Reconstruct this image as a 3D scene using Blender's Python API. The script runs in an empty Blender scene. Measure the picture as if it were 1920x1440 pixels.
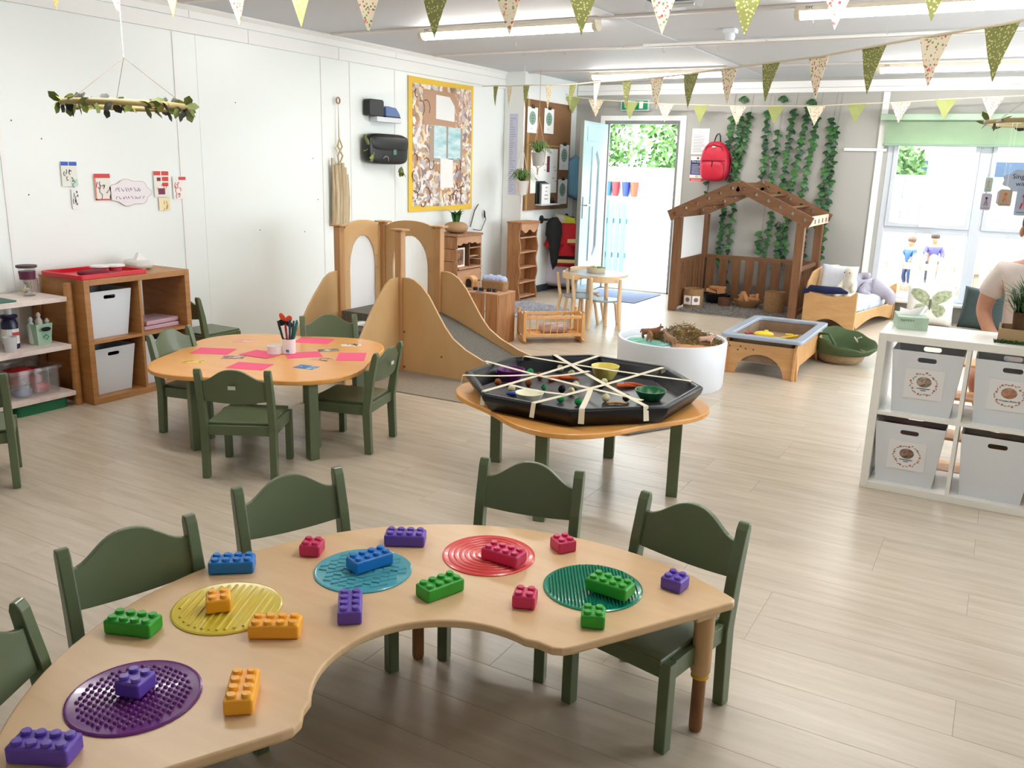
import bpy, bmesh, math, random
from mathutils import Vector, Matrix, Euler
random.seed(11)
SC = bpy.context.scene
COL = SC.collection
PI = math.pi
sin, cos, rad = math.sin, math.cos, math.radians

# ------------------------------------------------------------------ camera
def camera():
    yaw, pit, rol, f = rad(-29.369), rad(14.236), rad(-1.648), 1617.85
    cy, sy, cp, sp, cr, sr = cos(yaw), sin(yaw), cos(pit), sin(pit), cos(rol), sin(rol)
    fwd = Vector((sy*cp, cy*cp, -sp)); right = Vector((cy, -sy, 0)); down = fwd.cross(right)
    r2 = cr*right + sr*down; d2 = -sr*right + cr*down
    m = Matrix((r2, -d2, -fwd)).transposed().to_4x4()
    m.translation = Vector((0, 0, 1.543))
    cd = bpy.data.cameras.new('camera'); cd.sensor_fit = 'HORIZONTAL'; cd.sensor_width = 36
    cd.lens = f*36/1920; cd.clip_start = .05; cd.clip_end = 200
    o = bpy.data.objects.new('camera', cd); COL.objects.link(o); o.matrix_world = m
    SC.camera = o
    return r2, d2, fwd
CAMX, CAMY, CAMZ = camera()
def in_view(p, pad=60):
    d = Vector(p) - Vector((0, 0, 1.543)); z = d.dot(CAMZ)
    if z < .1: return False
    u = 960 + 1617.85*d.dot(CAMX)/z; v = 720 + 1617.85*d.dot(CAMY)/z
    return -pad < u < 1920+pad and -pad < v < 1440+pad

# ------------------------------------------------------------------ world, sun, daylight, exposure
W = bpy.data.worlds.new('world'); SC.world = W; W.use_nodes = True
bg = W.node_tree.nodes['Background']; bg.inputs[0].default_value = (.85, .94, 1, 1); bg.inputs[1].default_value = 1.6
sl = bpy.data.lights.new('sun', 'SUN'); sl.energy = .9; sl.angle = rad(1.5); sl.color = (1, .95, .86)
so = bpy.data.objects.new('sun', sl); COL.objects.link(so)
so.rotation_euler = Vector((.45, .62, -.9)).to_track_quat('-Z', 'Y').to_euler()
def portal(loc, rot, sx, sy):
    l = bpy.data.lights.new('window_portal', 'AREA'); l.shape = 'RECTANGLE'; l.size = sx; l.size_y = sy
    l.cycles.is_portal = True
    o = bpy.data.objects.new('window_portal', l); COL.objects.link(o); o.location = loc; o.rotation_euler = rot
portal((2.99, 5.35, 1.4), (0, PI/2, 0), 2.0, 2.3)
portal((2.99, 8.1, 1.4), (0, PI/2, 0), 2.0, 2.6)
portal((-4.15, 10.52, 1.05), (-PI/2, 0, 0), 1.0, 2.1)
portal((0, 10.52, 1.1), (-PI/2, 0, 0), 2.5, 1.8)
vs = SC.view_settings
vs.view_transform = 'Standard'; vs.look = 'None'; vs.gamma = 1; vs.use_curve_mapping = False
vs.exposure = 2.86
SC.cycles.use_denoising = True
SC.cycles.max_bounces = 10; SC.cycles.diffuse_bounces = 6; SC.cycles.transparent_max_bounces = 16
SC.cycles.sample_clamp_indirect = 8
SC.cycles.caustics_reflective = False; SC.cycles.caustics_refractive = False

# ------------------------------------------------------------------ helpers
def S(r, g, b):
    def c(x):
        x /= 255.
        return x/12.92 if x <= .04045 else ((x+.055)/1.055)**2.4
    return (c(r), c(g), c(b), 1)
MATS = {}
def mat(name, col, rough=.5, col2=None, scale=6, stretch=(1, 1, 1), metal=0, bump=0, bscale=60, rnd=0, emit=0, spec=.5,
        detail=4, lo=.35, hi=.65, trans=0, coat=0):
    if name in MATS: return MATS[name]
    m = bpy.data.materials.new(name); m.use_nodes = True
    nt = m.node_tree; N = nt.nodes; L = nt.links
    p = N['Principled BSDF']
    p.inputs['Base Color'].default_value = col; p.inputs['Roughness'].default_value = rough
    p.inputs['Metallic'].default_value = metal; p.inputs['Specular IOR Level'].default_value = spec
    p.inputs['Coat Weight'].default_value = coat
    vec = None
    if col2 or bump or rnd:
        tc = N.new('ShaderNodeTexCoord'); mp = N.new('ShaderNodeMapping'); mp.inputs['Scale'].default_value = stretch
        L.new(tc.outputs['Object'], mp.inputs[0]); vec = mp.outputs[0]
        if rnd:
            oi = N.new('ShaderNodeObjectInfo'); mu = N.new('ShaderNodeVectorMath'); mu.operation = 'MULTIPLY_ADD'
            cx = N.new('ShaderNodeCombineXYZ')
            for k in range(3): L.new(oi.outputs['Random'], cx.inputs[k])
            mu.inputs[1].default_value = (37, 91, 53); L.new(cx.outputs[0], mu.inputs[0]); L.new(vec, mu.inputs[2]); vec = mu.outputs[0]
    c_out = None
    if col2:
        nz = N.new('ShaderNodeTexNoise'); nz.inputs['Scale'].default_value = scale; nz.inputs['Detail'].default_value = detail
        nz.inputs['Roughness'].default_value = .6
        L.new(vec, nz.inputs['Vector'])
        cr = N.new('ShaderNodeValToRGB'); e = cr.color_ramp.elements
        e[0].position = lo; e[0].color = col; e[1].position = hi; e[1].color = col2
        L.new(nz.outputs[0], cr.inputs[0]); c_out = cr.outputs[0]
    if rnd:
        hs = N.new('ShaderNodeHueSaturation'); mr = N.new('ShaderNodeMapRange')
        mr.inputs['To Min'].default_value = 1-rnd; mr.inputs['To Max'].default_value = 1+rnd
        L.new(oi.outputs['Random'], mr.inputs['Value']); L.new(mr.outputs[0], hs.inputs['Value'])
        hs.inputs['Color'].default_value = col
        if c_out: L.new(c_out, hs.inputs['Color'])
        c_out = hs.outputs[0]
    if c_out: L.new(c_out, p.inputs['Base Color'])
    if bump:
        n2 = N.new('ShaderNodeTexNoise'); n2.inputs['Scale'].default_value = bscale; L.new(vec, n2.inputs['Vector'])
        bp = N.new('ShaderNodeBump'); bp.inputs['Strength'].default_value = bump; bp.inputs['Distance'].default_value = .01
        L.new(n2.outputs[0], bp.inputs['Height']); L.new(bp.outputs[0], p.inputs['Normal'])
    if emit:
        p.inputs['Emission Color'].default_value = col; p.inputs['Emission Strength'].default_value = emit
    if trans:
        tr = N.new('ShaderNodeBsdfTransparent'); mx = N.new('ShaderNodeMixShader'); mx.inputs[0].default_value = trans
        L.new(p.outputs[0], mx.inputs[1]); L.new(tr.outputs[0], mx.inputs[2])
        L.new(mx.outputs[0], N['Material Output'].inputs[0])
    MATS[name] = m
    return m
def spots_mat(name, base, cols, scale=60, size=.28, rough=.8):
    """cloth print: scattered small spots in several colours"""
    if name in MATS: return MATS[name]
    m = bpy.data.materials.new(name); m.use_nodes = True; nt = m.node_tree; N = nt.nodes; L = nt.links
    p = N['Principled BSDF']; p.inputs['Roughness'].default_value = rough
    tc = N.new('ShaderNodeTexCoord'); oi = N.new('ShaderNodeObjectInfo'); ad = N.new('ShaderNodeVectorMath')
    L.new(tc.outputs['Object'], ad.inputs[0]); L.new(oi.outputs['Random'], ad.inputs[1])
    vo = N.new('ShaderNodeTexVoronoi'); vo.inputs['Scale'].default_value = scale; L.new(ad.outputs[0], vo.inputs['Vector'])
    st = N.new('ShaderNodeMath'); st.operation = 'LESS_THAN'; st.inputs[1].default_value = size; L.new(vo.outputs['Distance'], st.inputs[0])
    sp = N.new('ShaderNodeSeparateColor'); L.new(vo.outputs['Color'], sp.inputs[0])
    cr = N.new('ShaderNodeValToRGB'); cr.color_ramp.interpolation = 'CONSTANT'
    for i, c in enumerate(cols):
        e = cr.color_ramp.elements[i] if i < 2 else cr.color_ramp.elements.new(i/len(cols))
        e.position = i/len(cols); e.color = c
    L.new(sp.outputs[0], cr.inputs[0])
    mx = N.new('ShaderNodeMix'); mx.data_type = 'RGBA'; mx.inputs[6].default_value = base
    L.new(st.outputs[0], mx.inputs[0]); L.new(cr.outputs[0], mx.inputs[7]); L.new(mx.outputs[2], p.inputs['Base Color'])
    MATS[name] = m; return m
def glass_mat(name, tint=(1, 1, 1, 1), refl=.08, haze=0, hazecol=(.9, .93, .95, 1)):
    if name in MATS: return MATS[name]
    m = bpy.data.materials.new(name); m.use_nodes = True; nt = m.node_tree; N = nt.nodes; L = nt.links
    N.remove(N['Principled BSDF']); out = N['Material Output']
    tr = N.new('ShaderNodeBsdfTransparent'); tr.inputs[0].default_value = tint
    gl = N.new('ShaderNodeBsdfGlossy'); gl.inputs['Roughness'].default_value = .02
    mx = N.new('ShaderNodeMixShader'); mx.inputs[0].default_value = refl
    L.new(tr.outputs[0], mx.inputs[1]); L.new(gl.outputs[0], mx.inputs[2]); last = mx
    if haze:
        df = N.new('ShaderNodeBsdfDiffuse'); df.inputs[0].default_value = hazecol
        m2 = N.new('ShaderNodeMixShader'); m2.inputs[0].default_value = haze
        L.new(mx.outputs[0], m2.inputs[1]); L.new(df.outputs[0], m2.inputs[2]); last = m2
    L.new(last.outputs[0], out.inputs[0]); MATS[name] = m; return m

class MB:
    """collects faces for one mesh"""
    def __init__(s): s.v = []; s.f = []; s.mi = []; s.T = Matrix.Identity(4); s.k = 0
    def add(s, vs, fs):
        b = len(s.v); s.v += [s.T @ Vector(v) for v in vs]
        for f in fs: s.f.append([b+i for i in f]); s.mi.append(s.k)
        return s
    def box(s, c, d, rz=0, rot=None):
        R = rot if rot else Matrix.Rotation(rz, 3, 'Z')
        h = [x/2 for x in d]
        vs = [Vector(c)+R@Vector((sx*h[0], sy*h[1], sz*h[2])) for sz in (-1, 1) for sx, sy in ((-1, -1), (1, -1), (1, 1), (-1, 1))]
        return s.add(vs, [(3, 2, 1, 0), (4, 5, 6, 7), (0, 1, 5, 4), (1, 2, 6, 5), (2, 3, 7, 6), (3, 0, 4, 7)])
    def b2(s, a, b): return s.box([(a[i]+b[i])/2 for i in range(3)], [abs(b[i]-a[i]) for i in range(3)])
    def bar(s, a, b, w, h, up=(0, 0, 1)):
        a = Vector(a); b = Vector(b); d = (b-a); L = d.length; x = d.normalized(); u = Vector(up)
        if abs(x.dot(u)) > .99: u = Vector((0, 1, 0))
        y = u.cross(x).normalized(); z = x.cross(y)
        return s.box((a+b)/2, (L, w, h), rot=Matrix((x, y, z)).transposed())
    def cyl(s, a, b, r0, r1=None, n=12, cap=True):
        r1 = r0 if r1 is None else r1
        return s.tube([a, b], [r0, r1], n, cap)
    def tube(s, pts, r, n=8, cap=True):
        pts = [Vector(p) for p in pts]; rs = r if isinstance(r, (list, tuple)) else [r]*len(pts)
        vs = []; fs = []; prev = None
        for i, p in enumerate(pts):
            t = (pts[min(i+1, len(pts)-1)]-pts[max(i-1, 0)]).normalized()
            if prev is None:
                u = Vector((0, 0, 1)) if abs(t.z) < .9 else Vector((1, 0, 0)); x = t.cross(u).normalized()
            else:
                x = prev - t*prev.dot(t); x = x.normalized() if x.length > 1e-6 else t.orthogonal().normalized()
            prev = x; y = t.cross(x)
            vs += [p + rs[i]*(cos(2*PI*k/n)*x + sin(2*PI*k/n)*y) for k in range(n)]
        for i in range(len(pts)-1):
            for k in range(n):
                k2 = (k+1) % n; fs.append((i*n+k, i*n+k2, (i+1)*n+k2, (i+1)*n+k))
        if cap: fs += [tuple(range(n))[::-1], tuple((len(pts)-1)*n+k for k in range(n))]
        return s.add(vs, fs)
    def lathe(s, prof, n=24, c=(0, 0, 0), sx=1, sy=1, a0=0, close=True):
        vs = []; fs = []
        for r, z in prof:
            vs += [(c[0]+sx*r*cos(2*PI*k/n+a0), c[1]+sy*r*sin(2*PI*k/n+a0), c[2]+z) for k in range(n)]
        for i in range(len(prof)-1):
            for k in range(n):
                k2 = (k+1) % n; fs.append((i*n+k, i*n+k2, (i+1)*n+k2, (i+1)*n+k))
        if close:
            if prof[0][0] > 1e-4: fs.append(tuple(range(n))[::-1])
            if prof[-1][0] > 1e-4: fs.append(tuple((len(prof)-1)*n+k for k in range(n)))
        return s.add(vs, fs)
    def prism(s, pts, z0, z1, plane='XY'):
        n = len(pts)
        def P(p, z): return {'XY': (p[0], p[1], z), 'XZ': (p[0], z, p[1]), 'YZ': (z, p[0], p[1])}[plane]
        vs = [P(p, z0) for p in pts]+[P(p, z1) for p in pts]
        fs = [tuple(range(n))[::-1], tuple(range(n, 2*n))]+[(i, (i+1) % n, n+(i+1) % n, n+i) for i in range(n)]
        return s.add(vs, fs)
    def ring(s, outer, inner, ctr, z0, z1, plane='XY', n=48):
        """plate with one hole; both outlines star-shaped about ctr"""
        def hit(poly, a):
            dx, dy = cos(a), sin(a); best = 0
            for i in range(len(poly)):
                x1, y1 = poly[i][0]-ctr[0], poly[i][1]-ctr[1]; x2, y2 = poly[(i+1) % len(poly)][0]-ctr[0], poly[(i+1) % len(poly)][1]-ctr[1]
                ex, ey = x2-x1, y2-y1; den = dx*ey-dy*ex
                if abs(den) < 1e-12: continue
                t = (x1*ey-y1*ex)/den; u = (x1*dy-y1*dx)/den
                if t > 0 and -1e-6 <= u <= 1+1e-6: best = max(best, t)
            return (ctr[0]+best*dx, ctr[1]+best*dy)
        A = sorted(set([round(2*PI*i/n, 5) for i in range(n)]+[round(math.atan2(p[1]-ctr[1], p[0]-ctr[0]) % (2*PI), 5) for p in outer]))
        o = [hit(outer, a) for a in A]; q = [hit(inner, a) for a in A]; m = len(A)
        def P(p, z): return {'XY': (p[0], p[1], z), 'XZ': (p[0], z, p[1]), 'YZ': (z, p[0], p[1])}[plane]
        vs = [P(p, z0) for p in o]+[P(p, z0) for p in q]+[P(p, z1) for p in o]+[P(p, z1) for p in q]; fs = []
        for i in range(m):
            j = (i+1) % m
            fs += [(i, m+i, m+j, j), (2*m+i, 2*m+j, 3*m+j, 3*m+i), (i, j, 2*m+j, 2*m+i), (m+i, 3*m+i, 3*m+j, m+j)]
        return s.add(vs, fs)
    def ell(s, c, r, n=16, m=10, e=1.0, rot=None):
        """ellipsoid; e<1 makes it boxier"""
        R = rot or Matrix.Identity(3); vs = []; fs = []
        def p(x, k): return math.copysign(abs(x)**k, x)
        for i in range(m+1):
            a = -PI/2+PI*i/m
            for k in range(n):
                b = 2*PI*k/n
                vs.append(Vector(c)+R@Vector((r[0]*p(cos(a), e)*p(cos(b), e), r[1]*p(cos(a), e)*p(sin(b), e), r[2]*p(sin(a), e))))
        for i in range(m):
            for k in range(n):
                k2 = (k+1) % n; fs.append((i*n+k, i*n+k2, (i+1)*n+k2, (i+1)*n+k))
        return s.add(vs, fs)
    def mesh(s, name, mats, smooth=False):
        me = bpy.data.meshes.new(name); me.from_pydata([tuple(v) for v in s.v], [], s.f)
        for m in (mats if isinstance(mats, (list, tuple)) else [mats]): me.materials.append(m)
        for p, k in zip(me.polygons, s.mi): p.material_index = k; p.use_smooth = bool(smooth)
        bm = bmesh.new(); bm.from_mesh(me); bmesh.ops.remove_doubles(bm, verts=bm.verts, dist=1e-6)
        bmesh.ops.recalc_face_normals(bm, faces=bm.faces); bm.to_mesh(me); bm.free()
        if smooth and smooth is not True: me.set_sharp_from_angle(angle=rad(smooth))
        me.update(); return me
    def obj(s, name, mats, parent=None, smooth=False, bevel=0, seg=2, loc=(0, 0, 0), rz=0, sub=0):
        return place(name, s.mesh(name, mats, smooth), parent, loc, rz, bevel, seg, sub)
def place(name, me, parent=None, loc=(0, 0, 0), rz=0, bevel=0, seg=2, sub=0, rot=None, scale=None):
    o = bpy.data.objects.new(name, me); COL.objects.link(o); o.location = loc
    o.rotation_euler = rot if rot else (0, 0, rz)
    if scale: o.scale = scale
    if parent: o.parent = parent
    if bevel:
        b = o.modifiers.new('bevel', 'BEVEL'); b.width = bevel; b.segments = seg; b.limit_method = 'ANGLE'; b.angle_limit = rad(40)
    if sub:
        d = o.modifiers.new('subdivision', 'SUBSURF'); d.levels = sub; d.render_levels = sub
    return o
def tag(o, label, cat=None, group=None, kind=None):
    o['label'] = label
    if cat: o['category'] = cat
    if group: o['group'] = group
    if kind: o['kind'] = kind
    return o
def thing(name, label, cat, loc=(0, 0, 0), rz=0, group=None):
    o = bpy.data.objects.new(name, None); o.empty_display_size = .05; COL.objects.link(o); o.location = loc; o.rotation_euler = (0, 0, rz)
    return tag(o, label, cat, group)
def copy_tree(o, parent=None):
    c = o.copy(); COL.objects.link(c); c.parent = parent
    for ch in o.children: copy_tree(ch, c)
    return c
def struct(o, label, cat): return tag(o, label, cat, kind='structure')
def skin(name, nodes, edges, m, parent=None, loc=(0, 0, 0), rz=0, sub=2, root=0):
    """continuous body: nodes (x,y,z,r), edges pairs"""
    me = bpy.data.meshes.new(name); me.from_pydata([n[:3] for n in nodes], edges, []); me.materials.append(m)
    o = bpy.data.objects.new(name, me); COL.objects.link(o); o.location = loc; o.rotation_euler = (0, 0, rz)
    if parent: o.parent = parent
    sk = o.modifiers.new('skin', 'SKIN'); sk.use_smooth_shade = True
    for i, n in enumerate(nodes):
        r = n[3]; me.skin_vertices[0].data[i].radius = (r, r) if not isinstance(r, tuple) else r
        me.skin_vertices[0].data[i].use_root = (i == root)
    d = o.modifiers.new('subdivision', 'SUBSURF'); d.levels = sub; d.render_levels = sub
    return o
def text(body, m, size, parent, loc, rot, name='lettering', ext=.0006, align='CENTER'):
    cu = bpy.data.curves.new(name, 'FONT'); cu.body = body; cu.size = size; cu.extrude = ext; cu.align_x = align; cu.align_y = 'CENTER'
    cu.resolution_u = 3
    tmp = bpy.data.objects.new(name+'_curve', cu); COL.objects.link(tmp); bpy.context.view_layer.update()
    me = bpy.data.meshes.new_from_object(tmp.evaluated_get(bpy.context.evaluated_depsgraph_get()))
    bpy.data.objects.remove(tmp); bpy.data.curves.remove(cu); me.name = name; me.materials.clear(); me.materials.append(m)
    return place(name, me, parent, loc, rot=rot)
# rotations for flat print: facing +x (left wall), facing -y (back wall), lying flat
RX = (PI/2, 0, PI/2); RY = (PI/2, 0, 0)
def arc(cx, cy, r, a0, a1, n): return [(cx+r*cos(a0+(a1-a0)*i/n), cy+r*sin(a0+(a1-a0)*i/n)) for i in range(n+1)]
def rrect(x0, y0, x1, y1, r, n=4):
    return arc(x1-r, y1-r, r, 0, PI/2, n)+arc(x0+r, y1-r, r, PI/2, PI, n)+arc(x0+r, y0+r, r, PI, 1.5*PI, n)+arc(x1-r, y0+r, r, 1.5*PI, 2*PI, n)

# ------------------------------------------------------------------ materials
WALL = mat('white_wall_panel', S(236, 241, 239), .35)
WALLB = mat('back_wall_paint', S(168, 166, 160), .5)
TRIMW = mat('white_trim', S(238, 238, 236), .4)
CEIL = mat('ceiling_board', S(206, 208, 214), .62, spec=.25)
BATTEN = mat('ceiling_batten', S(216, 211, 206), .4)
FLOORM = mat('vinyl_plank', S(184, 169, 149), .27, S(203, 190, 172), 2.2, (1.1, 11, 1), rnd=.035, lo=.28, hi=.72, detail=8)
SUBF = mat('floor_joint', S(172, 158, 140), .6)
GREEN = mat('sage_green_paint', S(88, 101, 71), .34, S(94, 107, 76), 3, coat=.12)
BIRCH = mat('birch_tabletop', S(214, 178, 134), .34, S(222, 188, 146), 2.5, (1, 6, 1))
BIRCHE = mat('birch_edge', S(200, 168, 126), .5)
BEECH = mat('beech_leg', S(205, 165, 120), .5, S(190, 150, 105), 5, (4, 4, .5))
DARKLEG = mat('worn_wood_leg', S(160, 108, 66), .5, S(120, 76, 44), 6, (4, 4, .6))
HONEY = mat('honey_tabletop', S(228, 160, 82), .28, S(232, 170, 98), 2.2, (1, 5, 1))
OAK = mat('oak_veneer', S(178, 126, 72), .42, S(160, 108, 58), 5, (1.2, 1.2, 7))
PLY = mat('birch_plywood', S(204, 163, 112), .36, S(212, 174, 124), 4, (1, 1, .4))
PLYPOST = mat('beech_post', S(190, 140, 90), .4, S(200, 154, 104), 5, (4, 4, .4))
RUSTIC = mat('rustic_pine', S(150, 100, 60), .6, S(176, 126, 82), 7, (5, 5, .6), rnd=.12)
RUSTICP = mat('pinkish_pine', S(196, 150, 116), .6, S(180, 132, 98), 6, (4, .6, 4))
CEDAR = mat('stained_cedar', S(106, 70, 43), .55, S(126, 86, 54), 6, (5, 5, .6), rnd=.12)
CEDARH = mat('stained_cedar_beam', S(108, 72, 45), .55, S(128, 88, 56), 6, (1, 5, 5), rnd=.1)
PINE = mat('light_pine', S(222, 172, 112), .45, S(210, 156, 96), 6, (5, 5, .8))
PALEWOOD = mat('pale_birch_chair', S(226, 196, 158), .4, S(216, 184, 142), 6, (4, 4, .6))
WHITEP = mat('white_plastic', S(218, 222, 228), .4)
WHITEL = mat('white_lacquer', S(238, 236, 230), .28)
PAPER = mat('white_paper', S(240, 240, 238), .8)
BLACKM = mat('black_metal', S(13, 13, 15), .45)
BLACKF = mat('black_fabric', S(10, 10, 13), .85)
DARKG = mat('dark_grey', S(60, 60, 64), .6)
CARPET = mat('grey_carpet', S(86, 82, 76), .95, S(128, 124, 114), 160, bump=.6, bscale=220)
CHROME = mat('steel', S(200, 200, 200), .3, metal=1)
INK = mat('ink_text', S(50, 52, 60), .8)
GREYTXT = mat('grey_text', S(120, 122, 128), .8)
PANE = glass_mat('window_glass')
CLEAR = glass_mat('clear_plastic', (.97, .975, .98, 1), .09, .06)
SMOKY = glass_mat('scuffed_acrylic', (1, 1, 1, 1), .06, .55, (.93, .93, .95, 1))
TERRA = mat('basket_weave', S(176, 138, 96), .85, S(140, 104, 66), 40, (1, 1, 6), bump=.5, bscale=90)
def flat(name, r, g, b, rough=.55, **k): return mat(name, S(r, g, b), rough, **k)
# ------------------------------------------------------------------ the room
XL, YB, ZC, XR, YF = -5.335, 10.5, 2.585, 3.0, -2.5
# floor: slab + planks running along x
fl = struct(MB().b2((XL-.1, YF, -.06), (XR+.1, YB+.12, -.006)).obj('floor', SUBF), 'pale grey-brown wood-effect vinyl plank floor', 'floor')
def plank_mesh(w, d):
    h = w/2-.0003; k = d/2-.0003; c = .0007
    vs = [(-h, -k, -.006), (h, -k, -.006), (h, k, -.006), (-h, k, -.006), (-h, -k, -c), (h, -k, -c), (h, k, -c), (-h, k, -c),
          (-h+c, -k+c, 0), (h-c, -k+c, 0), (h-c, k-c, 0), (-h+c, k-c, 0)]
    fs = [(8, 9, 10, 11)]
    for i in range(4):
        j = (i+1) % 4; fs += [(i, j, 4+j, 4+i), (4+i, 4+j, 8+j, 8+i)]
    return vs, fs
PW, PL = .2, 1.3
spots = []
ny = int((YB-YF)/PW)
for r in range(ny):
    y = YF+PW*(r+.5); x = XL - random.choice((.15, .45, .8, 1.1))
    while x < XR:
        a, b = max(x, XL), min(x+PL, XR)
        if b-a > .05: spots.append(((a+b)/2, y, b-a))
        x += PL
vis = [s for s in spots if any(in_view((s[0]+q*s[2]/2, s[1], 0), 0) for q in (-.9, 0, .9))]
vis.sort(key=lambda s: s[0]**2+s[1]**2)
near = set(vis[:280]); pm = {}
for s in vis[:280]:
    key = round(s[2], 3)
    if key not in pm: pm[key] = MB().add(*plank_mesh(s[2], PW)).mesh('plank', FLOORM)
    place('plank', pm[key], fl, (s[0], s[1], 0))
rest = MB()
for s in spots:
    if s not in near:
        v, f = plank_mesh(s[2], PW); rest.add([(p[0]+s[0], p[1]+s[1], p[2]) for p in v], f)
o = rest.obj('plank_field', FLOORM, fl); o['kind'] = 'stuff'

# left wall with stepped-in end, panels
wl = struct(MB().b2((XL-.1, YF-.1, -.06), (XL-.006, YB+.12, ZC+.02)).b2((XL-.006, 9.12, -.06), (-5.07, YB, ZC)).obj('wall_left', WALL), 'long white panelled wall of the playroom', 'wall')
seams = [YF, -.8, .5, 1.83, 3.14, 4.45, 4.645, 5.98, 6.36, 7.02, 9.12]
for a, b in zip(seams, seams[1:]):
    MB().b2((XL-.006, a+.002, 0), (XL+(.003 if b-a < .3 else 0), b-.002, 2.39)).obj('panel', WALL, wl, bevel=.0015, seg=1)
for i, y in enumerate((5.98, 6.36, 7.02, 4.45, 3.14)):
    MB().b2((XL, y-.012, 0), (XL+.006, y+.012, 2.39)).obj('joint_strip', TRIMW, wl)
for a, b in ((YF, 2.4), (2.4, 5.15), (5.15, 6.2), (6.2, 9.12)):
    MB().b2((XL-.006, a+.002, 2.395), (XL+.014, b-.002, 2.495)).obj('cover_board', TRIMW, wl, bevel=.002, seg=1)
for a, b in ((YF, 4.6), (4.6, 7.03), (7.03, 9.12)):
    MB().b2((XL-.006, a+.002, 2.50), (XL+.006, b-.002, ZC-.03)).obj('cover_board', TRIMW, wl, bevel=.002, seg=1)
MB().prism([(XL-.006, ZC), (XL+.03, ZC), (XL+.03, ZC-.012), (XL+.006, ZC-.035), (XL-.006, ZC-.035)], YF, 9.12, 'XZ').obj('coving', TRIMW, wl)
# small pin holes and screws left in the wall
pm_ = MB().cyl((0, 0, 0), (.004, 0, 0), .0045, .003, 8).mesh('screw', DARKG)
for y, z in ((3.22, 1.72), (3.40, 1.62), (3.28, 1.28), (5.0, 1.95), (5.85, 1.55), (5.9, 1.2), (5.2, .97), (5.72, .93)):
    place('screw', pm_, wl, (XL, y, z))
struct(MB().b2((-5.07, 9.14, .0), (-5.058, YB, .085)).obj('baseboard_left', flat('dark_skirting', 52, 58, 66)), 'dark grey skirting in the coat corner', 'baseboard')

# back wall with door and window openings
DX0, DX1, DZ = -4.66, -3.665, 2.12
WX0, WX1, WZ0, WZ1 = -1.29, 1.2, .2, 2.05
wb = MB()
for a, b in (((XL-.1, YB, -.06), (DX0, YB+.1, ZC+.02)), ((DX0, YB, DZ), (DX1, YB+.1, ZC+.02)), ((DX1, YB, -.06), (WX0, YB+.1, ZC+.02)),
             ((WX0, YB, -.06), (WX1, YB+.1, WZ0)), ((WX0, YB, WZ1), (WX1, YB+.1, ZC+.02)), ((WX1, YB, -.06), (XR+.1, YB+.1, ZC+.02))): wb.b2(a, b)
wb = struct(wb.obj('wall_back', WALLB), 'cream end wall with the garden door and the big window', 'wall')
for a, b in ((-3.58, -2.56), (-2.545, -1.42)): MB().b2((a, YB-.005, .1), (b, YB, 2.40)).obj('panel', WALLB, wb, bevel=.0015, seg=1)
MB().b2((-5.06, YB-.016, 2.425), (XR, YB, 2.475)).obj('cover_board', TRIMW, wb, bevel=.002, seg=1)
MB().b2((-5.06, YB-.012, 2.478), (XR, YB, ZC-.035)).obj('cover_board', TRIMW, wb, bevel=.002, seg=1)
struct(MB().b2((-1.40, YB-.02, 0), (-1.335, YB, 2.42)).obj('trim_1', TRIMW, bevel=.003), 'white vertical cover strip beside the window', 'trim')
struct(MB().b2((-3.57, YB-.012, 0), (-1.40, YB, .09)).obj('baseboard_back', TRIMW, bevel=.003), 'white skirting along the end wall behind the playhouse', 'baseboard')
struct(MB().b2((-1.74, YB-.03, 1.80), (-1.30, YB, 1.83)).obj('trim_2', TRIMW, bevel=.003), 'short white cable trunking beside the window blind', 'trim')

# unseen right and front walls; right windows added and sized to light the room
wr = MB()
for a, b in (((XR, YF, -.06), (XR+.1, 4.2, ZC)), ((XR, 6.5, -.06), (XR+.1, 6.8, ZC)), ((XR, 9.4, -.06), (XR+.1, YB, ZC)),
             ((XR, 4.2, -.06), (XR+.1, 6.5, .4)), ((XR, 4.2, 2.4), (XR+.1, 6.5, ZC)), ((XR, 6.8, -.06), (XR+.1, 9.4, .4)), ((XR, 6.8, 2.4), (XR+.1, 9.4, ZC))): wr.b2(a, b)
wr = struct(wr.obj('wall_right', WALL), 'white side wall with two unseen windows added for daylight', 'wall')
wf = MB().b2((XL, YF-.1, -.06), (XR, YF, ZC))
struct(wf.obj('wall_front', WALL), 'white wall opposite the garden door', 'wall')
def added_window(n, label, y0, y1):
    w = struct(thing('window_%d' % n, label, 'window', (XR+.05, (y0+y1)/2, .4)), label, 'window'); hw = (y1-y0)/2
    for a, b in ((-hw, -hw+.06), (-.03, .03), (hw-.06, hw)): MB().b2((-.03, a, 0), (.03, b, 2.0)).obj('window_frame', TRIMW, w)
    for a, b in ((0, .06), (1.94, 2.0)): MB().b2((-.03, -hw, a), (.03, hw, b)).obj('window_frame', TRIMW, w)
    for a, b in ((-hw+.06, -.03), (.03, hw-.06)): MB().b2((-.004, a, .06), (.004, b, 1.94)).obj('pane', PANE, w)
added_window(2, 'unseen white-framed window added for daylight in the side wall nearer the horseshoe table', 4.2, 6.5)
added_window(3, 'unseen white-framed window added for daylight in the side wall nearer the garden', 6.8, 9.4)

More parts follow.
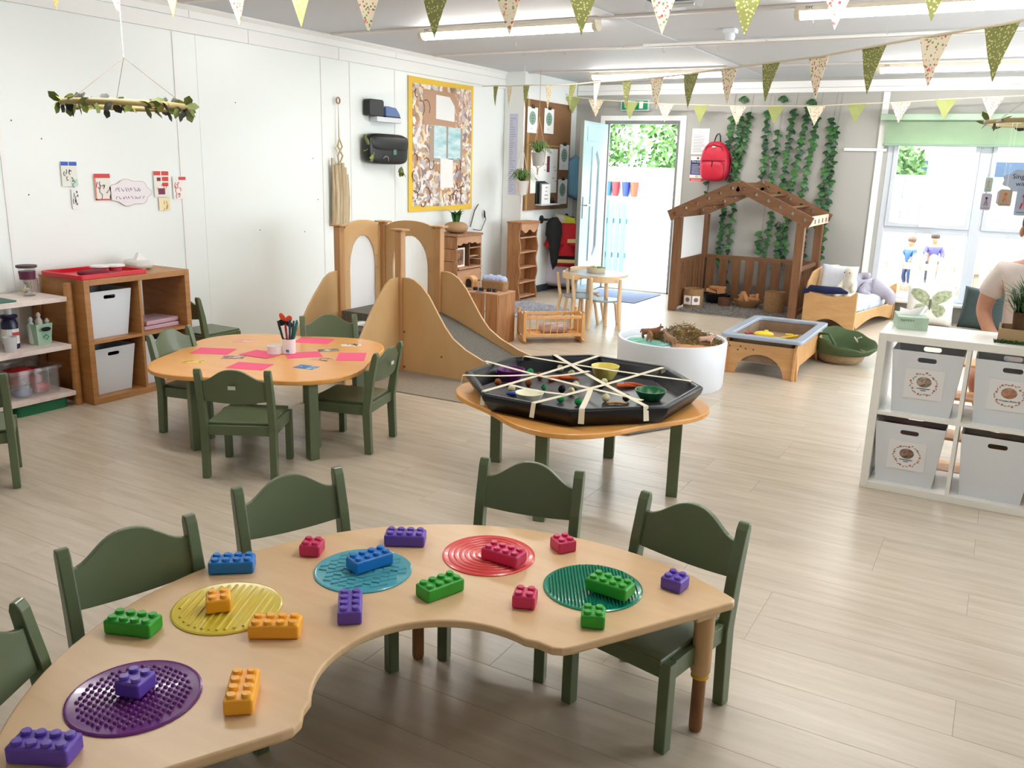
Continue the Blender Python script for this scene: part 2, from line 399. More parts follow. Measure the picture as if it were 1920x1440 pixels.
# ceiling: boards between battens
ce = struct(MB().b2((XL-.1, YF-.1, ZC+.012), (XR+.1, YB+.1, ZC+.08)).obj('ceiling', CEIL), 'pale grey boarded ceiling', 'ceiling')
ys = [YF, -.2, 1.4, 2.95, 4.45, 6.02, 7.54, 9.2, YB]; xs = [XL, -2.69, 0, XR]
for y0, y1 in zip(ys, ys[1:]):
    for x0, x1 in zip(xs, xs[1:]): MB().b2((x0+.004, y0+.004, ZC), (x1-.004, y1-.004, ZC+.012)).obj('panel', CEIL, ce)
for y in ys[1:-1]:
    MB().b2((XL+.1, y-.025, ZC-.018), (XR, y+.025, ZC)).obj('batten', BATTEN, ce, bevel=.003, seg=1)
for x in xs[1:-1]:
    MB().b2((x-.06, YF, ZC-.008), (x+.06, YB, ZC)).obj('batten', CEIL, ce, bevel=.003, seg=1)
MB().cyl((-2.95, 7.36, ZC-.02), (2.9, 7.36, ZC-.02), .012, n=8).obj('conduit', TRIMW, ce)
hk = MB().tube([(0, 0, 0), (0, 0, -.03), (.012, 0, -.042), (.02, 0, -.03)], .0025, 5).mesh('hook', CHROME)
for x, y in ((-4.2, 7.5), (-3.8, 7.55), (-3.2, 7.5), (-2.9, 7.7), (-2.5, 7.4), (-1.9, 7.3), (-1.4, 6.6), (-2.4, 7.7), (-4.0, 7.0), (-1.0, 7.2)):
    place('hook', hk, ce, (x, y, ZC))

# window 1 in the end wall
FR = mat('window_upvc', S(196, 202, 210), .35)
w1 = struct(thing('window_1', 'big white-framed window looking onto the fenced garden', 'window', (0, YB+.04, 0)), 'big white-framed window looking onto the fenced garden', 'window')
for x0, x1 in ((-1.29, -1.225), (-.39, -.275), (.6, .715), (1.135, 1.2)): MB().b2((x0, -.04, .22), (x1, .04, 2.05)).obj('window_frame', FR, w1, bevel=.006)
for z0, z1 in ((.2, .27), (.94, 1.005), (1.99, 2.05)): MB().b2((-1.29, -.035, z0), (1.2, .035, z1)).obj('window_frame', FR, w1, bevel=.006)
for x0, x1 in ((-1.225, -.39), (-.275, .6), (.715, 1.135)):
    sash = MB().ring([(x0, 1.005), (x1, 1.005), (x1, 1.99), (x0, 1.99)], [(x0+.045, 1.045), (x1-.045, 1.045), (x1-.045, 1.95), (x0+.045, 1.95)], ((x0+x1)/2, 1.5), -.055, .0, 'XZ', 24).obj('sash', FR, w1, bevel=.004)
    MB().b2((x0, .008, .27), (x1, .014, .94)).obj('pane', PANE, w1)
    MB().b2((x0+.04, -.02, 1.04), (x1-.04, -.012, 1.955)).obj('pane', PANE, w1)
    c = (x0+x1)/2
    MB().b2((c-.07, -.075, 1.012), (c+.07, -.055, 1.03)).b2((c-.005, -.095, 1.016), (c+.085, -.072, 1.03)).obj('window_handle', WHITEP, w1, bevel=.004)
MB().b2((-1.36, -.16, .185), (1.28, -.04, .215)).obj('window_sill', TRIMW, w1, bevel=.006)
bl = thing('roller_blind', 'pale green roller blind drawn up at the top of the window', 'blind', (0, YB-.09, 0))
MB().b2((-1.39, -.045, 2.12), (1.3, .045, 2.185)).obj('cassette', mat('blind_cassette', S(160, 184, 160), .5), bl, bevel=.008)
BLM = mat('blind_fabric', S(178, 200, 172), .8, S(186, 207, 180), 8)
pb = BLM.node_tree.nodes['Principled BSDF']
tl = BLM.node_tree.nodes.new('ShaderNodeBsdfTranslucent'); tl.inputs[0].default_value = S(176, 206, 168)
mx = BLM.node_tree.nodes.new('ShaderNodeMixShader'); mx.inputs[0].default_value = .5
BLM.node_tree.links.new(pb.outputs[0], mx.inputs[1]); BLM.node_tree.links.new(tl.outputs[0], mx.inputs[2]); BLM.node_tree.links.new(mx.outputs[0], BLM.node_tree.nodes['Material Output'].inputs[0])
MB().b2((-1.33, -.002, 1.875), (1.25, .001, 2.13)).obj('fabric', BLM, bl)
MB().cyl((-1.34, 0, 1.868), (1.26, 0, 1.868), .012, n=10).obj('bottom_bar', mat('blind_bar', S(140, 165, 150), .5), bl, smooth=50)

# garden door, opened inwards
STEELG = mat('grey_frame', S(128, 130, 124), .5)
tr = struct(thing('trim_3', 'white architrave and grey door frame round the garden doorway', 'trim', (0, YB, 0)), 'white architrave and grey door frame round the garden doorway', 'trim')
for x0, x1 in ((DX0-.06, DX0), (DX1, DX1+.075)): MB().b2((x0, -.015, 0), (x1, 0, DZ)).obj('architrave', TRIMW, tr, bevel=.004)
MB().b2((DX0-.06, -.015, DZ), (DX1+.075, 0, DZ+.06)).obj('architrave', TRIMW, tr, bevel=.004)
for x0, x1 in ((DX0, DX0+.035), (DX1-.035, DX1)): MB().b2((x0, 0, 0), (x1, .1, DZ)).obj('door_frame', STEELG, tr, bevel=.004)
MB().b2((DX0+.036, 0, DZ-.04), (DX1-.036, .1, DZ)).obj('door_frame', STEELG, tr, bevel=.004)
MB().b2((DX0, 0, -.01), (DX1, .12, .02)).obj('threshold', CHROME, tr)
DOORM = mat('door_gloss_pale_blue', S(160, 184, 194), .2)
d1 = struct(thing('door_1', 'pale blue garden door standing open into the room', 'door', (DX0+.03, YB-.01, .015), rad(-84.5)), 'pale blue garden door standing open into the room', 'door')
# local x runs from hinge to free edge, +y is the face turned to the window
gl_ = [(.33, .98), (.50, .98), (.50, 1.62), (.33, 1.62)]
MB().ring([(0, 0), (.9, 0), (.9, 2.06), (0, 2.06)], [(.30, .42), (.56, .42), (.56, 1.74), (.30, 1.74)], (.43, 1.05), -.022, .022, 'XZ', 24).obj('leaf_panel', DOORM, d1, bevel=.003)
MB().b2((.29, -.006, .41), (.57, .006, 1.75)).obj('pane', SMOKY, d1)
MB().ring([(.27, .39), (.59, .39), (.59, 1.77), (.27, 1.77)], [(.31, .43), (.55, .43), (.55, 1.73), (.31, 1.73)], (.43, 1.05), .022, .034, 'XZ', 16).obj('glazing_bead', DOORM, d1, bevel=.003)
for z0, z1 in ((.10, .33), (1.83, 2.0)): MB().b2((.12, .022, z0), (.78, .03, z1)).obj('raised_panel', DOORM, d1, bevel=.006)
h = MB().b2((.80, .022, .92), (.85, .032, 1.18)).obj('handle_plate', CHROME, d1, bevel=.004)
MB().tube([(.825, .03, 1.08), (.825, .075, 1.08), (.71, .08, 1.08)], .01, 10).obj('door_handle', CHROME, d1, smooth=50)
MB().b2((-.03, -.026, 0), (.0, .03, 2.06)).obj('hinge_edge', mat('door_seal_brown', S(70, 52, 48), .6), d1)
MB().b2((.9, -.022, 0), (.912, .022, 2.06)).obj('free_edge', STEELG, d1)
# ------------------------------------------------------------------ horseshoe table
TC, TZ, TR, Tr = (-.958, 1.407), .42, .882, .276
A0, A1 = rad(58), rad(241)
def horseshoe(R, r, n=48):
    pts = arc(0, 0, R, A0+.03, A1-.03, n)
    def cr(a, s):   # rounded outer then flared inner corner at an end
        e = Vector((cos(a), sin(a))); t = Vector((-sin(a), cos(a)))*s
        return [e*(R-.002)+t*.012, e*(R-.02), e*(r+.075), e*(r+.05)+t*.004, e*(r+.028)+t*.02, e*(r+.012)+t*.055]
    pts += [tuple(p) for p in cr(A1, -1)]
    pts += arc(0, 0, r, A1-.3, A0+.3, n//2)
    pts += [tuple(p) for p in cr(A0, 1)][::-1]
    return pts
ht = thing('horseshoe_table', 'low birch horseshoe table scattered with chunky bricks in the foreground', 'table', (*TC, 0))
MB().prism(horseshoe(TR, Tr), TZ-.022, TZ).obj('tabletop', BIRCH, ht, bevel=.006, seg=3)
MB().prism(horseshoe(TR-.003, Tr+.003), TZ-.019, TZ-.0215).obj('edge_band', BIRCHE, ht)
for a, r in ((A0+.075, TR-.055), (rad(129), TR-.093), (rad(170), TR-.093), (A1-.075, TR-.055)):
    x, y = r*cos(a), r*sin(a)
    lg = MB().lathe([(.028, TZ-.022), (.028, .19), (.024, .185), (.024, .18)], 16, (x, y, 0)).obj('leg', BEECH, ht, smooth=40)
    MB().lathe([(.019, .185), (.019, .01), (.016, 0)], 14, (x, y, 0)).obj('leg_extension', DARKLEG, lg, smooth=40)
    MB().box((x*.97, y*.97, TZ-.036), (.09, .075, .028), a).obj('mount_block', BIRCHE, lg, bevel=.006)
x, y = (TR-.055)*cos(A0+.075), (TR-.055)*sin(A0+.075)
MB().lathe([(.0195, .168), (.0255, .171), (.0255, .179), (.0195, .182)], 16, (x, y, 0)).obj('rubber_band', flat('yellow_band', 220, 170, 30), ht, smooth=50)

# textured sensory mats
def mat_disc(name, label, x, y, m, kind, r=.137):
    t = thing(name, label, 'sensory mat', (x, y, TZ), 0, 'sensory mats on the horseshoe table')
    b = MB().lathe([(0, 0), (r, 0), (r, .003), (r-.004, .0048), (r-.008, .0034), (0, .0034)], 48).obj('disc', m, t, smooth=40)
    d = MB(); rr = random.Random(3)
    if kind == 'nubs':
        s = .0155
        for i in range(-9, 10):
            for j in range(-10, 11):
                px, py = (i+.5*(j % 2))*s, j*s*.87
                if px*px+py*py < (r-.02)**2: d.lathe([(.0055, .003), (.0045, .0065), (.0025, .008), (0, .0082)], 7, (px, py, 0))
    elif kind == 'spikes':
        s = .0105
        for i in range(-13, 14):
            for j in range(-14, 15):
                px, py = (i+.5*(j % 2))*s, j*s*.87
                if px*px+py*py < (r-.012)**2: d.lathe([(.002, .003), (.0012, .0105), (0, .012)], 5, (px, py, 0))
    elif kind == 'rings':
        for k in range(1, 8): 
            q = .016*k+.004; d.lathe([(q-.005, .003), (q-.003, .0062), (q+.003, .0062), (q+.005, .003)], 40, close=False)
    elif kind == 'ridges':
        for k in range(-6, 7):
            px = k*.019; hl = math.sqrt(max(0, (r-.02)**2-px*px))
            if hl > .01: d.tube([(px*.9-hl*.43, px*.43+hl*.9, .0035), (px*.9+hl*.43, px*.43-hl*.9, .0035)], .004, 6)
    else:
        for i in range(-4, 5):
            for j in range(-5, 6):
                px, py = i*.026+(j % 2)*.012, j*.021
                if px*px+py*py < (r-.024)**2:
                    a = .35 if (i+j) % 2 else .9; d.tube([(px-.011*cos(a), py-.011*sin(a), .0035), (px+.011*cos(a), py+.011*sin(a), .0035)], .0036, 6)
    o = d.obj('texture', m, b, smooth=60); o['kind'] = 'stuff'
    return t
def rubber(name, r, g, b, tr=0): return mat(name, S(r, g, b), .22, trans=tr, coat=.2)
K = 1.123/1.103
def onT(x, y): return (x*K, y*K)
mat_disc('sensory_mat', 'round purple rubber mat covered in round nubs', *onT(-1.452, 1.005), rubber('mat_purple', 108, 36, 124), 'nubs')
mat_disc('sensory_mat', 'round yellow rubber mat with diagonal ridges', *onT(-1.576, 1.37), rubber('mat_yellow', 226, 202, 70, .1), 'ridges')
mat_disc('sensory_mat', 'round turquoise rubber mat with short raised dashes', *onT(-1.422, 1.715), rubber('mat_turquoise', 88, 176, 192, .12), 'dashes')
mat_disc('sensory_mat', 'round coral red rubber mat with concentric rings', *onT(-1.18, 1.988), rubber('mat_coral', 232, 84, 84, .06), 'rings')
mat_disc('sensory_mat', 'round green rubber mat covered in fine spikes', *onT(-.841, 1.972), rubber('mat_green', 0, 134, 104), 'spikes')

# chunky bricks: (label, colour, studs long, P corner, edge angle, on mat)
BR = {'purple': (100, 70, 178), 'green': (40, 160, 42), 'blue': (12, 116, 200), 'pink': (206, 42, 96), 'yellow': (250, 178, 50)}
BU = .0305
stud = MB().lathe([(.0105, 0), (.0105, .005), (.0088, .0075), (0, .0078)], 16)
STUDM = {}; BODYM = {}
def brick(label, col, n, x, y, ang, z):
    m = mat('brick_'+col, S(*BR[col]), .38)
    t = thing('toy_brick', label, 'toy brick', (x, y, z), ang, 'chunky toy bricks on the horseshoe table')
    L, Wd, H = n*BU, 2*BU, .036
    if (col, n) not in BODYM: BODYM[(col, n)] = MB().box((0, 0, H/2), (L, Wd, H)).mesh('brick_body', m)
    place('brick_body', BODYM[(col, n)], t, bevel=.006, seg=4)
    if col not in STUDM: STUDM[col] = stud.mesh('stud', m, 40)
    for i in range(n):
        for j in range(2): place('stud', STUDM[col], t, ((i-(n-1)/2)*BU*.96, (j-.5)*BU, H))
def bq(label, col, n, P, Q, z=TZ, end=False):
    """P-Q: bottom edge nearest the viewer; the brick extends to its left side"""
    P, Q = Vector(P), Vector(Q); d = (Q-P).normalized(); nr = Vector((-d.y, d.x)); c = (P+Q)/2
    if end: c += nr*BU*2; a = math.atan2(nr.y, nr.x)
    else: c += nr*BU; a = math.atan2(d.y, d.x)
    brick(label, col, n, c.x, c.y, a, z)
ZM = TZ+.0085
bq('purple eight-stud brick at the table\'s near corner', 'purple', 4, (-1.5, .757), (-1.391, .811))
bq('purple four-stud brick lying on the purple nubbed mat', 'purple', 2, (-1.502, .995), (-1.449, 1.009), ZM)
bq('green eight-stud brick beside the yellow ridged mat', 'green', 4, (-1.753, 1.148), (-1.644, 1.189))
bq('blue eight-stud brick at the table edge behind the yellow mat', 'blue', 4, (-1.786, 1.491), (-1.689, 1.567))
bq('pink four-stud brick behind the turquoise mat', 'pink', 2, (-1.66, 1.714), (-1.605, 1.739))
bq('yellow four-stud brick lying on the yellow ridged mat', 'yellow', 2, (-1.609, 1.332), (-1.57, 1.376), TZ+.0075)
bq('yellow eight-stud brick touching the yellow mat\'s rim', 'yellow', 4, (-1.447, 1.312), (-1.344, 1.378))
bq('yellow eight-stud brick standing alone beside the purple mat', 'yellow', 4, (-1.266, 1.072), (-1.218, 1.11), TZ, True)
bq('purple eight-stud brick in front of the turquoise mat', 'purple', 4, (-1.308, 1.476), (-1.262, 1.513), TZ, True)
bq('purple eight-stud brick at the far rim between turquoise and coral mats', 'purple', 4, (-1.498, 1.902), (-1.389, 1.962))
bq('blue eight-stud brick lying on the turquoise mat', 'blue', 4, (-1.435, 1.699), (-1.391, 1.816), TZ+.0075)
bq('pink eight-stud brick lying on the coral ringed mat', 'pink', 4, (-1.205, 1.979), (-1.078, 1.976), TZ+.0065)
bq('pink four-stud brick between the coral mat and the far rim', 'pink', 2, (-1.026, 2.142), (-.994, 2.19))
bq('green eight-stud brick between the turquoise and green mats', 'green', 4, (-1.183, 1.688), (-1.143, 1.803))
bq('pink four-stud brick beside the green spiky mat', 'pink', 2, (-.988, 1.786), (-.93, 1.807))
bq('green eight-stud brick lying on the green spiky mat', 'green', 4, (-.857, 1.963), (-.743, 1.955), TZ+.0115)
bq('green four-stud brick at the near rim of the green mat', 'green', 2, (-.791, 1.793), (-.737, 1.815))
bq('purple four-stud brick near the table leg with the yellow band', 'purple', 2, (-.695, 2.106), (-.642, 2.099))

# ------------------------------------------------------------------ toddler chairs
def make_chair():
    t = thing('toddler_chair', 'x', 'chair')
    for s in (-1, 1):
        x = .168*s
        MB().add([(x+a*.017, y+b, z) for (y, z, h) in ((-.165, 0, .02), (-.155, .25, .0225), (-.182, .42, .02), (-.21, .545, .016), (-.214, .565, .008)) for a, b in ((-1, -h), (1, -h), (1, h), (-1, h))],
                 [(3, 2, 1, 0), (16, 17, 18, 19)]+[(4*i+k, 4*i+(k+1) % 4, 4*i+4+(k+1) % 4, 4*i+4+k) for i in range(4) for k in range(4)]).obj('leg', GREEN, t, bevel=.004)
        MB().box((x*.96, .148, .135), (.034, .036, .27)).obj('leg', GREEN, t, bevel=.003)
        MB().box((x*.97, -.005, .243), (.022, .27, .055)).obj('side_rail', GREEN, t, bevel=.003)
    MB().box((0, .15, .245), (.29, .02, .05)).obj('front_rail', GREEN, t, bevel=.003)
    MB().box((0, -.155, .245), (.31, .02, .05)).obj('back_rail', GREEN, t, bevel=.003)
    MB().b2((-.155, -.148, .268), (.155, .178, .284)).obj('seat', GREEN, t, bevel=.005, seg=3)
    mb = MB(); n = 20; vs = []; fs = []
    for i in range(n+1):
        x = -.155+.31*i/n; q = abs(x)/.155
        top = .507+.06*(cos(PI*min(1, q**1.25*1.06))*.5+.5)
        bot = .402-.012*(1-q*q)
        for z, w in ((bot, 0), (top, 0)):
            yy = -.178-(z-.40)*.22-.014*(1-q*q)
            vs += [(x, yy-.009, z), (x, yy+.009, z)]
        if i:
            a = 4*(i-1); b = 4*i
            fs += [(a, b, b+2, a+2), (a+1, a+3, b+3, b+1), (a, a+1, b+1, b), (a+2, b+2, b+3, a+3)]
    fs += [(0, 2, 3, 1), (4*n, 4*n+1, 4*n+3, 4*n+2)]
    mb.add(vs, fs); mb.obj('backrest', GREEN, t, bevel=.003)
    return t
CH = make_chair(); first = [True]
def chair(label, c, fwd, sticker=False, grp='sage green toddler chairs'):
    o = CH if first[0] else copy_tree(CH); first[0] = False
    o.location = (c[0], c[1], 0); o.rotation_euler = (0, 0, math.atan2(fwd[1], fwd[0])-PI/2); tag(o, label, 'chair', grp)
    if sticker: MB().b2((-.018, -.236, .47), (.018, -.234, .488)).obj('sticker', flat('sticker_grey', 205, 208, 196), o)
    return o
chair('sage green toddler chair cut off at the photo\'s left edge behind the purple mat', (-1.55, .928), (.9, .43))
chair('sage green toddler chair at the horseshoe table behind the yellow mat', (-1.729, 1.308), (.965, -.261))
chair('sage green toddler chair at the horseshoe table behind the turquoise mat', (-1.678, 1.822), (.925, -.379))
chair('sage green toddler chair at the horseshoe table between it and the black tray', (-1.25, 2.235), (.185, -.983))
chair('sage green toddler chair at the horseshoe table\'s end beside the banded leg', (-.75, 2.18), (-.21, -.98))
chair('sage green toddler chair cut off beside the white paint shelves', (-4.13, 2.14), (-.83, .55))
chair('sage green toddler chair with pale sticker, back to us at the drawing table', (-3.213, 3.0), (-.485, .875), True)
chair('sage green toddler chair at the drawing table beside the oak cube unit', (-3.93, 3.34), (.977, .215))
chair('sage green toddler chair with white sticker facing the pen pot from the slide side', (-3.05, 3.62), (-.967, -.254), True)
chair('sage green toddler chair behind the drawing table in front of the slide steps', (-3.60, 4.10), (.779, -.627))
chair('sage green toddler chair against the wall behind the oak cube unit', (-5.13, 4.42), (0, 1))

# ------------------------------------------------------------------ clover tables
def clover(a0, r0=.575, dr=.055, n=72): return [((r0+dr*cos(4*(2*PI*i/n-a0)))*cos(2*PI*i/n), (r0+dr*cos(4*(2*PI*i/n-a0)))*sin(2*PI*i/n)) for i in range(n)]
def clover_table(label, c, a0, legs, r0=.575, dr=.055):
    t = thing('clover_table', label, 'table', (*c, 0), 0)
    MB().prism(clover(a0, r0, dr), .415, .44).obj('tabletop', HONEY, t, bevel=.006, seg=3)
    for x, y in legs: MB().box((x-c[0], y-c[1], .2075), (.055, .055, .415), a0).obj('leg', GREEN, t, bevel=.004)
    MB().prism(clover(a0, .4, .02), .36, .415).obj('apron', GREEN, t)
    return t
clover_table('honey-topped clover table with pink cards and a pen pot', (-3.60, 3.57), rad(70), [(-3.04, 3.27), (-3.40, 4.08), (-4.1, 3.86), (-3.66, 3.04)], .635, .06)
clover_table('honey-topped clover table carrying the black mixing tray', (-1.73, 3.76), rad(16), [(-2.22, 3.79), (-1.65, 3.22), (-1.74, 4.2), (-1.25, 3.84)])
ZT = .44
# drawing table things
PINKC = flat('pink_card', 240, 90, 130, .7)
def sheet(name, label, px, w, d, ang, m, z=ZT, grp=None, extra=None):
    t = thing(name, label, 'card', (px[0], px[1], z), ang, grp)
    MB().b2((-w/2, -d/2, 0), (w/2, d/2, .0012)).obj('sheet', m, t)
    if extra: extra(t, w, d)
    return t
def dr(mt, seed):
    def f(t, w, d):
        r = random.Random(seed); mb = MB()
        for k in range(7):
            pts = [(r.uniform(-.42, .42)*w, r.uniform(-.4, .4)*d, .0016)]
            for q in range(4): pts.append((max(-.45*w, min(.45*w, pts[-1][0]+r.uniform(-.2, .2)*w)), max(-.44*d, min(.44*d, pts[-1][1]+r.uniform(-.25, .25)*d)), .0016))
            mb.tube(pts, .0012, 4)
        mb.obj('printed_picture', mt, t)['kind'] = 'stuff'
    return f
G1 = 'pink cards on the drawing table'
sheet('pink_card', 'pink card at the wall side of the drawing table', (-3.94, 3.434), .22, .16, rad(27), PINKC, grp=G1)
sheet('pink_card', 'pink card at the far rim of the drawing table', (-3.688, 4.01), .22, .155, rad(24), PINKC, grp=G1)
sheet('pink_card', 'pink card tucked under the pen pot on its near side', (-3.46, 3.667), .2, .15, rad(52), PINKC, grp=G1)
sheet('pink_card', 'pink card half hidden behind the pen pot', (-3.66, 3.535), .2, .15, rad(5), PINKC, ZT+.0015, grp=G1)
sheet('pink_card', 'pink card nearest the chair with its back to us', (-3.49, 3.285), .21, .15, rad(20), PINKC, grp=G1)
sheet('pink_card', 'pink card in front of the chair by the slide', (-3.209, 3.795), .16, .21, rad(35), PINKC, grp=G1)
G2 = 'small picture cards on the drawing table'
sheet('picture_card', 'yellow picture card at the left lobe of the drawing table', (-3.813, 3.177), .12, .07, rad(30), flat('card_yellow', 232, 200, 96), grp=G2, extra=dr(flat('pr1', 190, 150, 60), 1))
sheet('picture_card', 'mauve picture card beside the nearest pink card', (-3.727, 3.387), .12, .07, rad(34), flat('card_mauve', 150, 110, 120), grp=G2, extra=dr(PAPER, 2))
sheet('picture_card', 'blue picture card with white printing', (-3.234, 3.448), .12, .08, rad(10), flat('card_blue', 56, 128, 186), grp=G2, extra=dr(PAPER, 3))
sheet('picture_card', 'dark patterned picture card on the drawing table', (-3.43, 3.849), .12, .065, rad(50), flat('card_olive', 96, 90, 80), grp=G2, extra=dr(PAPER, 4))
sheet('picture_card', 'peach picture card with a brown doodle', (-3.29, 3.644), .12, .07, rad(8), flat('card_peach', 222, 170, 140), grp=G2, extra=dr(flat('pr2', 120, 70, 50), 5))
sheet('picture_card', 'white picture card at the slide side rim', (-3.42, 4.046), .12, .065, rad(48), flat('card_white', 216, 210, 205), grp=G2, extra=dr(INK, 6))
sheet('picture_card', 'pale pink picture card at the far lobe by the wall', (-4.019, 3.747), .12, .08, rad(30), flat('card_rose', 236, 160, 150), grp=G2, extra=dr(PAPER, 7))
pp = thing('pen_pot', 'white paper pen pot on the drawing table', 'pot', (-3.555, 3.65, ZT+.0028))
MB().lathe([(.038, 0), (.04, .085), (.037, .085), (.035, .003), (0, .003)], 24).obj('cup', PAPER, pp, smooth=50)
MB().box((.022, -.034, .02), (.02, .006, .014)).obj('paint_mark', flat('paint_blue', 60, 130, 200), pp)
lo = thing('paper_pot', 'low white paper ring beside the pen pot', 'pot', (-3.615, 3.60, ZT+.0028))
MB().lathe([(.045, 0), (.045, .045), (.042, .045), (.042, .002), (0, .002)], 24).obj('cup', PAPER, lo, smooth=50)
for lab, c, a, ln in (('red felt pen in the pen pot', (206, 40, 36), 2.6, .16), ('dark green felt pen in the pen pot', (20, 80, 70), -.2, .19), ('teal felt pen in the pen pot', (30, 120, 120), .25, .19), ('black marker in the pen pot', (24, 24, 28), 1.2, .17),
                      ('silver-tipped dark blue pen in the pen pot', (40, 60, 90), -.6, .2), ('black paintbrush in the pen pot', (30, 28, 30), 3.6, .18)):
    p = thing('felt_pen', lab, 'pen', (-3.555+.014*cos(a), 3.65+.014*sin(a), ZT+.01), 0, 'pens in the pen pot')
    e = Vector((.045*cos(a), .045*sin(a), ln)); m = flat('pen_%d_%d' % (c[0], c[1]), *c, rough=.3)
    MB().cyl((0, 0, 0), e*.75, .0065, n=8).obj('barrel', m, p, smooth=50); MB().cyl(e*.72, e, .0078, .006, n=8).obj('cap', m, p, smooth=50)
lfm = flat('paper_leaf_orange', 214, 70, 30)
pl = thing('paper_butterfly', 'orange and black paper butterfly stuck in the pen pot', 'craft butterfly', (-3.57, 3.655, ZT+.012))
MB().cyl((0, 0, 0), (-.01, .0, .17), .002, n=6).obj('stick', DARKG, pl)
for k, (a, m) in enumerate(((.5, lfm), (2.4, lfm), (-.4, BLACKF), (3.5, BLACKF))):
    MB().ell((-.01+.03*cos(a), .0, .175+.03*sin(a)), (.03, .003, .02), 12, 6, rot=Matrix.Rotation(-a, 3, 'Y')).obj('wing', m, pl, smooth=True)

# ------------------------------------------------------------------ black mixing tray
def octo(r, n=8): return [(r*cos(rad(22.5)+2*PI*i/n), r*sin(rad(22.5)+2*PI*i/n)) for i in range(n)]
TRC = (-1.735, 3.785); TRZ = .44
tt = thing('mixing_tray', 'big black octagonal plastic tray criss-crossed with masking tape', 'tray', (*TRC, TRZ), rad(-2))
BLK = mat('black_gloss_plastic', S(8, 11, 19), .34, spec=.35)
TF = mat('tray_floor', S(52, 52, 55), .35, S(60, 60, 63), 30)
mb = MB(); prof = [(.54, 0), (.585, .055), (.592, .078), (.585, .088), (.57, .09), (.555, .086), (.548, .07), (.50, .016)]
mb.lathe(prof, 8, a0=rad(22.5), close=False); mb.obj('rim', BLK, tt, bevel=.012, seg=3, smooth=55)
MB().prism(octo(.51), .004, .016).obj('tray_floor', TF, tt)
def tp(u, v, z=.09): return None
TAPE = mat('masking_tape', S(228, 218, 192), .6)
RZ = .531
tapes = [((-2.313, 3.821), (-1.328, 3.564), 'long, from the slide side to the green bowl'), ((-2.235, 3.49), (-1.95, 3.717), 'from the slide rim to the star of tape'), ((-1.992, 3.287), (-1.88, 4.297), 'from near rim past the purple bowl'), ((-2.198, 4.045), (-1.271, 4.045), 'along the far rim over the yellow bowl'),
         ((-2.083, 4.173), (-1.282, 3.476), 'diagonal across the whole tray'), ((-1.702, 3.234), (-1.48, 4.232), 'from the near rim to the sand tub side'), ((-1.608, 3.62), (-1.49, 3.27), 'short, hanging over the middle of the near rim'), ((-1.942, 3.439), (-1.657, 3.433), 'short, beside the cream bowl'), ((-1.894, 3.68), (-1.757, 3.919), 'short, above the orange carrots')]
for i, (a, b, w) in enumerate(tapes):
    t = thing('masking_tape_strip', 'masking tape strip on the black tray, '+w, 'tape', (0, 0, 0), 0, 'masking tape strips on the black tray')
    z0 = RZ+.0008*i; A, B = Vector((*a, z0)), Vector((*b, z0)); mb = MB(); n = 8; d = (B-A).normalized(); s_ = Vector((-d.y, d.x, 0))*.0125
    L = [A.lerp(B, k/n)-Vector((0, 0, .006*sin(PI*k/n))) for k in range(n+1)]
    mb.add([p+q*s_ for p in L for q in (-1, 1)]+[p+q*s_+Vector((0, 0, .0006)) for p in L for q in (-1, 1)],
           [(2*k, 2*k+1, 2*k+3, 2*k+2) for k in range(n)]+[(18+2*k, 20+2*k, 21+2*k, 19+2*k) for k in range(n)])
    mb.obj('strip', TAPE, t)
    for E_, dd in ((A, -d), (B, d)):
        r_ = (Vector((E_.x, E_.y))-Vector(TRC)).length
        if r_ > .5:
            q = E_+dd*.008
            MB().add([q+s_, q-s_, q-s_*1.05+dd*.012-Vector((0, 0, .065)), q+s_*1.05+dd*.012-Vector((0, 0, .065)), E_+s_, E_-s_], [(0, 1, 2, 3), (4, 5, 1, 0)]).obj('tail', TAPE, t)
def bowl(label, c, x, y, r, h):
    t = thing('bowl', label, 'bowl', (x, y, TRZ+.0165), 0, 'plastic bowls in the black tray')
    MB().lathe([(r*.62, 0), (r*.9, h*.6), (r, h), (r*.96, h), (r*.86, h*.6), (r*.58, .005), (0, .005)], 28).obj('shell', flat('bowl_%d_%d' % (c[0], c[2]), *c, rough=.3), t, smooth=50)
bowl('purple plastic bowl in the black tray', (104, 20, 104), -2.15, 3.80, .075, .06); bowl('pale yellow plastic bowl in the black tray', (232, 216, 110), -1.759, 4.13, .075, .07)
bowl('cream plastic bowl at the near side of the black tray', (240, 238, 214), -1.857, 3.47, .068, .05); bowl('green plastic bowl in the black tray', (16, 110, 60), -1.40, 3.86, .075, .05)
def pom(label, c, x, y, r, n=1):
    t = thing('wool_ball', label, 'pompom', (x, y, TRZ+.0165), 0, 'small loose parts in the black tray'); mb = MB(); rr = random.Random(int(x*1000))
    mb.ell((0, 0, r), (r, r*.92, r), 12, 8)
    mb.v = [v*(1+rr.uniform(-.07, .07)) + Vector((0, 0, .0)) for v in mb.v]
    mb.obj('ball', flat('pom_%d_%d_%d' % c, *c, rough=.9), t, smooth=True)
CRM, GRN, BRN, BLU, BKK = (232, 222, 180), (30, 150, 80), (150, 84, 40), (24, 56, 160), (20, 22, 32)
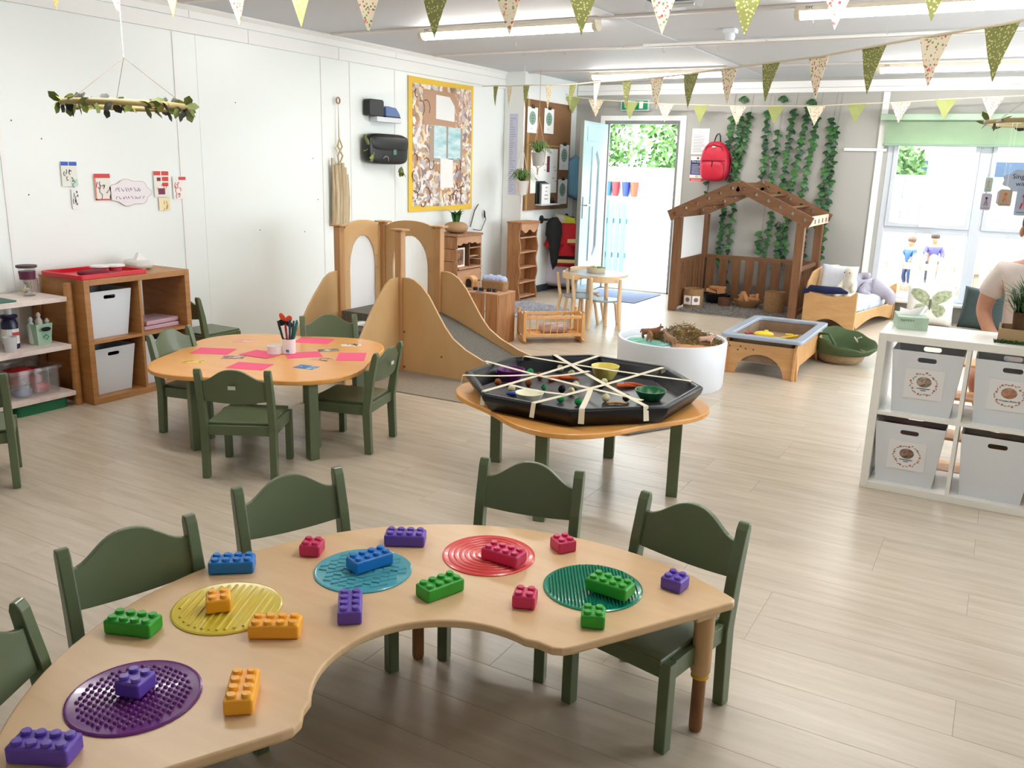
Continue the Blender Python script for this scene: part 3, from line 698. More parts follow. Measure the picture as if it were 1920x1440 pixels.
for lab, c, x, y, r in (('cream ball at the near left of the tray', CRM, -2.022, 3.592, .019), ('cream ball in the middle under the tape crossing', CRM, -1.791, 3.837, .02), ('cream ball beside the black ball', CRM, -1.752, 3.709, .019), ('cream ball between the short tape and the green bowl', CRM, -1.565, 3.7, .02),
                        ('cream ball near the far rim', CRM, -2.02, 4.12, .019), ('cream ball behind the orange carrots', CRM, -1.918, 4.052, .019), ('cream ball beside the carrots', CRM, -1.7, 3.99, .018), ('green ball in front of the cream bowl', GRN, -1.736, 3.559, .019), ('green ball at the near rim', GRN, -1.644, 3.56, .018), ('small green ball left of centre', GRN, -1.91, 3.719, .014),
                        ('green ball inside the tray by the purple bowl', GRN, -2.12, 3.962, .018), ('brown wooden ball by the purple bowl', BRN, -2.144, 3.663, .018), ('brown wooden ball left of centre', BRN, -2.007, 3.736, .019), ('brown wooden ball under the star of tape', BRN, -2.031, 3.905, .018),
                        ('black ball at the centre of the tray', BKK, -1.81, 3.72, .019), ('black ball beside the green bowl', BKK, -1.485, 3.76, .019), ('black ball near the carrots', BKK, -1.683, 3.909, .018)):
    pom(lab, c, x, y, r)
sp = thing('toy_spoon', 'dark blue plastic scoop beside the cream bowl', 'scoop', (-1.98, 3.53, TRZ+.0165), .6)
MB().ell((0, 0, .012), (.035, .02, .011), 14, 7).obj('scoop_bowl', flat('scoop_blue', 20, 50, 150, .3), sp, smooth=True); MB().bar((.03, 0, .01), (.075, 0, .014), .01, .005).obj('handle', flat('scoop_blue', 20, 50, 150), sp)
def carrot(label, x, y, a, c=(222, 96, 36)):
    t = thing('toy_carrot', label, 'toy carrot', (x, y, TRZ+.0165), a, 'toy carrots in the black tray')
    MB().tube([(-.05, 0, .012), (-.045, 0, .013), (0, .003, .012), (.04, 0, .009), (.058, 0, .006)], [.006, .0125, .011, .006, .002], 10).obj('root', flat('carrot_orange', *c), t, smooth=60)
    MB().cyl((-.05, 0, .012), (-.06, 0, .014), .003, n=6).obj('stalk', flat('stalk_green', 90, 130, 60), t)
for lab, x, y, a in (('orange toy carrot nearest the green bowl', -1.585, 4.0, .75), ('orange toy carrot lying against another carrot', -1.56, 4.05, .6), ('orange toy carrot pointing at the tape crossing', -1.956, 3.936, 1.3), ('orange toy carrot beside the brown ball', -1.90, 3.98, .4)): carrot(lab, x, y, a)
bn = thing('wooden_peg', 'pale wooden stick at the near rim of the tray', 'stick', (-1.50, 3.68, TRZ+.0165), .5)
MB().tube([(-.05, 0, .008), (0, .006, .008), (.05, 0, .008)], [.005, .008, .005], 8).obj('stick', PINE, bn, smooth=60)
# ------------------------------------------------------------------ open bins shared by both cube units
def bin_thing(label, loc, rz, grp, top=.315, bot=.26, h=.31, dp=.33, fill=None, slot_back=False):
    """tapered box; local -y is its front face"""
    t = thing('storage_bin', label, 'storage bin', loc, rz, grp); T, B = top/2, bot/2; d = dp
    def P(x, y, z):
        k = B+(T-B)*z/h; q = (.82+.18*z/h); return (x*k, (y*.5*q)*d, z)
    mb = MB()
    # front wall with handle slot, in local plane y = front
    def wall(sgn, hole):
        o = [(-B, 0), (B, 0), (T, h), (-T, h)]
        tmp = MB()
        if hole: tmp.ring(o, rrect(-.042, h-.052, .042, h-.028, .011), (0, h-.04), 0, .004, 'XZ', 40)
        else: tmp.prism(o, 0, .004, 'XZ')
        for v in tmp.v:
            q = .82+.18*v.z/h; v.y = sgn*(.5*q*d)-sgn*v.y
        b = len(mb.v); mb.v += tmp.v
        for f in tmp.f: mb.f.append([b+i for i in f]); mb.mi.append(0)
    wall(-1, True); wall(1, True)
    for s in (-1, 1):
        vs = [(s*B, -.41*d, 0), (s*B, .41*d, 0), (s*T, .5*d, h), (s*T, -.5*d, h)]; w = [(x-s*.004, y, z) for x, y, z in vs]
        mb.add(vs+w, [(0, 1, 2, 3), (4, 7, 6, 5), (3, 2, 6, 7)])
    mb.add([(-B, -.41*d, .003), (B, -.41*d, .003), (B, .41*d, .003), (-B, .41*d, .003)], [(0, 1, 2, 3)])
    mb.obj('bin_shell', WHITEP, t)
    if fill: MB().b2((-T*.93, -.46*d, h*.55), (T*.93, .46*d, h*.78)).obj('contents', fill, t, bevel=.02)
    return t
def cube_unit(label, loc, rz, m, W=.8, H=.8, D=.39, oh=.038, iw=.018, name='cube_unit'):
    """2x2 open unit, local -y is the front, origin at bottom centre of front"""
    t = thing(name, label, 'shelf unit', loc, rz)
    for s in (-1, 1): MB().b2((s*W/2, 0, 0), (s*(W/2-oh), D, H)).obj('side_panel', m, t, bevel=.002)
    MB().b2((-W/2+oh, 0, 0), (W/2-oh, D, oh)).obj('bottom_panel', m, t, bevel=.002)
    MB().b2((-W/2+oh, 0, H-oh), (W/2-oh, D, H)).obj('top_panel', m, t, bevel=.002)
    MB().b2((-iw/2, .002, oh), (iw/2, D, H-oh)).obj('divider', m, t, bevel=.001)
    for s in (-1, 1): MB().b2((s*iw/2, .002, H/2-iw/2), (s*(W/2-oh), D, H/2+iw/2)).obj('shelf', m, t, bevel=.001)
    return t
# oak unit against the left wall (front faces +x)
OX, OY = -4.845, 3.655
cube_unit('oak-effect two-by-two cube unit against the white wall', (OX, OY, 0), PI/2, OAK, W=.79, H=.79, D=.45)
G = 'white bins in the oak cube unit'
for lab, y, z in (('white bin in the oak unit\'s upper cube under the red tray', 3.46, .405), ('white bin in the oak unit\'s lower cube below another bin', 3.455, .04), ('white bin in the oak unit\'s lower cube behind the chair', 3.83, .04)):
    bin_thing(lab, (OX-.2, y, z), PI/2, G, fill=BLACKF, dp=.32, h=.30)
PKT = flat('pink_packet', 214, 170, 184, .3)
for i, lab in enumerate(('lower pack of pink paper in the oak unit', 'upper pack of pink paper in the oak unit')):
    t = thing('paper_pack', lab, 'paper pack', (OX-.17, 3.85, .405+.032*i), .1*i, 'packs of pink paper'); MB().b2((-.11, -.14, 0), (.11, .14, .028)).obj('paper', PKT, t, bevel=.006); MB().b2((-.112, -.142, .005), (.112, .142, .03)).obj('wrapper', CLEAR, t, bevel=.01)
t = thing('tray', 'red plastic tray on the oak unit', 'tray', (-5.055, 3.49, .79), 0)
RED = flat('red_plastic', 205, 24, 40, .35)
MB().ring(rrect(-.2, -.245, .2, .245, .03), rrect(-.185, -.23, .185, .23, .025), (0, 0), .0, .028, 'XY', 40).obj('rim', RED, t, bevel=.003); MB().prism(rrect(-.19, -.235, .19, .235, .03), .0, .005).obj('base', RED, t)
t = thing('folded_cloth', 'maroon cloth folded on the red tray', 'cloth', (-4.97, 3.42, .7955)); MB().ell((0, 0, .018), (.07, .09, .018), 16, 8, .6).obj('cloth', flat('maroon_cloth', 120, 20, 44, .85), t, smooth=True)
for i, (x, y) in enumerate(((-5.06, 3.53), (-5.03, 3.62))):
    t = thing('glue_tub', ('clear tub with white lid on the red tray beside the cloth', 'clear tub with white lid on the red tray\'s far end')[i], 'tub', (x, y, .7955), 0, 'tubs on the red tray')
    MB().lathe([(.034, 0), (.038, .034), (0, .034)], 16).obj('tub_body', CLEAR, t, smooth=50); MB().lathe([(.056, .035), (.06, .038), (.06, .047), (0, .05)], 20).obj('lid', PAPER, t, smooth=50)
    MB().lathe([(.0386, .008), (.0392, .03)], 16, close=False).obj('tub_label', flat('tub_label_red', 190, 60, 80), t)
t = thing('wipes_pack', 'white pack of baby wipes on the oak unit', 'wipes', (-5.13, 3.87, .79), -.3); MB().ell((0, 0, .03), (.12, .075, .03), 18, 8, .55).obj('pack', flat('pack_grey_white', 216, 214, 206, .4), t, smooth=True)
MB().add([(-.02, -.03, .055), (.05, -.03, .055), (.06, .04, .06), (-.01, .04, .06), (.03, 0, .11), (-.05, .01, .10)], [(0, 1, 4), (1, 2, 4), (2, 3, 4), (3, 5, 4), (0, 4, 5), (3, 0, 5)]).obj('tissue', PAPER, t)

# white paint shelves at the left edge
sh = thing('paint_shelves', 'white shelf unit with round wooden posts holding paint things', 'shelf unit', (0, 0, 0))
SHW = mat('worn_white_shelf', S(228, 214, 206), .6, S(206, 176, 172), 7, lo=.5, hi=.75)
for z in (.10, .395, .69): MB().b2((-5.32, 2.45, z-.028), (-4.93, 3.2, z)).obj('shelf', SHW, sh, bevel=.002)
for x, y in ((-4.955, 3.226), (-5.29, 3.226), (-4.955, 2.42), (-5.29, 2.42)): MB().lathe([(.025, 0), (.025, .76), (.02, .77), (0, .772)], 16, (x, y, 0)).obj('post', OAK, sh, smooth=40)
t = thing('paint_bottle', 'dark blue paint bottle with white cap and label', 'bottle', (-5.1, 2.93, .395)); MB().lathe([(.044, 0), (.046, .01), (.046, .15), (.035, .175), (.05, .19), (.045, .2), (.018, .205), (0, .205)], 20).obj('bottle_body', flat('navy_bottle', 30, 30, 66, .3), t, smooth=40)
MB().lathe([(.02, .205), (.02, .24), (0, .241)], 16).obj('cap', WHITEP, t, smooth=40); MB().lathe([(.0468, .03), (.0468, .12)], 20, close=False).obj('bottle_label', PAPER, t); MB().box((.046, .006, .09), (.004, .04, .02)).obj('emblem', flat('label_red', 200, 60, 60), t)
t = thing('paint_bucket', 'mint green bucket of paint droppers', 'bucket', (-5.08, 3.1, .395)); MNT = flat('mint_plastic', 172, 204, 180, .4)
MB().lathe([(.05, 0), (.066, .13), (.062, .13), (.046, .004), (0, .004)], 4, a0=PI/4, sx=1.15, sy=1.15).obj('bucket_body', MNT, t, bevel=.008)
MB().ell((.068, 0, .10), (.004, .032, .014), 14, 6).obj('badge', BLACKF, t, smooth=True); MB().tube([(.062, -.02, .05), (.064, 0, .065), (.063, .015, .05), (.062, 0, .035)], .004, 6).obj('bow', flat('teal_bow', 30, 150, 120), t)
for i, (x, y, c) in enumerate(((-.02, -.04, (216, 230, 220)), (.0, .0, (232, 222, 214)), (.015, .042, (228, 232, 226)))):
    d = thing('paint_dropper', ('pale green dropper bottle in the mint bucket', 'tallest white dropper bottle in the mint bucket', 'short white dropper bottle in the mint bucket')[i], 'bottle', (-5.08+x, 3.1+y, .4), 0, 'dropper bottles in the mint bucket'); z = (.155, .18, .14)[i]
    MB().lathe([(.018, 0), (.02, z-.04), (.009, z-.02), (.014, z-.005), (.006, z+.01), (0, z+.012)], 12).obj('bottle_body', flat('dropper_%d' % i, *c), d, smooth=40)
t = thing('plastic_cup', 'frosted plastic cup on the middle paint shelf', 'cup', (-5.0, 2.865, .395)); MB().lathe([(.03, 0), (.04, .09), (.037, .09), (.028, .003), (0, .003)], 20).obj('cup', mat('frosted', S(220, 220, 222), .3, trans=.35), t, smooth=50)
t = thing('collage_jar', 'open-topped clear jar of shells with a dark lid on the paint shelves', 'jar', (-5.13, 3.09, .69)); MB().lathe([(.035, 0), (.05, .05), (.042, .12), (.05, .17), (.047, .17), (.039, .12), (.046, .05), (.03, .003), (0, .003)], 20).obj('glass', CLEAR, t, smooth=50)
MB().lathe([(.05, .17), (.058, .172), (.058, .185), (.0, .188)], 20).obj('lid', flat('brown_lid', 74, 54, 48), t, smooth=40); MB().lathe([(.0435, .10), (.0445, .118), (.047, .15), (.0, .15)], 20).obj('band', flat('purple_fill', 90, 30, 60), t, smooth=40)
for k in range(9): MB().ell((random.uniform(-.022, .022), random.uniform(-.022, .022), .015+.009*k), (.016, .012, .01), 10, 6).obj('shell_piece', flat('shell_%d' % (k % 3), *((200, 180, 150), (150, 120, 90), (210, 190, 90))[k % 3]), t, smooth=True)
t = thing('glass_ornament', 'clear glass ornament leaning by the collage jar', 'ornament', (-5.17, 3.17, .69)); MB().ell((0, 0, .06), (.03, .03, .06), 14, 8).obj('glass', CLEAR, t, smooth=True)
t = thing('craft_mat', 'dark green mat on the top paint shelf', 'mat', (-5.07, 2.83, .69)); MB().prism(rrect(-.11, -.12, .11, .09, .03), 0, .006).obj('mat', flat('bottle_green', 40, 100, 80), t)
t = thing('storage_box', 'clear lidded-rim box of red cloth on the bottom paint shelf', 'box', (-5.12, 2.99, .10)); 
MB().ring(rrect(-.14, -.15, .14, .15, .02), rrect(-.135, -.145, .135, .145, .02), (0, 0), 0, .17, 'XY', 40).obj('box_wall', CLEAR, t); MB().ring(rrect(-.155, -.165, .155, .165, .02), rrect(-.137, -.147, .137, .147, .02), (0, 0), .155, .172, 'XY', 40).obj('box_rim', CLEAR, t)
for k in range(7): MB().ell((random.uniform(-.07, .07), random.uniform(-.09, .09), .04+.017*k), (.06, .05, .03), 12, 7, .7).obj('cloth_piece', flat('red_cloth_%d' % (k % 2), *((196, 40, 44), (170, 26, 36))[k % 2], rough=.9), t, smooth=True)
MB().ell((.09, -.07, .03), (.04, .06, .025), 12, 6, .7).obj('blue_piece', flat('blue_cloth', 60, 70, 120), t, smooth=True)
t = thing('crate', 'green plastic crate on the floor under the paint shelves', 'crate', (-5.1, 3.0, 0)); MB().ring(rrect(-.14, -.16, .14, .16, .02), rrect(-.13, -.15, .13, .15, .02), (0, 0), 0, .06, 'XY', 40).obj('wall', flat('crate_green', 20, 110, 70), t); MB().prism(rrect(-.13, -.15, .13, .15, .02), .0, .005).obj('base', flat('crate_green', 20, 110, 70), t)

# ------------------------------------------------------------------ left wall: cards, wreath, wood bundle, bag, poster
XW = XL+.0075
def card(name, label, y0, y1, z1, z0, m, cat='card', grp='activity cards on the white wall', parts=()):
    t = thing(name, label, cat, (XW, (y0+y1)/2, z0), 0, grp); w = (y1-y0)/2
    MB().b2((0, -w, 0), (.0025, w, z1-z0)).obj('sheet', m, t)
    for nm, a, b, c, d, mm in parts: MB().b2((.0025, a*w, c*(z1-z0)), (.0035, b*w, d*(z1-z0))).obj(nm, mm, t)
    return t
def scribble(t, m, w, h, n, seed, x=.004, y0=0, z0=0, r=.0022):
    rr = random.Random(seed); mb = MB()
    for k in range(n):
        cy, cz = rr.uniform(-.75, .75)*w, rr.uniform(.12, .85)*h; a = rr.uniform(0, 6.28)
        mb.tube([(x, y0+cy+.3*w*cos(a+q)*q*.4, z0+cz+.11*h*sin(a+q)*(1+.3*q)) for q in (0, .8, 1.6, 2.4)], r, 4)
    o = mb.obj('drawn_lines', m, t); o['kind'] = 'stuff'; return o
CB, CR_, CP, CG = flat('print_blue', 60, 90, 190), flat('print_red', 214, 62, 58), flat('print_plum', 120, 30, 70), flat('print_mint', 196, 222, 206)
t = card('activity_card', 'card with blue header and green landscape drawing on the wall', 3.504, 3.614, 1.484, 1.33, flat('card_cream', 232, 234, 224), parts=(('header', -1, -.08, .84, 1, CB), ('header', .02, 1, .84, 1, CB), ('picture', .1, .98, .02, .3, CG))); scribble(t, INK, .05, .12, 8, 1)
t = card('activity_card', 'narrow strip of black marks hanging under the blue-header card', 3.56, 3.612, 1.31, 1.184, flat('card_pale', 236, 238, 234)); scribble(t, INK, .02, .12, 8, 2)
t = card('activity_card', 'card with red frame and plum drawing left of the cloud sign', 3.731, 3.85, 1.41, 1.237, flat('card_cream', 232, 234, 224), parts=(('header', -1, 1, .84, 1, CR_), ('frame', -1, -.82, 0, .84, flat('print_orange', 226, 130, 100)), ('frame', -1, 1, 0, .05, CR_))); scribble(t, CP, .05, .14, 9, 3)
t = thing('cloud_sign', 'white cloud-shaped sign with purple handwriting between the red cards', 'sign', (XW, 4.0, 1.285), 0)
cl = [( .165*cos(a)*(1+.07*cos(7*a)), .085*sin(a)*(1+.09*cos(7*a))) for a in [2*PI*i/56 for i in range(56)]]
MB().prism(cl, 0, .0025, 'YZ').obj('sheet', flat('cloud_lilac', 236, 230, 234), t); MB().tube([(.003, *p) for p in cl]+[(.003, *cl[0])], .0014, 4).obj('outline', flat('outline_rose', 214, 180, 170), t)
pur = flat('ink_purple', 96, 62, 140); scr = MB()
for row, (n, zz, hh) in enumerate(((9, .02, .022), (10, -.035, .015))):
    for k in range(n):
        y = -.105+.023*k; ph = k*1.7+row; scr.tube([(.003, y+.009*cos(ph+q), zz+hh*.6*sin(ph*.7+q*1.3)) for q in (0, 1, 2, 3)], .0017, 4)
scr.obj('handwriting', pur, t)
t = card('activity_card', 'card with red header and red cup pictures on the wall', 4.199, 4.325, 1.43, 1.25, flat('card_cream', 232, 234, 224), parts=(('header', -1, -.1, .84, 1, CR_), ('header', .05, 1, .84, 1, CR_), ('picture', .1, .95, .62, .78, CR_), ('picture', -.6, -.1, .62, .76, CP), ('picture', .1, .9, .42, .56, CR_), ('picture', -.5, .4, .1, .34, CP))); scribble(t, CR_, .05, .1, 4, 5)
t = card('activity_card', 'pale yellow card hanging under the red-header card', 4.23, 4.325, 1.245, 1.155, flat('card_butter', 240, 226, 180)); scribble(t, flat('print_tan', 206, 160, 110), .04, .09, 7, 6)
t = card('activity_card', 'narrow red and white card at the end of the wall display', 4.36, 4.475, 1.395, 1.233, flat('card_white2', 240, 238, 234), parts=(('header', -.1, 1, .84, .98, CR_),)); scribble(t, CR_, .05, .14, 9, 7)

# hanging leaf wreath
leafpts = [(0, 0), (.35, .28), (.7, .3), (1, 0), (.7, -.3), (.35, -.28)]
def leaf_mesh(name, L, m, curl=.15, fat=1):
    vs = [(x*L, y*L*fat, -curl*L*x*x) for x, y in leafpts]+[(.35*L, 0, .05*L), (.7*L, 0, .02*L-curl*L*.5)]
    return MB().add(vs, [(0, 6, 1), (1, 6, 7, 2), (2, 7, 3), (0, 5, 6), (5, 4, 7, 6), (4, 3, 7)]).mesh(name, m, True)
WLF = [leaf_mesh('leaf', .065, flat('wreath_leaf_olive', 104, 118, 52, .6)), leaf_mesh('leaf', .06, flat('wreath_leaf_dark', 48, 50, 38, .6)), leaf_mesh('leaf', .05, flat('wreath_leaf_lime', 150, 164, 80, .6))]
def hoop(label, c, R, zt, leaves, seed, r=.011, spread=(0, 6.28)):
    t = thing('hanging_wreath', label, 'wreath', c); rr = random.Random(seed)
    MB().tube([(R*cos(2*PI*i/40), R*sin(2*PI*i/40), 0) for i in range(41)], r, 8).obj('hoop', flat('hoop_wood', 178, 160, 110), t, smooth=60)
    for a in (.6, 2.7, 4.6): MB().cyl((R*cos(a), R*sin(a), 0), (0, 0, .27*R/.35), .0012, n=4).obj('cord', flat('cord_brown', 150, 120, 96), t)
    MB().cyl((0, 0, .27*R/.35), (0, 0, zt-c[2]), .0022, n=5).obj('cord', PAPER, t)
    for k in range(leaves):
        a = rr.uniform(*spread); q = R+rr.uniform(-.01, .01)
        place('leaf', rr.choice(WLF), t, (q*cos(a), q*sin(a), rr.uniform(-.01, .01)), rot=(rr.uniform(-1.2, 1.2), rr.uniform(-1.3, 1.3), rr.uniform(0, 6.28)))
    return t
hoop('leafy hoop wreath hanging in front of the white wall', (-3.7, 2.80, 1.765), .275, ZC, 90, 4, .014)

# driftwood bundle with knotted cord
t = thing('driftwood_hanging', 'bundle of bleached driftwood hanging on a knotted cord', 'wall hanging', (XW+.03, 6.15, 1.0), 0)
DW = mat('driftwood', S(206, 188, 158), .8, S(178, 156, 122), 9, (6, 6, .5), rnd=.1)
for i, (y, z1, r) in enumerate(((-.10, .56, .016), (-.06, .50, .03), (-.015, .50, .026), (.03, .52, .03), (.07, .48, .022), (.095, .42, .02))):
    MB().tube([(0, y, -.02), (.006, y+.01, z1*.5), (0, y+.004, z1)], [r, r*.9, r*.7], 8).obj('driftwood_stick', DW, t, smooth=60)
MB().tube([(0, 0, .5), (.01, -.03, .58), (.01, .03, .66), (0, 0, .74), (0, .0, 1.03)], [.009, .009, .008, .006, .0015], 6).tube([(0, 0, .5), (.01, .035, .58), (.01, -.025, .66), (0, 0, .72)], .008, 6).obj('cord', flat('cord_tan', 196, 178, 140), t, smooth=60)
MB().tube([(.0, .022*cos(2*PI*i/14), 1.05+.026*sin(2*PI*i/14)) for i in range(15)], .007, 6).obj('shell_ring', flat('shell_ring', 170, 130, 104), t, smooth=60)
MB().tube([(0, -.03, .62), (.01, -.06, .64), (.01, -.03, .68)], .005, 5).obj('twig', flat('pale_twig', 190, 180, 120), t)

# black satchel and little shelf
t = thing('camera_bag', 'black satchel with green strap hanging on the white wall', 'bag', (XW+.01, 6.77, 1.52), 0)
MB().ell((.06, 0, .135), (.06, .3, .14), 24, 12, .4).obj('bag_body', mat('black_leather', S(8, 8, 11), .38), t, smooth=True)
MB().ell((.075, .01, .19), (.055, .29, .075), 24, 10, .45).obj('flap', mat('black_leather', S(8, 8, 11), .38), t, smooth=True)
MB().tube([(.03, -.27, .25), (.08, -.3, .2), (.1, -.24, .1), (.1, -.27, .02)], .016, 8).obj('strap', flat('olive_strap', 104, 118, 60), t, smooth=60)
MB().box((.122, .06, .13), (.006, .05, .09)).obj('clasp', flat('clasp_teal', 90, 130, 120, .3), t, bevel=.003)
MB().tube([(.12, -.12, .05), (.125, -.09, .07), (.125, -.05, .06), (.12, -.04, .03)], .006, 6).obj('buckle', CHROME, t)
for k in range(7): place('leaf', WLF[k % 3 if k % 3 != 1 else 0], t, (.1, -.29+.03*random.random() if k < 3 else .18+.08*random.random(), .15-.03*k if k < 3 else -.02-.02*(k-3)), rot=(random.uniform(-1, 1), random.uniform(.3, 1.3), random.uniform(0, 6)), scale=(1.3, 1.3, 1.3))
t = thing('wall_shelf', 'small white wall ledge above the black satchel', 'shelf', (XW, 6.79, 1.90)); MB().b2((0, -.17, 0), (.09, .2, .045)).obj('ledge', WHITEP, t, bevel=.003)
t = thing('storage_case', 'tall black case standing on the white wall ledge', 'case', (XW, 6.65, 1.9455)); MB().prism(rrect(-.13, 0, .08, .15, .025), .01, .085, 'YZ').obj('case', mat('black_leather', S(8, 8, 11), .38), t, bevel=.006)
t = thing('storage_case', 'blue-grey case on the white wall ledge beside the tall black one', 'case', (XW, 6.86, 1.9455)); MB().prism([(-.1, 0), (.12, 0), (.12, .03), (.06, .09), (-.06, .1), (-.1, .09)], .01, .085, 'YZ').obj('case', flat('slate_blue', 96, 120, 170), t, bevel=.006); MB().b2((.01, -.1, 0), (.088, .12, .012)).obj('base', BLACKM, t)

# big collage poster
t = thing('collage_poster', 'tall yellow-bordered collage poster on the white wall', 'poster', (XW, 7.815, 1.05)); PW_, PH = .595, 1.315
MB().prism([(-PW_, 0), (-.2, .005), (.3, -.004), (PW_, .0), (PW_-.005, .6), (PW_, PH), (0, PH-.004), (-PW_, PH)], 0, .006, 'YZ').obj('backing_paper', mat('yellow_paper', S(238, 192, 76), .7, S(232, 200, 60), 4), t)
def collage_mat():
    m = bpy.data.materials.new('collage_print'); m.use_nodes = True; nt = m.node_tree; N = nt.nodes; L = nt.links; p = N['Principled BSDF']; p.inputs['Roughness'].default_value = .5
    tc = N.new('ShaderNodeTexCoord'); nz = N.new('ShaderNodeTexNoise'); nz.inputs['Scale'].default_value = 6; ad = N.new('ShaderNodeVectorMath'); ad.operation = 'MULTIPLY_ADD'; ad.inputs[1].default_value = (.25, .25, .25)
    L.new(tc.outputs['Object'], nz.inputs['Vector']); L.new(nz.outputs['Color'], ad.inputs[0]); L.new(tc.outputs['Object'], ad.inputs[2])
    vo = N.new('ShaderNodeTexVoronoi'); vo.inputs['Scale'].default_value = 21; L.new(ad.outputs[0], vo.inputs['Vector'])
    sc = N.new('ShaderNodeSeparateColor'); L.new(vo.outputs['Color'], sc.inputs[0]); cr = N.new('ShaderNodeValToRGB')
    cols = [(176, 140, 112), (206, 172, 134), (232, 226, 220), (180, 166, 172), (238, 234, 230), (196, 146, 106), (150, 128, 126), (218, 206, 192), (190, 160, 140), (232, 212, 170), (240, 238, 236), (200, 190, 190)]
    cr.color_ramp.interpolation = 'CONSTANT'
    for i, c in enumerate(cols):
        e = cr.color_ramp.elements[i] if i < 2 else cr.color_ramp.elements.new(i/len(cols)); e.position = i/len(cols); e.color = S(*c)
    L.new(sc.outputs[0], cr.inputs[0]); L.new(cr.outputs[0], p.inputs['Base Color']); return m
MB().prism([(-.53, .06), (.0, .045), (.55, .06), (.56, .9), (.54, 1.27), (.1, 1.26), (-.53, 1.25)], .006, .009, 'YZ').obj('printed_picture', collage_mat(), t)
def pr(nm, f0, f1, g0, g1, m, x0=.009, x1=.012): return MB().b2((x0, -PW_+f0*2*PW_, PH*(1-g1)), (x1, -PW_+f1*2*PW_, PH*(1-g0))).obj(nm, m, t)
pr('tan_panel', .2, .75, .08, .34, flat('tan_card', 190, 150, 120)); pr('tan_panel', .33, .82, .345, .362, flat('tan_card', 190, 150, 120), .009, .0105); pr('grey_panel', .3, .82, .363, .62, flat('grey_brown_card', 176, 156, 140), .009, .0113)
MB().prism([(-PW_+.39*2*PW_, PH*.71), (-PW_+.68*2*PW_, PH*.70), (-PW_+.68*2*PW_, PH*.82), (-PW_+.6*2*PW_, PH*.885), (-PW_+.39*2*PW_, PH*.89)], .012, .014, 'YZ').obj('white_panel', PAPER, t)
SKYP = mat('sea_photo', S(226, 240, 244), .4, S(150, 205, 210), 3, (1, 1, 4))
pr('sea_picture', .36, .55, .34, .59, SKYP, .012, .0145); pr('sea_picture', .58, .78, .345, .595, SKYP, .012, .0145); pr('white_sheet', .46, .66, .59, .82, PAPER, .012, .0145)
lines = MB()
rr = random.Random(5)
for k in range(26):
    y, z = rr.uniform(-.5, .5), rr.uniform(.07, .5) if k < 18 else rr.uniform(.5, 1.2)
    if abs(y) < .2 and z > .25: continue
    r = rr.uniform(.03, .07); a = rr.uniform(0, 6); lines.tube([(.012, y+r*cos(a+q), z+r*1.2*sin(a+q)) for q in (0, .7, 1.4, 2.1, 2.8)], .005, 5)
lines.obj('drawn_lines', flat('line_brown', 120, 84, 80), t)['kind'] = 'stuff'
flw = MB()
for k in range(50): flw.ell((.012, rr.uniform(.22, .52), rr.uniform(.82, 1.22)), (.004, .014, .014), 6, 4)
flw.obj('blossom_print', flat('blossom_pink', 226, 190, 180), t)['kind'] = 'stuff'
# ------------------------------------------------------------------ wooden slide corner
X0, X1, Y0, Y1 = -4.49, -3.905, 5.19, 5.70
sl_ = thing('play_slide', 'wooden toddler slide tower with arched windows and grey carpet ramp', 'slide', (0, 0, 0))
for i, (x, y, h) in enumerate(((X0, Y0, 1.05), (X0+.03, Y1, 1.06), (X1, Y0, 1.05), (X1, Y1, 1.05))):
    MB().box((x, y, h/2), (.06, .06, h)).obj('post', PLYPOST, sl_, bevel=.006)
    MB().prism(rrect(x-.06, y-.05, x+.06, y+.05, .015), h, h+.014).obj('post_cap', PLYPOST, sl_, bevel=.004)
def arch_panel(u0, u1, pl, off, pane):
    c = (u0+u1)/2; w = (u1-u0)/2; top = 1.04
    outer = [(u0, .28), (u1, .28), (u1, top-.02)]+[(c+w*cos(a)*.98, top-.02+.07*sin(a)) for a in [PI*i/12 for i in range(1, 12)]]+[(u0, top-.02)]
    iw = w*.70
    inner = rrect(c-iw, .36, c+iw, .80, .03)[10:]+arc(c+iw-.0, .78, .001, 0, .1, 1)+[(c+iw*cos(a), .74+.23*sin(a)) for a in [PI*i/16 for i in range(0, 17)]]
    inner = [(c-iw, .37), (c-iw+.03, .345), (c+iw-.03, .345), (c+iw, .37)]+[(c+iw*cos(a), .72+.25*sin(a)) for a in [PI*i/18 for i in range(0, 19)]]
    MB().ring(outer, inner, (c, .66), off-.011, off+.011, pl, 64).obj('arch_panel', PLY, sl_, bevel=.003)
    MB().prism(inner, off-.002, off+.002, pl).obj('window_pane', pane, sl_)
    bm_ = MB()
    for a in range(9):
        t_ = PI*a/8; u, v = c+(iw+.022)*cos(t_), .70+.27*sin(t_)
        P = (lambda d: (off+d, u, v)) if pl == 'YZ' else (lambda d: (u, off-d, v))
        MB().cyl(P(.011), P(.016), .006, n=8).obj('bolt', CHROME, sl_, smooth=40)
arch_panel(Y0+.03, Y1-.03, 'YZ', X0+.015, SMOKY)
arch_panel(X0+.06, X1-.03, 'XZ', Y1, PANE)
nearp = [(0, .708), (.05, .71), (.1, .70), (.165, .663), (.235, .59), (.31, .479), (.38, .378), (.452, .297), (.56, .23), (.73, .16), (.95, .10), (1.08, .075), (1.12, .05), (1.12, 0), (0, 0)]
def side(ox, oy, plane, off, label=None):
    pts = [((X1+.03+a) if plane == 'XZ' else (Y0-.03-a*.86), b) for a, b in nearp]
    MB().prism(pts, off-.009, off+.009, plane).obj('side_panel', PLY, sl_, bevel=.003)
side(0, 0, 'XZ', Y0); side(0, 0, 'XZ', Y1)
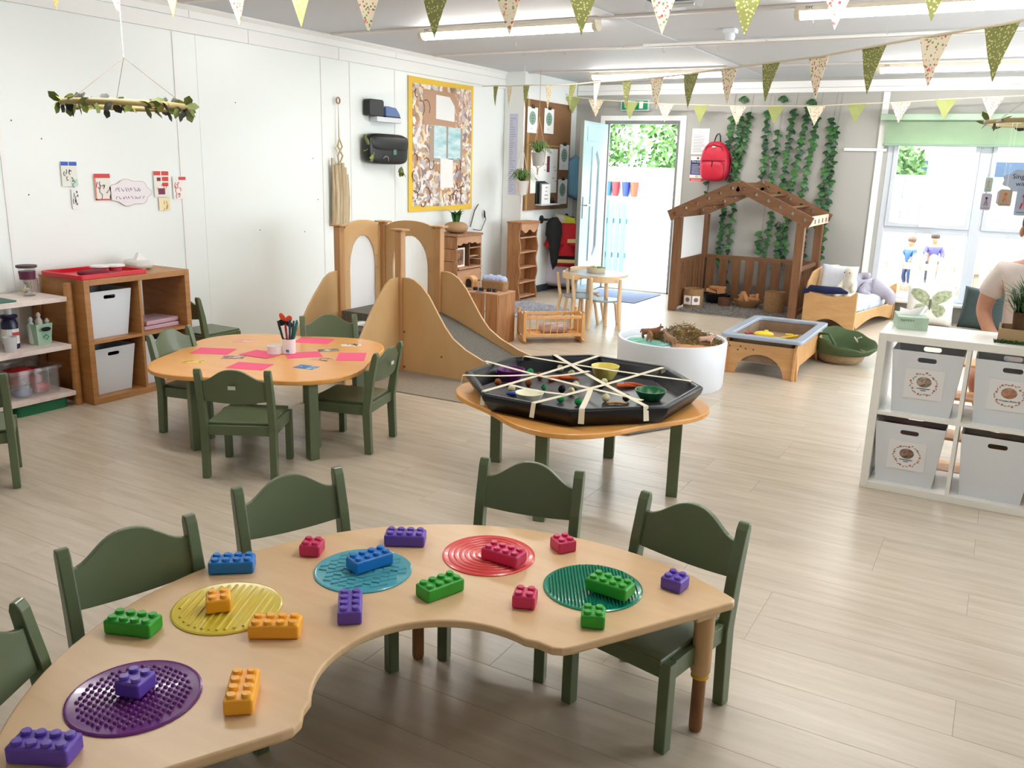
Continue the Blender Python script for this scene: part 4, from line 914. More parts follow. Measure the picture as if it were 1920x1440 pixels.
def stepside(off):
    pts = [(Y0-.03-a, b) for a, b in [(0, .71), (.05, .71), (.09, .704), (.15, .67), (.20, .62), (.26, .56), (.33, .48), (.4, .385), (.47, .29), (.55, .2), (.6, .13), (.62, .08), (.62, 0), (0, 0)]]
    MB().prism(pts, off-.009, off+.009, 'YZ').obj('side_panel', PLY, sl_, bevel=.003)
stepside(X1); stepside(X0)
# ramp and platform
MB().add([(X1-.03, Y0+.01, .40), (X1-.03, Y1-.01, .40), (X1+.16, Y0+.01, .34), (X1+.16, Y1-.01, .34), (X1+.9, Y0+.01, .04), (X1+.9, Y1-.01, .04), (X1+1.1, Y0+.01, .02), (X1+1.1, Y1-.01, .02),
          (X1-.03, Y0+.01, .36), (X1-.03, Y1-.01, .36), (X1+.16, Y0+.01, .30), (X1+.16, Y1-.01, .30), (X1+.9, Y0+.01, .0), (X1+.9, Y1-.01, .0), (X1+1.1, Y0+.01, .0), (X1+1.1, Y1-.01, .0)],
         [(0, 2, 3, 1), (2, 4, 5, 3), (4, 6, 7, 5), (8, 9, 11, 10), (10, 11, 13, 12), (12, 13, 15, 14), (0, 8, 10, 2), (2, 10, 12, 4), (4, 12, 14, 6), (1, 3, 11, 9), (3, 5, 13, 11), (5, 7, 15, 13), (6, 14, 15, 7), (0, 1, 9, 8)]).obj('ramp', CARPET, sl_)
MB().b2((X0+.03, Y0-.02, .34), (X1-.03, Y1-.03, .40)).obj('platform', CARPET, sl_)
for k in range(3): MB().b2((X0+.02, Y0-.02-.18*(k+1), 0), (X1-.02, Y0-.02-.18*k, .30-.1*k)).obj('step', CARPET, sl_)
for x, z in ((-3.86, .30), (-3.52, .15), (-3.86, .03)): MB().cyl((x, Y0-.009, z), (x, Y0-.013, z), .008, n=10).obj('bolt', flat('brass_bolt', 120, 90, 50, .4), sl_, smooth=40)
# floor mats beneath
t = thing('floor_mat', 'thin taupe mat on the floor in front of the slide', 'mat', (0, 0, 0)); MB().prism([(-3.93, 4.62), (-2.75, 4.66), (-2.62, 5.15), (-3.90, 5.15)], .0, .007).obj('mat', mat('taupe_mat', S(150, 138, 122), .95, S(138, 126, 110), 60, bump=.3, bscale=120), t, bevel=.003)
t = thing('floor_mat', 'grey speckled mat half under the black tray\'s table', 'mat', (0, 0, 0)); MB().prism([(-2.6, 4.45), (-1.80, 4.62), (-1.62, 4.93), (-1.75, 5.3), (-2.6, 5.15)], .0, .009).obj('mat', CARPET, t, bevel=.003)

# ------------------------------------------------------------------ crate unit and its things
CX0, CX1, CY0, CY1, CZ = -4.28, -3.76, 6.39, 6.70, .455
cr_ = thing('wooden_crate', 'upturned rustic wooden crate serving as toy cooker', 'crate', (0, 0, 0))
n = 4; w = (CX1-CX0)/n
for i in range(n): MB().b2((CX0+i*w+.004, CY0, .0), (CX0+(i+1)*w-(.012 if i == 2 else .004), CY0+.012, CZ-.012)).obj('plank', RUSTIC, cr_, bevel=.003)
w = (CY1-CY0)/2
for i in range(2): MB().b2((CX1-.012, CY0+i*w+.013*(i == 0), 0), (CX1, CY0+(i+1)*w-.003, CZ-.012)).obj('plank', RUSTIC, cr_, bevel=.003)
for i in range(3): MB().b2((CX0, CY0+i*(CY1-CY0)/3+.002, CZ-.012), (CX1, CY0+(i+1)*(CY1-CY0)/3-.002, CZ)).obj('plank', RUSTICP, cr_, bevel=.003)
for i in range(2): MB().b2((CX0, CY0+.013+i*w, 0), (CX0+.012, CY0+(i+1)*w-.003, CZ-.012)).obj('plank', RUSTIC, cr_, bevel=.003)
for i, (x, y) in enumerate(((-4.06, 6.5), (-4.0, 6.5), (-3.92, 6.5), (-3.86, 6.5))):
    t = thing('cooker_knob', 'black round block on the crate, number %s from the slide' % ('one', 'two', 'three', 'four')[i], 'knob', (x, y, CZ), 0, 'black blocks on the crate'); MB().lathe([(.022, 0), (.022, .024), (.019, .028), (0, .028)], 16).obj('block', BLACKM, t, smooth=40)
for i, (x, y) in enumerate(((-4.12, 6.45), (-3.97, 6.43))):
    t = thing('hob_ring', ('grey hob disc on the crate nearer the slide', 'grey hob disc on the crate nearer its open corner')[i], 'hob', (x, y, CZ), 0, 'hob discs'); MB().lathe([(.04, 0), (.04, .004), (0, .004)], 20).obj('disc', flat('hob_grey', 96, 96, 104), t)
t = thing('log_basket', 'small wicker basket holding crumpled pale blue cloth on the crate', 'basket', (-3.93, 6.62, CZ)); MB().prism(rrect(-.12, -.05, .12, .05, .02), 0, .085).obj('basket_body', TERRA, t, bevel=.006)
for k in range(5): MB().ell((-.085+.042*k, 0, .095), (.04, .04, .035+.01*(k % 2)), 12, 8).obj('cloth_fold', flat('pale_blue_cloth', 176, 186, 218, .9), t, smooth=True)
t = thing('toy_toaster', 'little wooden toaster with arched black front on the crate', 'toy', (-4.17, 6.6, CZ)); MB().prism([(-.05, 0), (.05, 0), (.05, .06)]+arc(0, .06, .05, 0, PI, 8)[1:-1]+[(-.05, .06)], -.04, .04, 'XZ').obj('toaster_body', PINE, t, bevel=.004); MB().prism([(-.03, .01), (.03, .01), (.03, .055)]+arc(0, .055, .03, 0, PI, 8)[1:-1]+[(-.03, .055)], -.044, -.04, 'XZ').obj('front', BLACKM, t)
# ------------------------------------------------------------------ dresser
HX, HB, HY0, HY1 = -4.99, -5.32, 7.61, 8.10
du = thing('toy_dresser', 'rustic wooden play dresser with scalloped top against the wall', 'dresser', (0, 0, 0))
for y in (HY0, HY1-.02):
    for k in range(6): MB().b2((HB, y, .02+.13*k), (HX, y+.02, .145+.13*k)).obj('plank', RUSTIC, du, bevel=.002)
MB().b2((HB-.002, HY0-.01, .80), (HX+.015, HY1+.01, .822)).obj('top', RUSTIC, du, bevel=.004)
sc_ = [(HY0, .80), (HY0, .70)]+[(HY0+.02+(HY1-HY0-.04)*i/16, .705+.02*sin(PI*i/16)+.008*cos(PI*i/2)) for i in range(17)]+[(HY1, .70), (HY1, .80)]
MB().prism(sc_, HX-.016, HX, 'YZ').obj('scalloped_front', RUSTICP, du, bevel=.002)
MB().b2((HB, HY0+.02, .455), (HX+.02, HY1-.02, .475)).obj('shelf', RUSTICP, du, bevel=.003)
for k in range(3): MB().b2((HX-.018, HY0+.02, .02+.145*k), (HX, HY1-.02, .155+.145*k)).obj('drawer_front', RUSTICP, du, bevel=.003)
MB().b2((HB, HY0+.02, .475), (HB+.01, HY1-.02, .80)).obj('back_board', RUSTICP, du)
MB().b2((HB+.02, HY0+.27, .475), (HX-.02, HY0+.285, .80)).obj('divider', CEDAR, du)
for z in (.57, .66): MB().b2((HB+.02, HY0+.285, z), (HX-.03, HY1-.02, z+.012)).obj('small_shelf', RUSTICP, du)
t = thing('framed_photo', 'small white picture frame with a dark photo on the dresser', 'picture', (HX-.06, HY0+.14, .475), rad(0))
MB().ring([(-.085, 0), (.085, 0), (.085, .2), (-.085, .2)], [(-.068, .017), (.068, .017), (.068, .183), (-.068, .183)], (0, .1), 0, .014, 'YZ', 16).obj('frame', PAPER, t); MB().b2((.0, -.07, .015), (.005, .07, .185)).obj('photo', mat('dark_photo', S(40, 40, 44), .4, S(190, 130, 80), 18), t)
t = thing('potted_plant', 'leafy pot plant in a round stone-coloured pot on the dresser', 'plant', (-5.14, 7.82, .822)); MB().ell((0, 0, .06), (.12, .12, .06), 22, 10, .8).obj('pot', flat('stone_pot', 178, 142, 106, .8), t, smooth=True)
GL = flat('plant_green', 52, 104, 46, .5)
def tuft(t, n, z0, h, spread, m, seed, w=.012, nm='blade'):
    rr = random.Random(seed)
    mb = MB()
    for k in range(n):
        a = rr.uniform(0, 6.28); s = rr.uniform(.25, 1)*spread; hh = h*rr.uniform(.6, 1); d = Vector((cos(a), sin(a), 0)); e = Vector((-sin(a), cos(a), 0))*w*.5
        b = d*rr.uniform(0, .3)*spread; p1 = b+d*s*.35+Vector((0, 0, hh*.7)); p2 = b+d*s+Vector((0, 0, hh*rr.uniform(.6, 1))); z = Vector((0, 0, z0))
        mb.add([b-e+z, b+e+z, p1-e+z, p1+e+z, p2+z], [(0, 1, 3, 2), (2, 3, 4)])
    o = mb.obj(nm, m, t); o['kind'] = 'stuff'; return o
tuft(t, 60, .10, .17, .09, GL, 3, .035, 'foliage')
t = thing('wire_hanging', 'bent wire heart with dark clips on the wall above the dresser', 'wall hanging', (XW, 8.55, .83)); MB().tube([(.01, -.17, .02), (.02, -.1, .2), (.02, -.02, .27)], .006, 6).tube([(.02, .1, .2), (.02, .15, .1), (.02, .05, -.03), (.02, -.12, -.01)], .005, 6).obj('wire', flat('wire_tan', 90, 66, 50), t, smooth=60); MB().ell((.02, .12, .15), (.008, .015, .045), 10, 6).obj('clip', BLACKM, t, smooth=True)

# ------------------------------------------------------------------ narrow bookcase
bc = thing('toy_bookcase', 'tall narrow rustic bookcase with wavy front edges in the coat corner', 'bookcase', (0, 0, 0))
BX, BB, BY0, BY1, BH = -4.87, -5.05, 8.76, 9.20, .895
def wavy(y, s): return [(BB, 0), (BX, 0)]+[(BX-.012+.012*cos(i*.9), .05+i*.04) for i in range(20)]+[(BX, BH), (BB, BH)]
for y in (BY0, BY1-.022):
    MB().prism(wavy(y, 1), y, y+.022, 'XZ').obj('side_panel', RUSTIC, bc, bevel=.002)
for z in (.03, .2, .37, .55, .72): MB().b2((BB, BY0+.022, z), (BX-.012, BY1-.022, z+.015)).obj('shelf', RUSTICP, bc, bevel=.002)
for k in range(5): MB().b2((BB, BY0+.022, .04+.17*k), (BB+.01, BY1-.022, .205+.17*k)).obj('plank', RUSTIC, bc, bevel=.002)
MB().prism([(BY0+.022, BH)]+[(BY0+.022+(BY1-BY0-.044)*i/12, .80+.02*cos(i*1.05)) for i in range(13)]+[(BY1-.022, BH)], BX-.016, BX, 'YZ').obj('scalloped_front', RUSTICP, bc, bevel=.002)
MB().b2((BB-.005, BY0-.012, BH), (BX+.012, BY1+.012, BH+.016)).obj('top', RUSTIC, bc, bevel=.003)
struct(MB().b2((-5.33, 9.105, .0), (-5.07, 9.12, 2.42)).obj('trim_4', TRIMW, bevel=.002), 'white boxed-in corner post beside the notice board', 'trim')
t = thing('light_switch', 'white wall switch beside the narrow bookcase', 'switch', (-5.17, 9.105, .70)); MB().b2((-.043, -.01, -.043), (.043, 0, .043)).obj('plate', WHITEP, t, bevel=.004); MB().b2((-.015, -.014, -.022), (.015, -.01, .022)).obj('rocker', WHITEP, t, bevel=.002)
t = thing('height_chart', 'long pale lilac measuring strip on the corner post', 'chart', (-5.2, 9.1045, 1.2)); MB().b2((-.055, -.002, 0), (.055, 0, .92)).obj('strip', flat('lilac_paper', 206, 206, 226, .7), t)
mk = MB()
for k in range(34): mk.b2((-.045, -.003, .04+.025*k), (-.045+random.uniform(.03, .08), -.002, .044+.025*k))
mk.obj('printed_lines', GREYTXT, t)
# notice board
AX = -5.07
t = thing('notice_board', 'brown hessian notice board with clipboards in the coat corner', 'notice board', (AX, 9.74, 1.02)); MB().b2((0, -.6, 0), (.016, .58, 1.27)).obj('board', mat('hessian', S(142, 104, 70), .9, S(124, 88, 58), 90), t); MB().b2((.0, -.585, 1.27), (.03, .565, 1.31)).obj('top_rail', TRIMW, t)
MB().b2((.016, -.58, 0), (.022, -.53, 1.27)).obj('edge_strip', flat('board_edge', 176, 140, 84), t); MB().b2((.016, -.53, .755), (.024, .3, .77)).obj('rail', flat('board_edge', 176, 140, 84), t)
def clip(label, y, z, w=.25, h=.29):
    c = thing('clipboard', label, 'clipboard', (AX+.017, y, z), 0, 'clipboards on the notice board'); MB().b2((0, -w/2-.004, -.004), (.004, w/2+.004, h+.004)).obj('board', DARKG, c, bevel=.002); MB().b2((.004, -w/2, 0), (.0055, w/2, h)).obj('paper', PAPER, c)
    MB().ell((.0055, 0, h*.58), (.0012, w*.33, h*.27), 20, 6).obj('green_blob', flat('clip_sage', 136, 164, 148), c, smooth=True)
    m = MB()
    for k, ww in enumerate((.05, .06, .045)): m.b2((.0066, -ww/2, h*.66-.03*k), (.0074, ww/2, h*.66-.03*k+.006))
    m.obj('printed_lines', INK, c); MB().b2((.0055, -.04, h*.16), (.0065, .0, h*.18)).obj('printed_mark', flat('clip_peach', 226, 150, 130), c)
    MB().b2((.0055, -.035, h-.014), (.016, .035, h+.008)).tube([(.01, -.03, h+.005), (.012, -.025, h+.025), (.012, .025, h+.025), (.01, .03, h+.005)], .003, 6).obj('clip', BLACKM, c)
clip('clipboard at the board\'s top next to the corner post', 9.28, 1.915); clip('clipboard at the board\'s top, second from the corner post', 9.70, 1.925); clip('clipboard halfway up the board\'s far side', 10.15, 1.5, .26, .31); clip('lowest clipboard on the board\'s far side', 10.14, 1.075, .26, .31)
t = thing('poster', 'white sheet of handwritten notes pinned on the notice board', 'poster', (AX+.0165, 9.64, 1.22)); MB().b2((0, -.36, 0), (.003, .33, .53)).obj('sheet', PAPER, t); m = MB(); rr = random.Random(8)
for k in range(26):
    y, z = rr.uniform(-.28, .28), rr.uniform(.05, .5); m.tube([(.004, y+.012*q, z+.008*sin(2*q+k)) for q in range(5)], .002, 4)
m.obj('handwriting', INK, t)
MB().b2((.003, .05, .25), (.005, .12, .44)).obj('maroon_photo', flat('maroon_photo', 120, 40, 60), t); MB().b2((.003, -.05, .06), (.005, .08, .1)).obj('grey_strip', flat('greygreen', 150, 164, 160), t)
t = thing('leaflet_ledge', 'narrow white ledge on the notice board', 'ledge', (AX+.0165, 9.72, 1.075)); MB().b2((0, -.3, 0), (.09, .2, .018)).obj('ledge', WHITEP, t, bevel=.002)
for i in range(4):
    t = thing('folder', ('dark green folder at the back of the notice board ledge', 'black folder on the notice board ledge', 'grey folder on the notice board ledge', 'white printed folder at the front of the notice board ledge')[i], 'folder', (AX+.028+.018*i, 9.52+.012*i, 1.094), 0, 'folders on the notice board ledge')
    MB().b2((0, -.11, 0), (.012, .11, .27-.012*i)).obj('cover', (flat('folder_green', 30, 60, 50), BLACKM, flat('folder_grey', 110, 116, 124), PAPER)[i], t, bevel=.002)
    if i == 3:
        m = MB()
        for k, w_ in enumerate((.05, .03, .08, .09)): m.b2((.012, -w_/2, .19-.045*k), (.0135, w_/2, .2-.045*k))
        m.obj('printed_lines', GREYTXT, t)
t = thing('headphones', 'black headphones on the notice board ledge', 'headphones', (AX+.05, 9.79, 1.093)); MB().lathe([(.03, 0), (.035, .01), (.03, .025), (0, .025)], 16, (0, 0, .03)).obj('ear_cup', BLACKM, t, smooth=50); MB().ell((0, .07, .018), (.02, .04, .018), 12, 7).obj('ear_cup', BLACKM, t, smooth=True); MB().tube([(0, -.02, .04), (.01, .02, .08), (0, .06, .03)], .006, 6).obj('headband', BLACKM, t, smooth=60)
# hanging planters
FERN = flat('fern_green', 96, 128, 62, .6)
def planter(label, x, y, z, zt, pot, rope):
    t = thing('hanging_planter', label, 'plant', (x, y, z)); MB().lathe([(.055, 0), (.08, .15), (.075, .15), (.05, .01), (0, .01)], 20).obj('pot', pot, t, smooth=50)
    for a in (.3, 2.4, 4.5): MB().tube([(0, 0, -.03), (.07*cos(a), .07*sin(a), .02), (.085*cos(a), .085*sin(a), .15), (0, 0, .55)], .004, 5).obj('cord', rope, t)
    MB().cyl((0, 0, .55), (0, 0, zt-z), .003, n=5).obj('cord', rope, t); MB().tube([(0, 0, -.03), (.0, .0, -.1)], [.012, .006], 6).obj('tassel', rope, t)
    rr = random.Random(int(y*100)); mb = MB()
    for k in range(130):
        a = rr.uniform(0, 6.28); s = rr.uniform(.06, .24); hh = rr.uniform(.04, .15); d = Vector((cos(a), sin(a), 0)); e = Vector((-sin(a), cos(a), 0))*.005
        P0, P1, P2 = Vector((0, 0, .14)), d*s*.5+Vector((0, 0, .14+hh)), d*s+Vector((0, 0, .14+hh*.35-.03*(s > .14)))
        mb.add([P0-e, P0+e, P1-e, P1+e, P2], [(0, 1, 3, 2), (2, 3, 4)])
    mb.obj('foliage', FERN, t)['kind'] = 'stuff'
planter('fern in a pale grey pot hanging higher in front of the notice board', -4.82, 9.02, 1.54, ZC, flat('pot_pale', 176, 172, 168), flat('jute', 190, 150, 112)); planter('fern in a white pot hanging lower beside the corner post', -4.80, 8.61, 1.225, ZC, flat('pot_white', 214, 210, 206), flat('cord_pale', 220, 214, 204))

# ------------------------------------------------------------------ clothes rail
t = thing('clothes_rail', 'black pipe rail fixed to the wall for dressing-up clothes', 'rail', (AX, 9.62, .9)); [MB().cyl((0, q_, 0), (.014, q_, 0), .05, n=20).obj('flange', BLACKM, t, smooth=40) for q_ in (0, .7)]; MB().tube([(.0, 0, 0), (.1, 0, 0), (.1, .7, 0), (0, .7, 0)], .016, 10).obj('pipe', BLACKM, t, smooth=50)
def garment(name, label, loc, rz, outline, th, m, bands=(), seed=1, sub=2):
    """hanging garment: closed outline (x, z) given thickness and folds"""
    t = thing(name, label, 'clothes', loc, rz, 'dressing-up clothes on the rail'); mb = MB(); n = len(outline)
    cx = sum(p[0] for p in outline)/n; cz = sum(p[1] for p in outline)/n; rr = random.Random(seed); ph = rr.uniform(0, 6)
    vs = []; R = (1, .8, .55, .25)
    for sgn in (1, -1):
        for k, r in enumerate(R):
            for x, z in outline:
                X, Z = cx+(x-cx)*r, cz+(z-cz)*r; vs.append((X, sgn*(0 if k == 0 else th*(1-r*.6)+.012*sin(26*X+ph+3*Z)), Z))
        vs.append((cx, sgn*th, cz))
    fs = []; B = n*len(R)+1
    for s in range(2):
        for k in range(len(R)-1):
            for i in range(n): j = (i+1) % n; f = (s*B+k*n+i, s*B+k*n+j, s*B+(k+1)*n+j, s*B+(k+1)*n+i); fs.append(f if s == 0 else f[::-1])
        for i in range(n): j = (i+1) % n; f = (s*B+(len(R)-1)*n+i, s*B+(len(R)-1)*n+j, s*B+B-1); fs.append(f if s == 0 else f[::-1])
    mb.add(vs, fs); mb.obj('fabric', m, t, smooth=True)
    for nm, x0, x1, z0, z1, mm in bands: MB().b2((x0, -th-.006, z0), (x1, th+.006, z1)).obj(nm, mm, t, bevel=.008)
    return t
RJ = flat('jacket_red', 206, 26, 40, .7); YB_ = flat('reflective_cream', 232, 214, 150, .5); GY = -4.90
garment('firefighter_jacket', 'red firefighter dressing-up jacket with cream bands', (-4.815, 9.82, .12), .45, [(-.16, .2), (.16, .2), (.165, .45), (.22, .42), (.26, .46), (.2, .66), (.1, .74), (-.1, .74), (-.2, .66), (-.27, .46), (-.22, .42), (-.165, .45)], .05, RJ,
        (('reflective_band', -.15, .15, .25, .295, YB_), ('dark_band', -.152, .152, .30, .335, BLACKF), ('reflective_band', .02, .16, .5, .55, YB_), ('reflective_band', -.16, -.08, .5, .55, YB_)), 2)
garment('black_cape', 'black cape hanging over the red firefighter jacket', (-4.90, 9.66, .30), .45, [(.0, -.02), (.05, .05), (.08, .3), (.1, .44), (.09, .56), (.03, .64), (-.04, .63), (-.1, .56), (-.11, .42), (-.06, .3), (-.03, .08)], .045, BLACKF, (), 3)
garment('yellow_tabard', 'bright yellow tabard on the clothes rail', (-4.86, 9.97, .55), .45, [(-.08, .0), (.06, .05), (.1, .22), (.08, .36), (-.04, .4), (-.1, .3)], .05, flat('hi_vis_yellow', 214, 220, 60, .7), (), 4)
garment('cream_costume', 'cream fluffy costume at the back of the clothes rail', (-4.95, 9.92, .55), .45, [(-.14, 0), (.1, 0), (.12, .2), (.06, .4), (-.06, .42), (-.14, .25)], .06, flat('cream_fleece', 224, 218, 200, .9), (), 5)
garment('lilac_skirt', 'pale lilac net skirt hanging below the firefighter jacket', (-4.94, 9.9, .02), .45, [(-.22, .04), (.22, .02), (.16, .4), (.1, .62), (-.1, .62), (-.16, .35)], .06, flat('lilac_net', 206, 200, 216, .8), (), 6)
garment('blue_towel', 'pale blue towel hanging in the corner by the open door', (-5.0, 10.36, 1.17), .4, [(-.07, 0), (.05, -.05), (.09, .2), (.09, .46), (.02, .52), (-.08, .46), (-.1, .2)], .045, flat('towel_blue', 110, 160, 190, .95), (), 7)
garment('red_coat', 'dark red coat behind the open door', (-4.84, 10.43, .45), .2, [(-.08, 0), (.08, 0), (.1, .35), (0, .48), (-.1, .35)], .05, flat('coat_dark_red', 160, 24, 40, .8), (), 9)
# ------------------------------------------------------------------ doll cot
def cot():
    t = thing('doll_cot', 'light pine rocking doll cot with spindle sides', 'cot', (-3.50, 6.90, 0), rad(42)); L, Wd = .27, .12
    for sx in (-1, 1):
        for sy in (-1, 1):
            MB().box((sx*L, sy*Wd, .15), (.028, .028, .24)).obj('corner_post', PINE, t, bevel=.004); MB().lathe([(.012, 0), (.017, .01), (.014, .022), (0, .028)], 10, (sx*L, sy*Wd, .27)).obj('finial', PINE, t, smooth=50)
        MB().prism([(-.17, .03), (-.12, .008), (0, 0), (.12, .008), (.17, .03), (.12, .045), (-.12, .045)], sx*L-.011, sx*L+.011, 'YZ').obj('rocker', PINE, t, bevel=.004)
        MB().prism([(-Wd, .07), (Wd, .07), (Wd, .235), (.06, .26), (0, .272), (-.06, .26), (-Wd, .235)], sx*L-.006, sx*L+.006, 'YZ').obj('end_panel', PINE, t, bevel=.002)
    for sy in (-1, 1):
        for z in (.075, .235): MB().box((0, sy*Wd, z), (2*L-.03, .018, .028)).obj('rail', PINE, t, bevel=.003)
        for k in range(8): MB().cyl((-.22+.063*k, sy*Wd, .085), (-.22+.063*k, sy*Wd, .225), .005, n=8).obj('spindle', PINE, t, smooth=50)
    MB().box((0, 0, .065), (2*L-.02, 2*Wd-.02, .012)).obj('base_board', PINE, t)
    return t
cot()
t = thing('rolled_blanket', 'rolled striped blanket lying in the doll cot', 'blanket', (-3.48, 6.92, .071), rad(42)); MB().tube([(-.13, 0, .05), (-.11, 0, .05), (.11, 0, .05), (.13, 0, .05)], [.03, .05, .05, .035], 14).obj('roll', mat('striped_blanket', S(214, 196, 184), .9, S(150, 120, 120), 9, (1, 12, 12)), t, smooth=50); MB().lathe([(.03, 0), (.02, .004), (0, .005)], 14).obj('roll_end', flat('dark_plum', 70, 56, 84), t).rotation_euler = (0, PI/2, 0)
t.children[1].location = (.131, 0, .05)

# ------------------------------------------------------------------ small round table and bent chairs
TG = flat('grey_linoleum', 150, 158, 166, .25)
t = thing('round_play_table', 'small round pale wood table with grey top by the garden door', 'table', (-3.575, 8.07, 0)); MB().lathe([(0, .478), (.3, .478), (.305, .482), (.305, .498), (.3, .503), (0, .503)], 40).obj('tabletop', TG, t, smooth=40); MB().lathe([(.296, .474), (.307, .48), (.307, .496), (.306, .499)], 40, close=False).obj('edge', PALEWOOD, t, smooth=40)
for a in (.8, 2.37, 3.94, 5.5): MB().tube([(.17*cos(a), .17*sin(a), .465), (.225*cos(a), .225*sin(a), .455), (.25*cos(a), .25*sin(a), .40), (.26*cos(a), .26*sin(a), 0)], .022, 8).obj('leg', PALEWOOD, t, smooth=50)
def bent_chair(label, c, fwd):
    t = thing('bentwood_chair', label, 'chair', (*c, 0), math.atan2(fwd[1], fwd[0])-PI/2, 'pale bentwood children\'s chairs')
    MB().lathe([(0, .262), (.145, .262), (.15, .267), (.15, .28), (0, .284)], 28, sy=.95).obj('seat', TG, t, smooth=40)
    for s in (-1, 1):
        MB().tube([(s*.155, -.17, 0), (s*.135, -.13, .25), (s*.14, -.155, .42), (s*.14, -.165, .5)], [.016, .018, .016, .014], 8).obj('leg', PALEWOOD, t, smooth=50)
        MB().tube([(s*.15, .155, 0), (s*.12, .125, .22), (s*.07, .05, .262)], .015, 8).obj('leg', PALEWOOD, t, smooth=50)
    a = [rad(205)+rad(130)*i/12 for i in range(13)]; r = .165
    vs = []; fs = []
    for i, q in enumerate(a):
        for z in (.455, .52):
            for d in (0, .016): vs.append(((r-d)*cos(q)*1.0, (r-d)*sin(q)*.9-.02, z))
        if i:
            p, w = 4*(i-1), 4*i
            fs += [(p, w, w+2, p+2), (p+1, p+3, w+3, w+1), (p, p+1, w+1, w), (p+2, w+2, w+3, p+3)]
    fs += [(0, 2, 3, 1), (48, 49, 51, 50)]
    MB().add(vs, fs).obj('backrest', PALEWOOD, t, bevel=.004)
bent_chair('pale bentwood chair with its back to us nearest the white tub', (-3.40, 7.86), (-.44, .9)); bent_chair('pale bentwood chair beside the doll cot', (-3.72, 7.93), (.54, .84)); bent_chair('pale bentwood chair on the far side of the round table', (-3.80, 8.27), (.8, -.6))
t = thing('food_basket', 'shallow rope basket of play food on the round table', 'basket', (-3.62, 8.12, .504)); MB().lathe([(.09, 0), (.1, .05), (.094, .05), (.085, .006), (0, .006)], 24).obj('basket_body', flat('rope_cream', 206, 190, 160, .9), t, smooth=50)
for i, (lab, c, x, y) in enumerate((('green play vegetable in the rope basket', (90, 130, 60), .04, 0), ('tan play bread in the rope basket', (200, 170, 120), -.04, .02), ('olive play fruit in the rope basket', (150, 150, 80), 0, -.04))):
    f = thing('play_food', lab, 'play food', (-3.62+x, 8.12+y, .51), i, 'play food in the rope basket'); MB().ell((0, 0, .032), (.045, .024, .026), 12, 8).obj('body', flat('food_%d' % i, *c), f, smooth=True); MB().cyl((.04, 0, .034), (.06, 0, .045), .004, n=6).obj('stalk', BLACKM, f)
# rugs
def shag(name, label, pts, m, n, h=.02, seed=1):
    t = thing(name, label, 'rug', (0, 0, 0)); MB().prism(pts, 0, .01).obj('backing', m, t); rr = random.Random(seed); mb = MB()
    xs = [p[0] for p in pts]; ys_ = [p[1] for p in pts]
    def inside(x, y):
        c = False; j = len(pts)-1
        for i in range(len(pts)):
            if (pts[i][1] > y) != (pts[j][1] > y) and x < (pts[j][0]-pts[i][0])*(y-pts[i][1])/(pts[j][1]-pts[i][1])+pts[i][0]: c = not c
            j = i
        return c
    k = 0
    while k < n:
        x, y = rr.uniform(min(xs), max(xs)), rr.uniform(min(ys_), max(ys_))
        if not inside(x, y): continue
        k += 1; a = rr.uniform(0, 6.28); d = Vector((cos(a), sin(a), 0))*.006; e = Vector((rr.uniform(-.018, .018), rr.uniform(-.018, .018), h*rr.uniform(.7, 1.3))); p = Vector((x, y, .009))
        mb.add([p-d, p+d, p+e], [(0, 1, 2)])
    mb.obj('pile', m, t)['kind'] = 'stuff'
shag('shag_rug', 'pale grey shaggy rug between the dresser and the round table', [(-4.85, 7.9), (-4.15, 7.75), (-4.08, 8.5), (-4.3, 8.62), (-4.68, 8.72), (-4.82, 8.6)], mat('rug_pale', S(222, 224, 232), .95, S(168, 170, 180), 30), 9000)
shag('shag_rug', 'grey shaggy rug under the playhouse', [(-3.13, 9.28), (-1.95, 9.28), (-1.95, 10.28), (-3.13, 10.28)], mat('rug_grey', S(128, 122, 116), .95, S(160, 154, 148), 40), 12000)
t = thing('door_mat', 'blue-grey mat on the floor inside the garden door', 'mat', (0, 0, 0)); MB().prism([(-4.55, 9.5), (-3.72, 9.5), (-3.72, 10.40), (-4.55, 10.40)], 0, .008).obj('mat', mat('blue_grey_mat', S(112, 124, 150), .95, S(98, 108, 134), 80), t, bevel=.003)

# ------------------------------------------------------------------ white tub with hay and animals
TBX, TBY, TBH, TBR = -2.05, 6.03, .345, .40
t = thing('round_tub', 'big white round play tub', 'tub', (TBX, TBY, 0)); MB().lathe([(.38, 0), (.39, .02), (TBR, TBH-.01), (TBR-.006, TBH), (TBR-.022, TBH), (TBR-.03, TBH-.015), (TBR-.035, .30), (0, .295)], 56).obj('shell', WHITEP, t, smooth=50)
def disc(name, label, x, y, r, z, m, cat, sx=1): 
    q = thing(name, label, cat, (x, y, z)); mb = MB(); rr = random.Random(int(r*1000)); mb.lathe([(r*(1), 0), (r*.9, .012), (r*.5, .02), (0, .022)], 28, sx=sx); mb.v = [Vector((v.x*(1+.05*sin(5*math.atan2(v.y, v.x))), v.y*(1+.05*cos(3*math.atan2(v.y, v.x))), v.z)) for v in mb.v]; mb.obj('surface', m, q, smooth=True)
disc('play_pond', 'green and turquoise cloth pond inside the white tub', TBX-.16, TBY-.06, .17, .298, mat('pond_cloth', S(70, 160, 110), .6, S(150, 214, 206), 9), 'cloth'); disc('sand_patch', 'tan sandy patch inside the white tub', TBX+.17, TBY-.02, .17, .298, mat('sand_tan', S(196, 150, 110), .95, S(176, 130, 92), 30), 'sand')
t = thing('hay_heap', 'heap of dry brown hay in the white tub', 'hay', (TBX+.06, TBY+.10, .305)); mb = MB(); rr = random.Random(6)
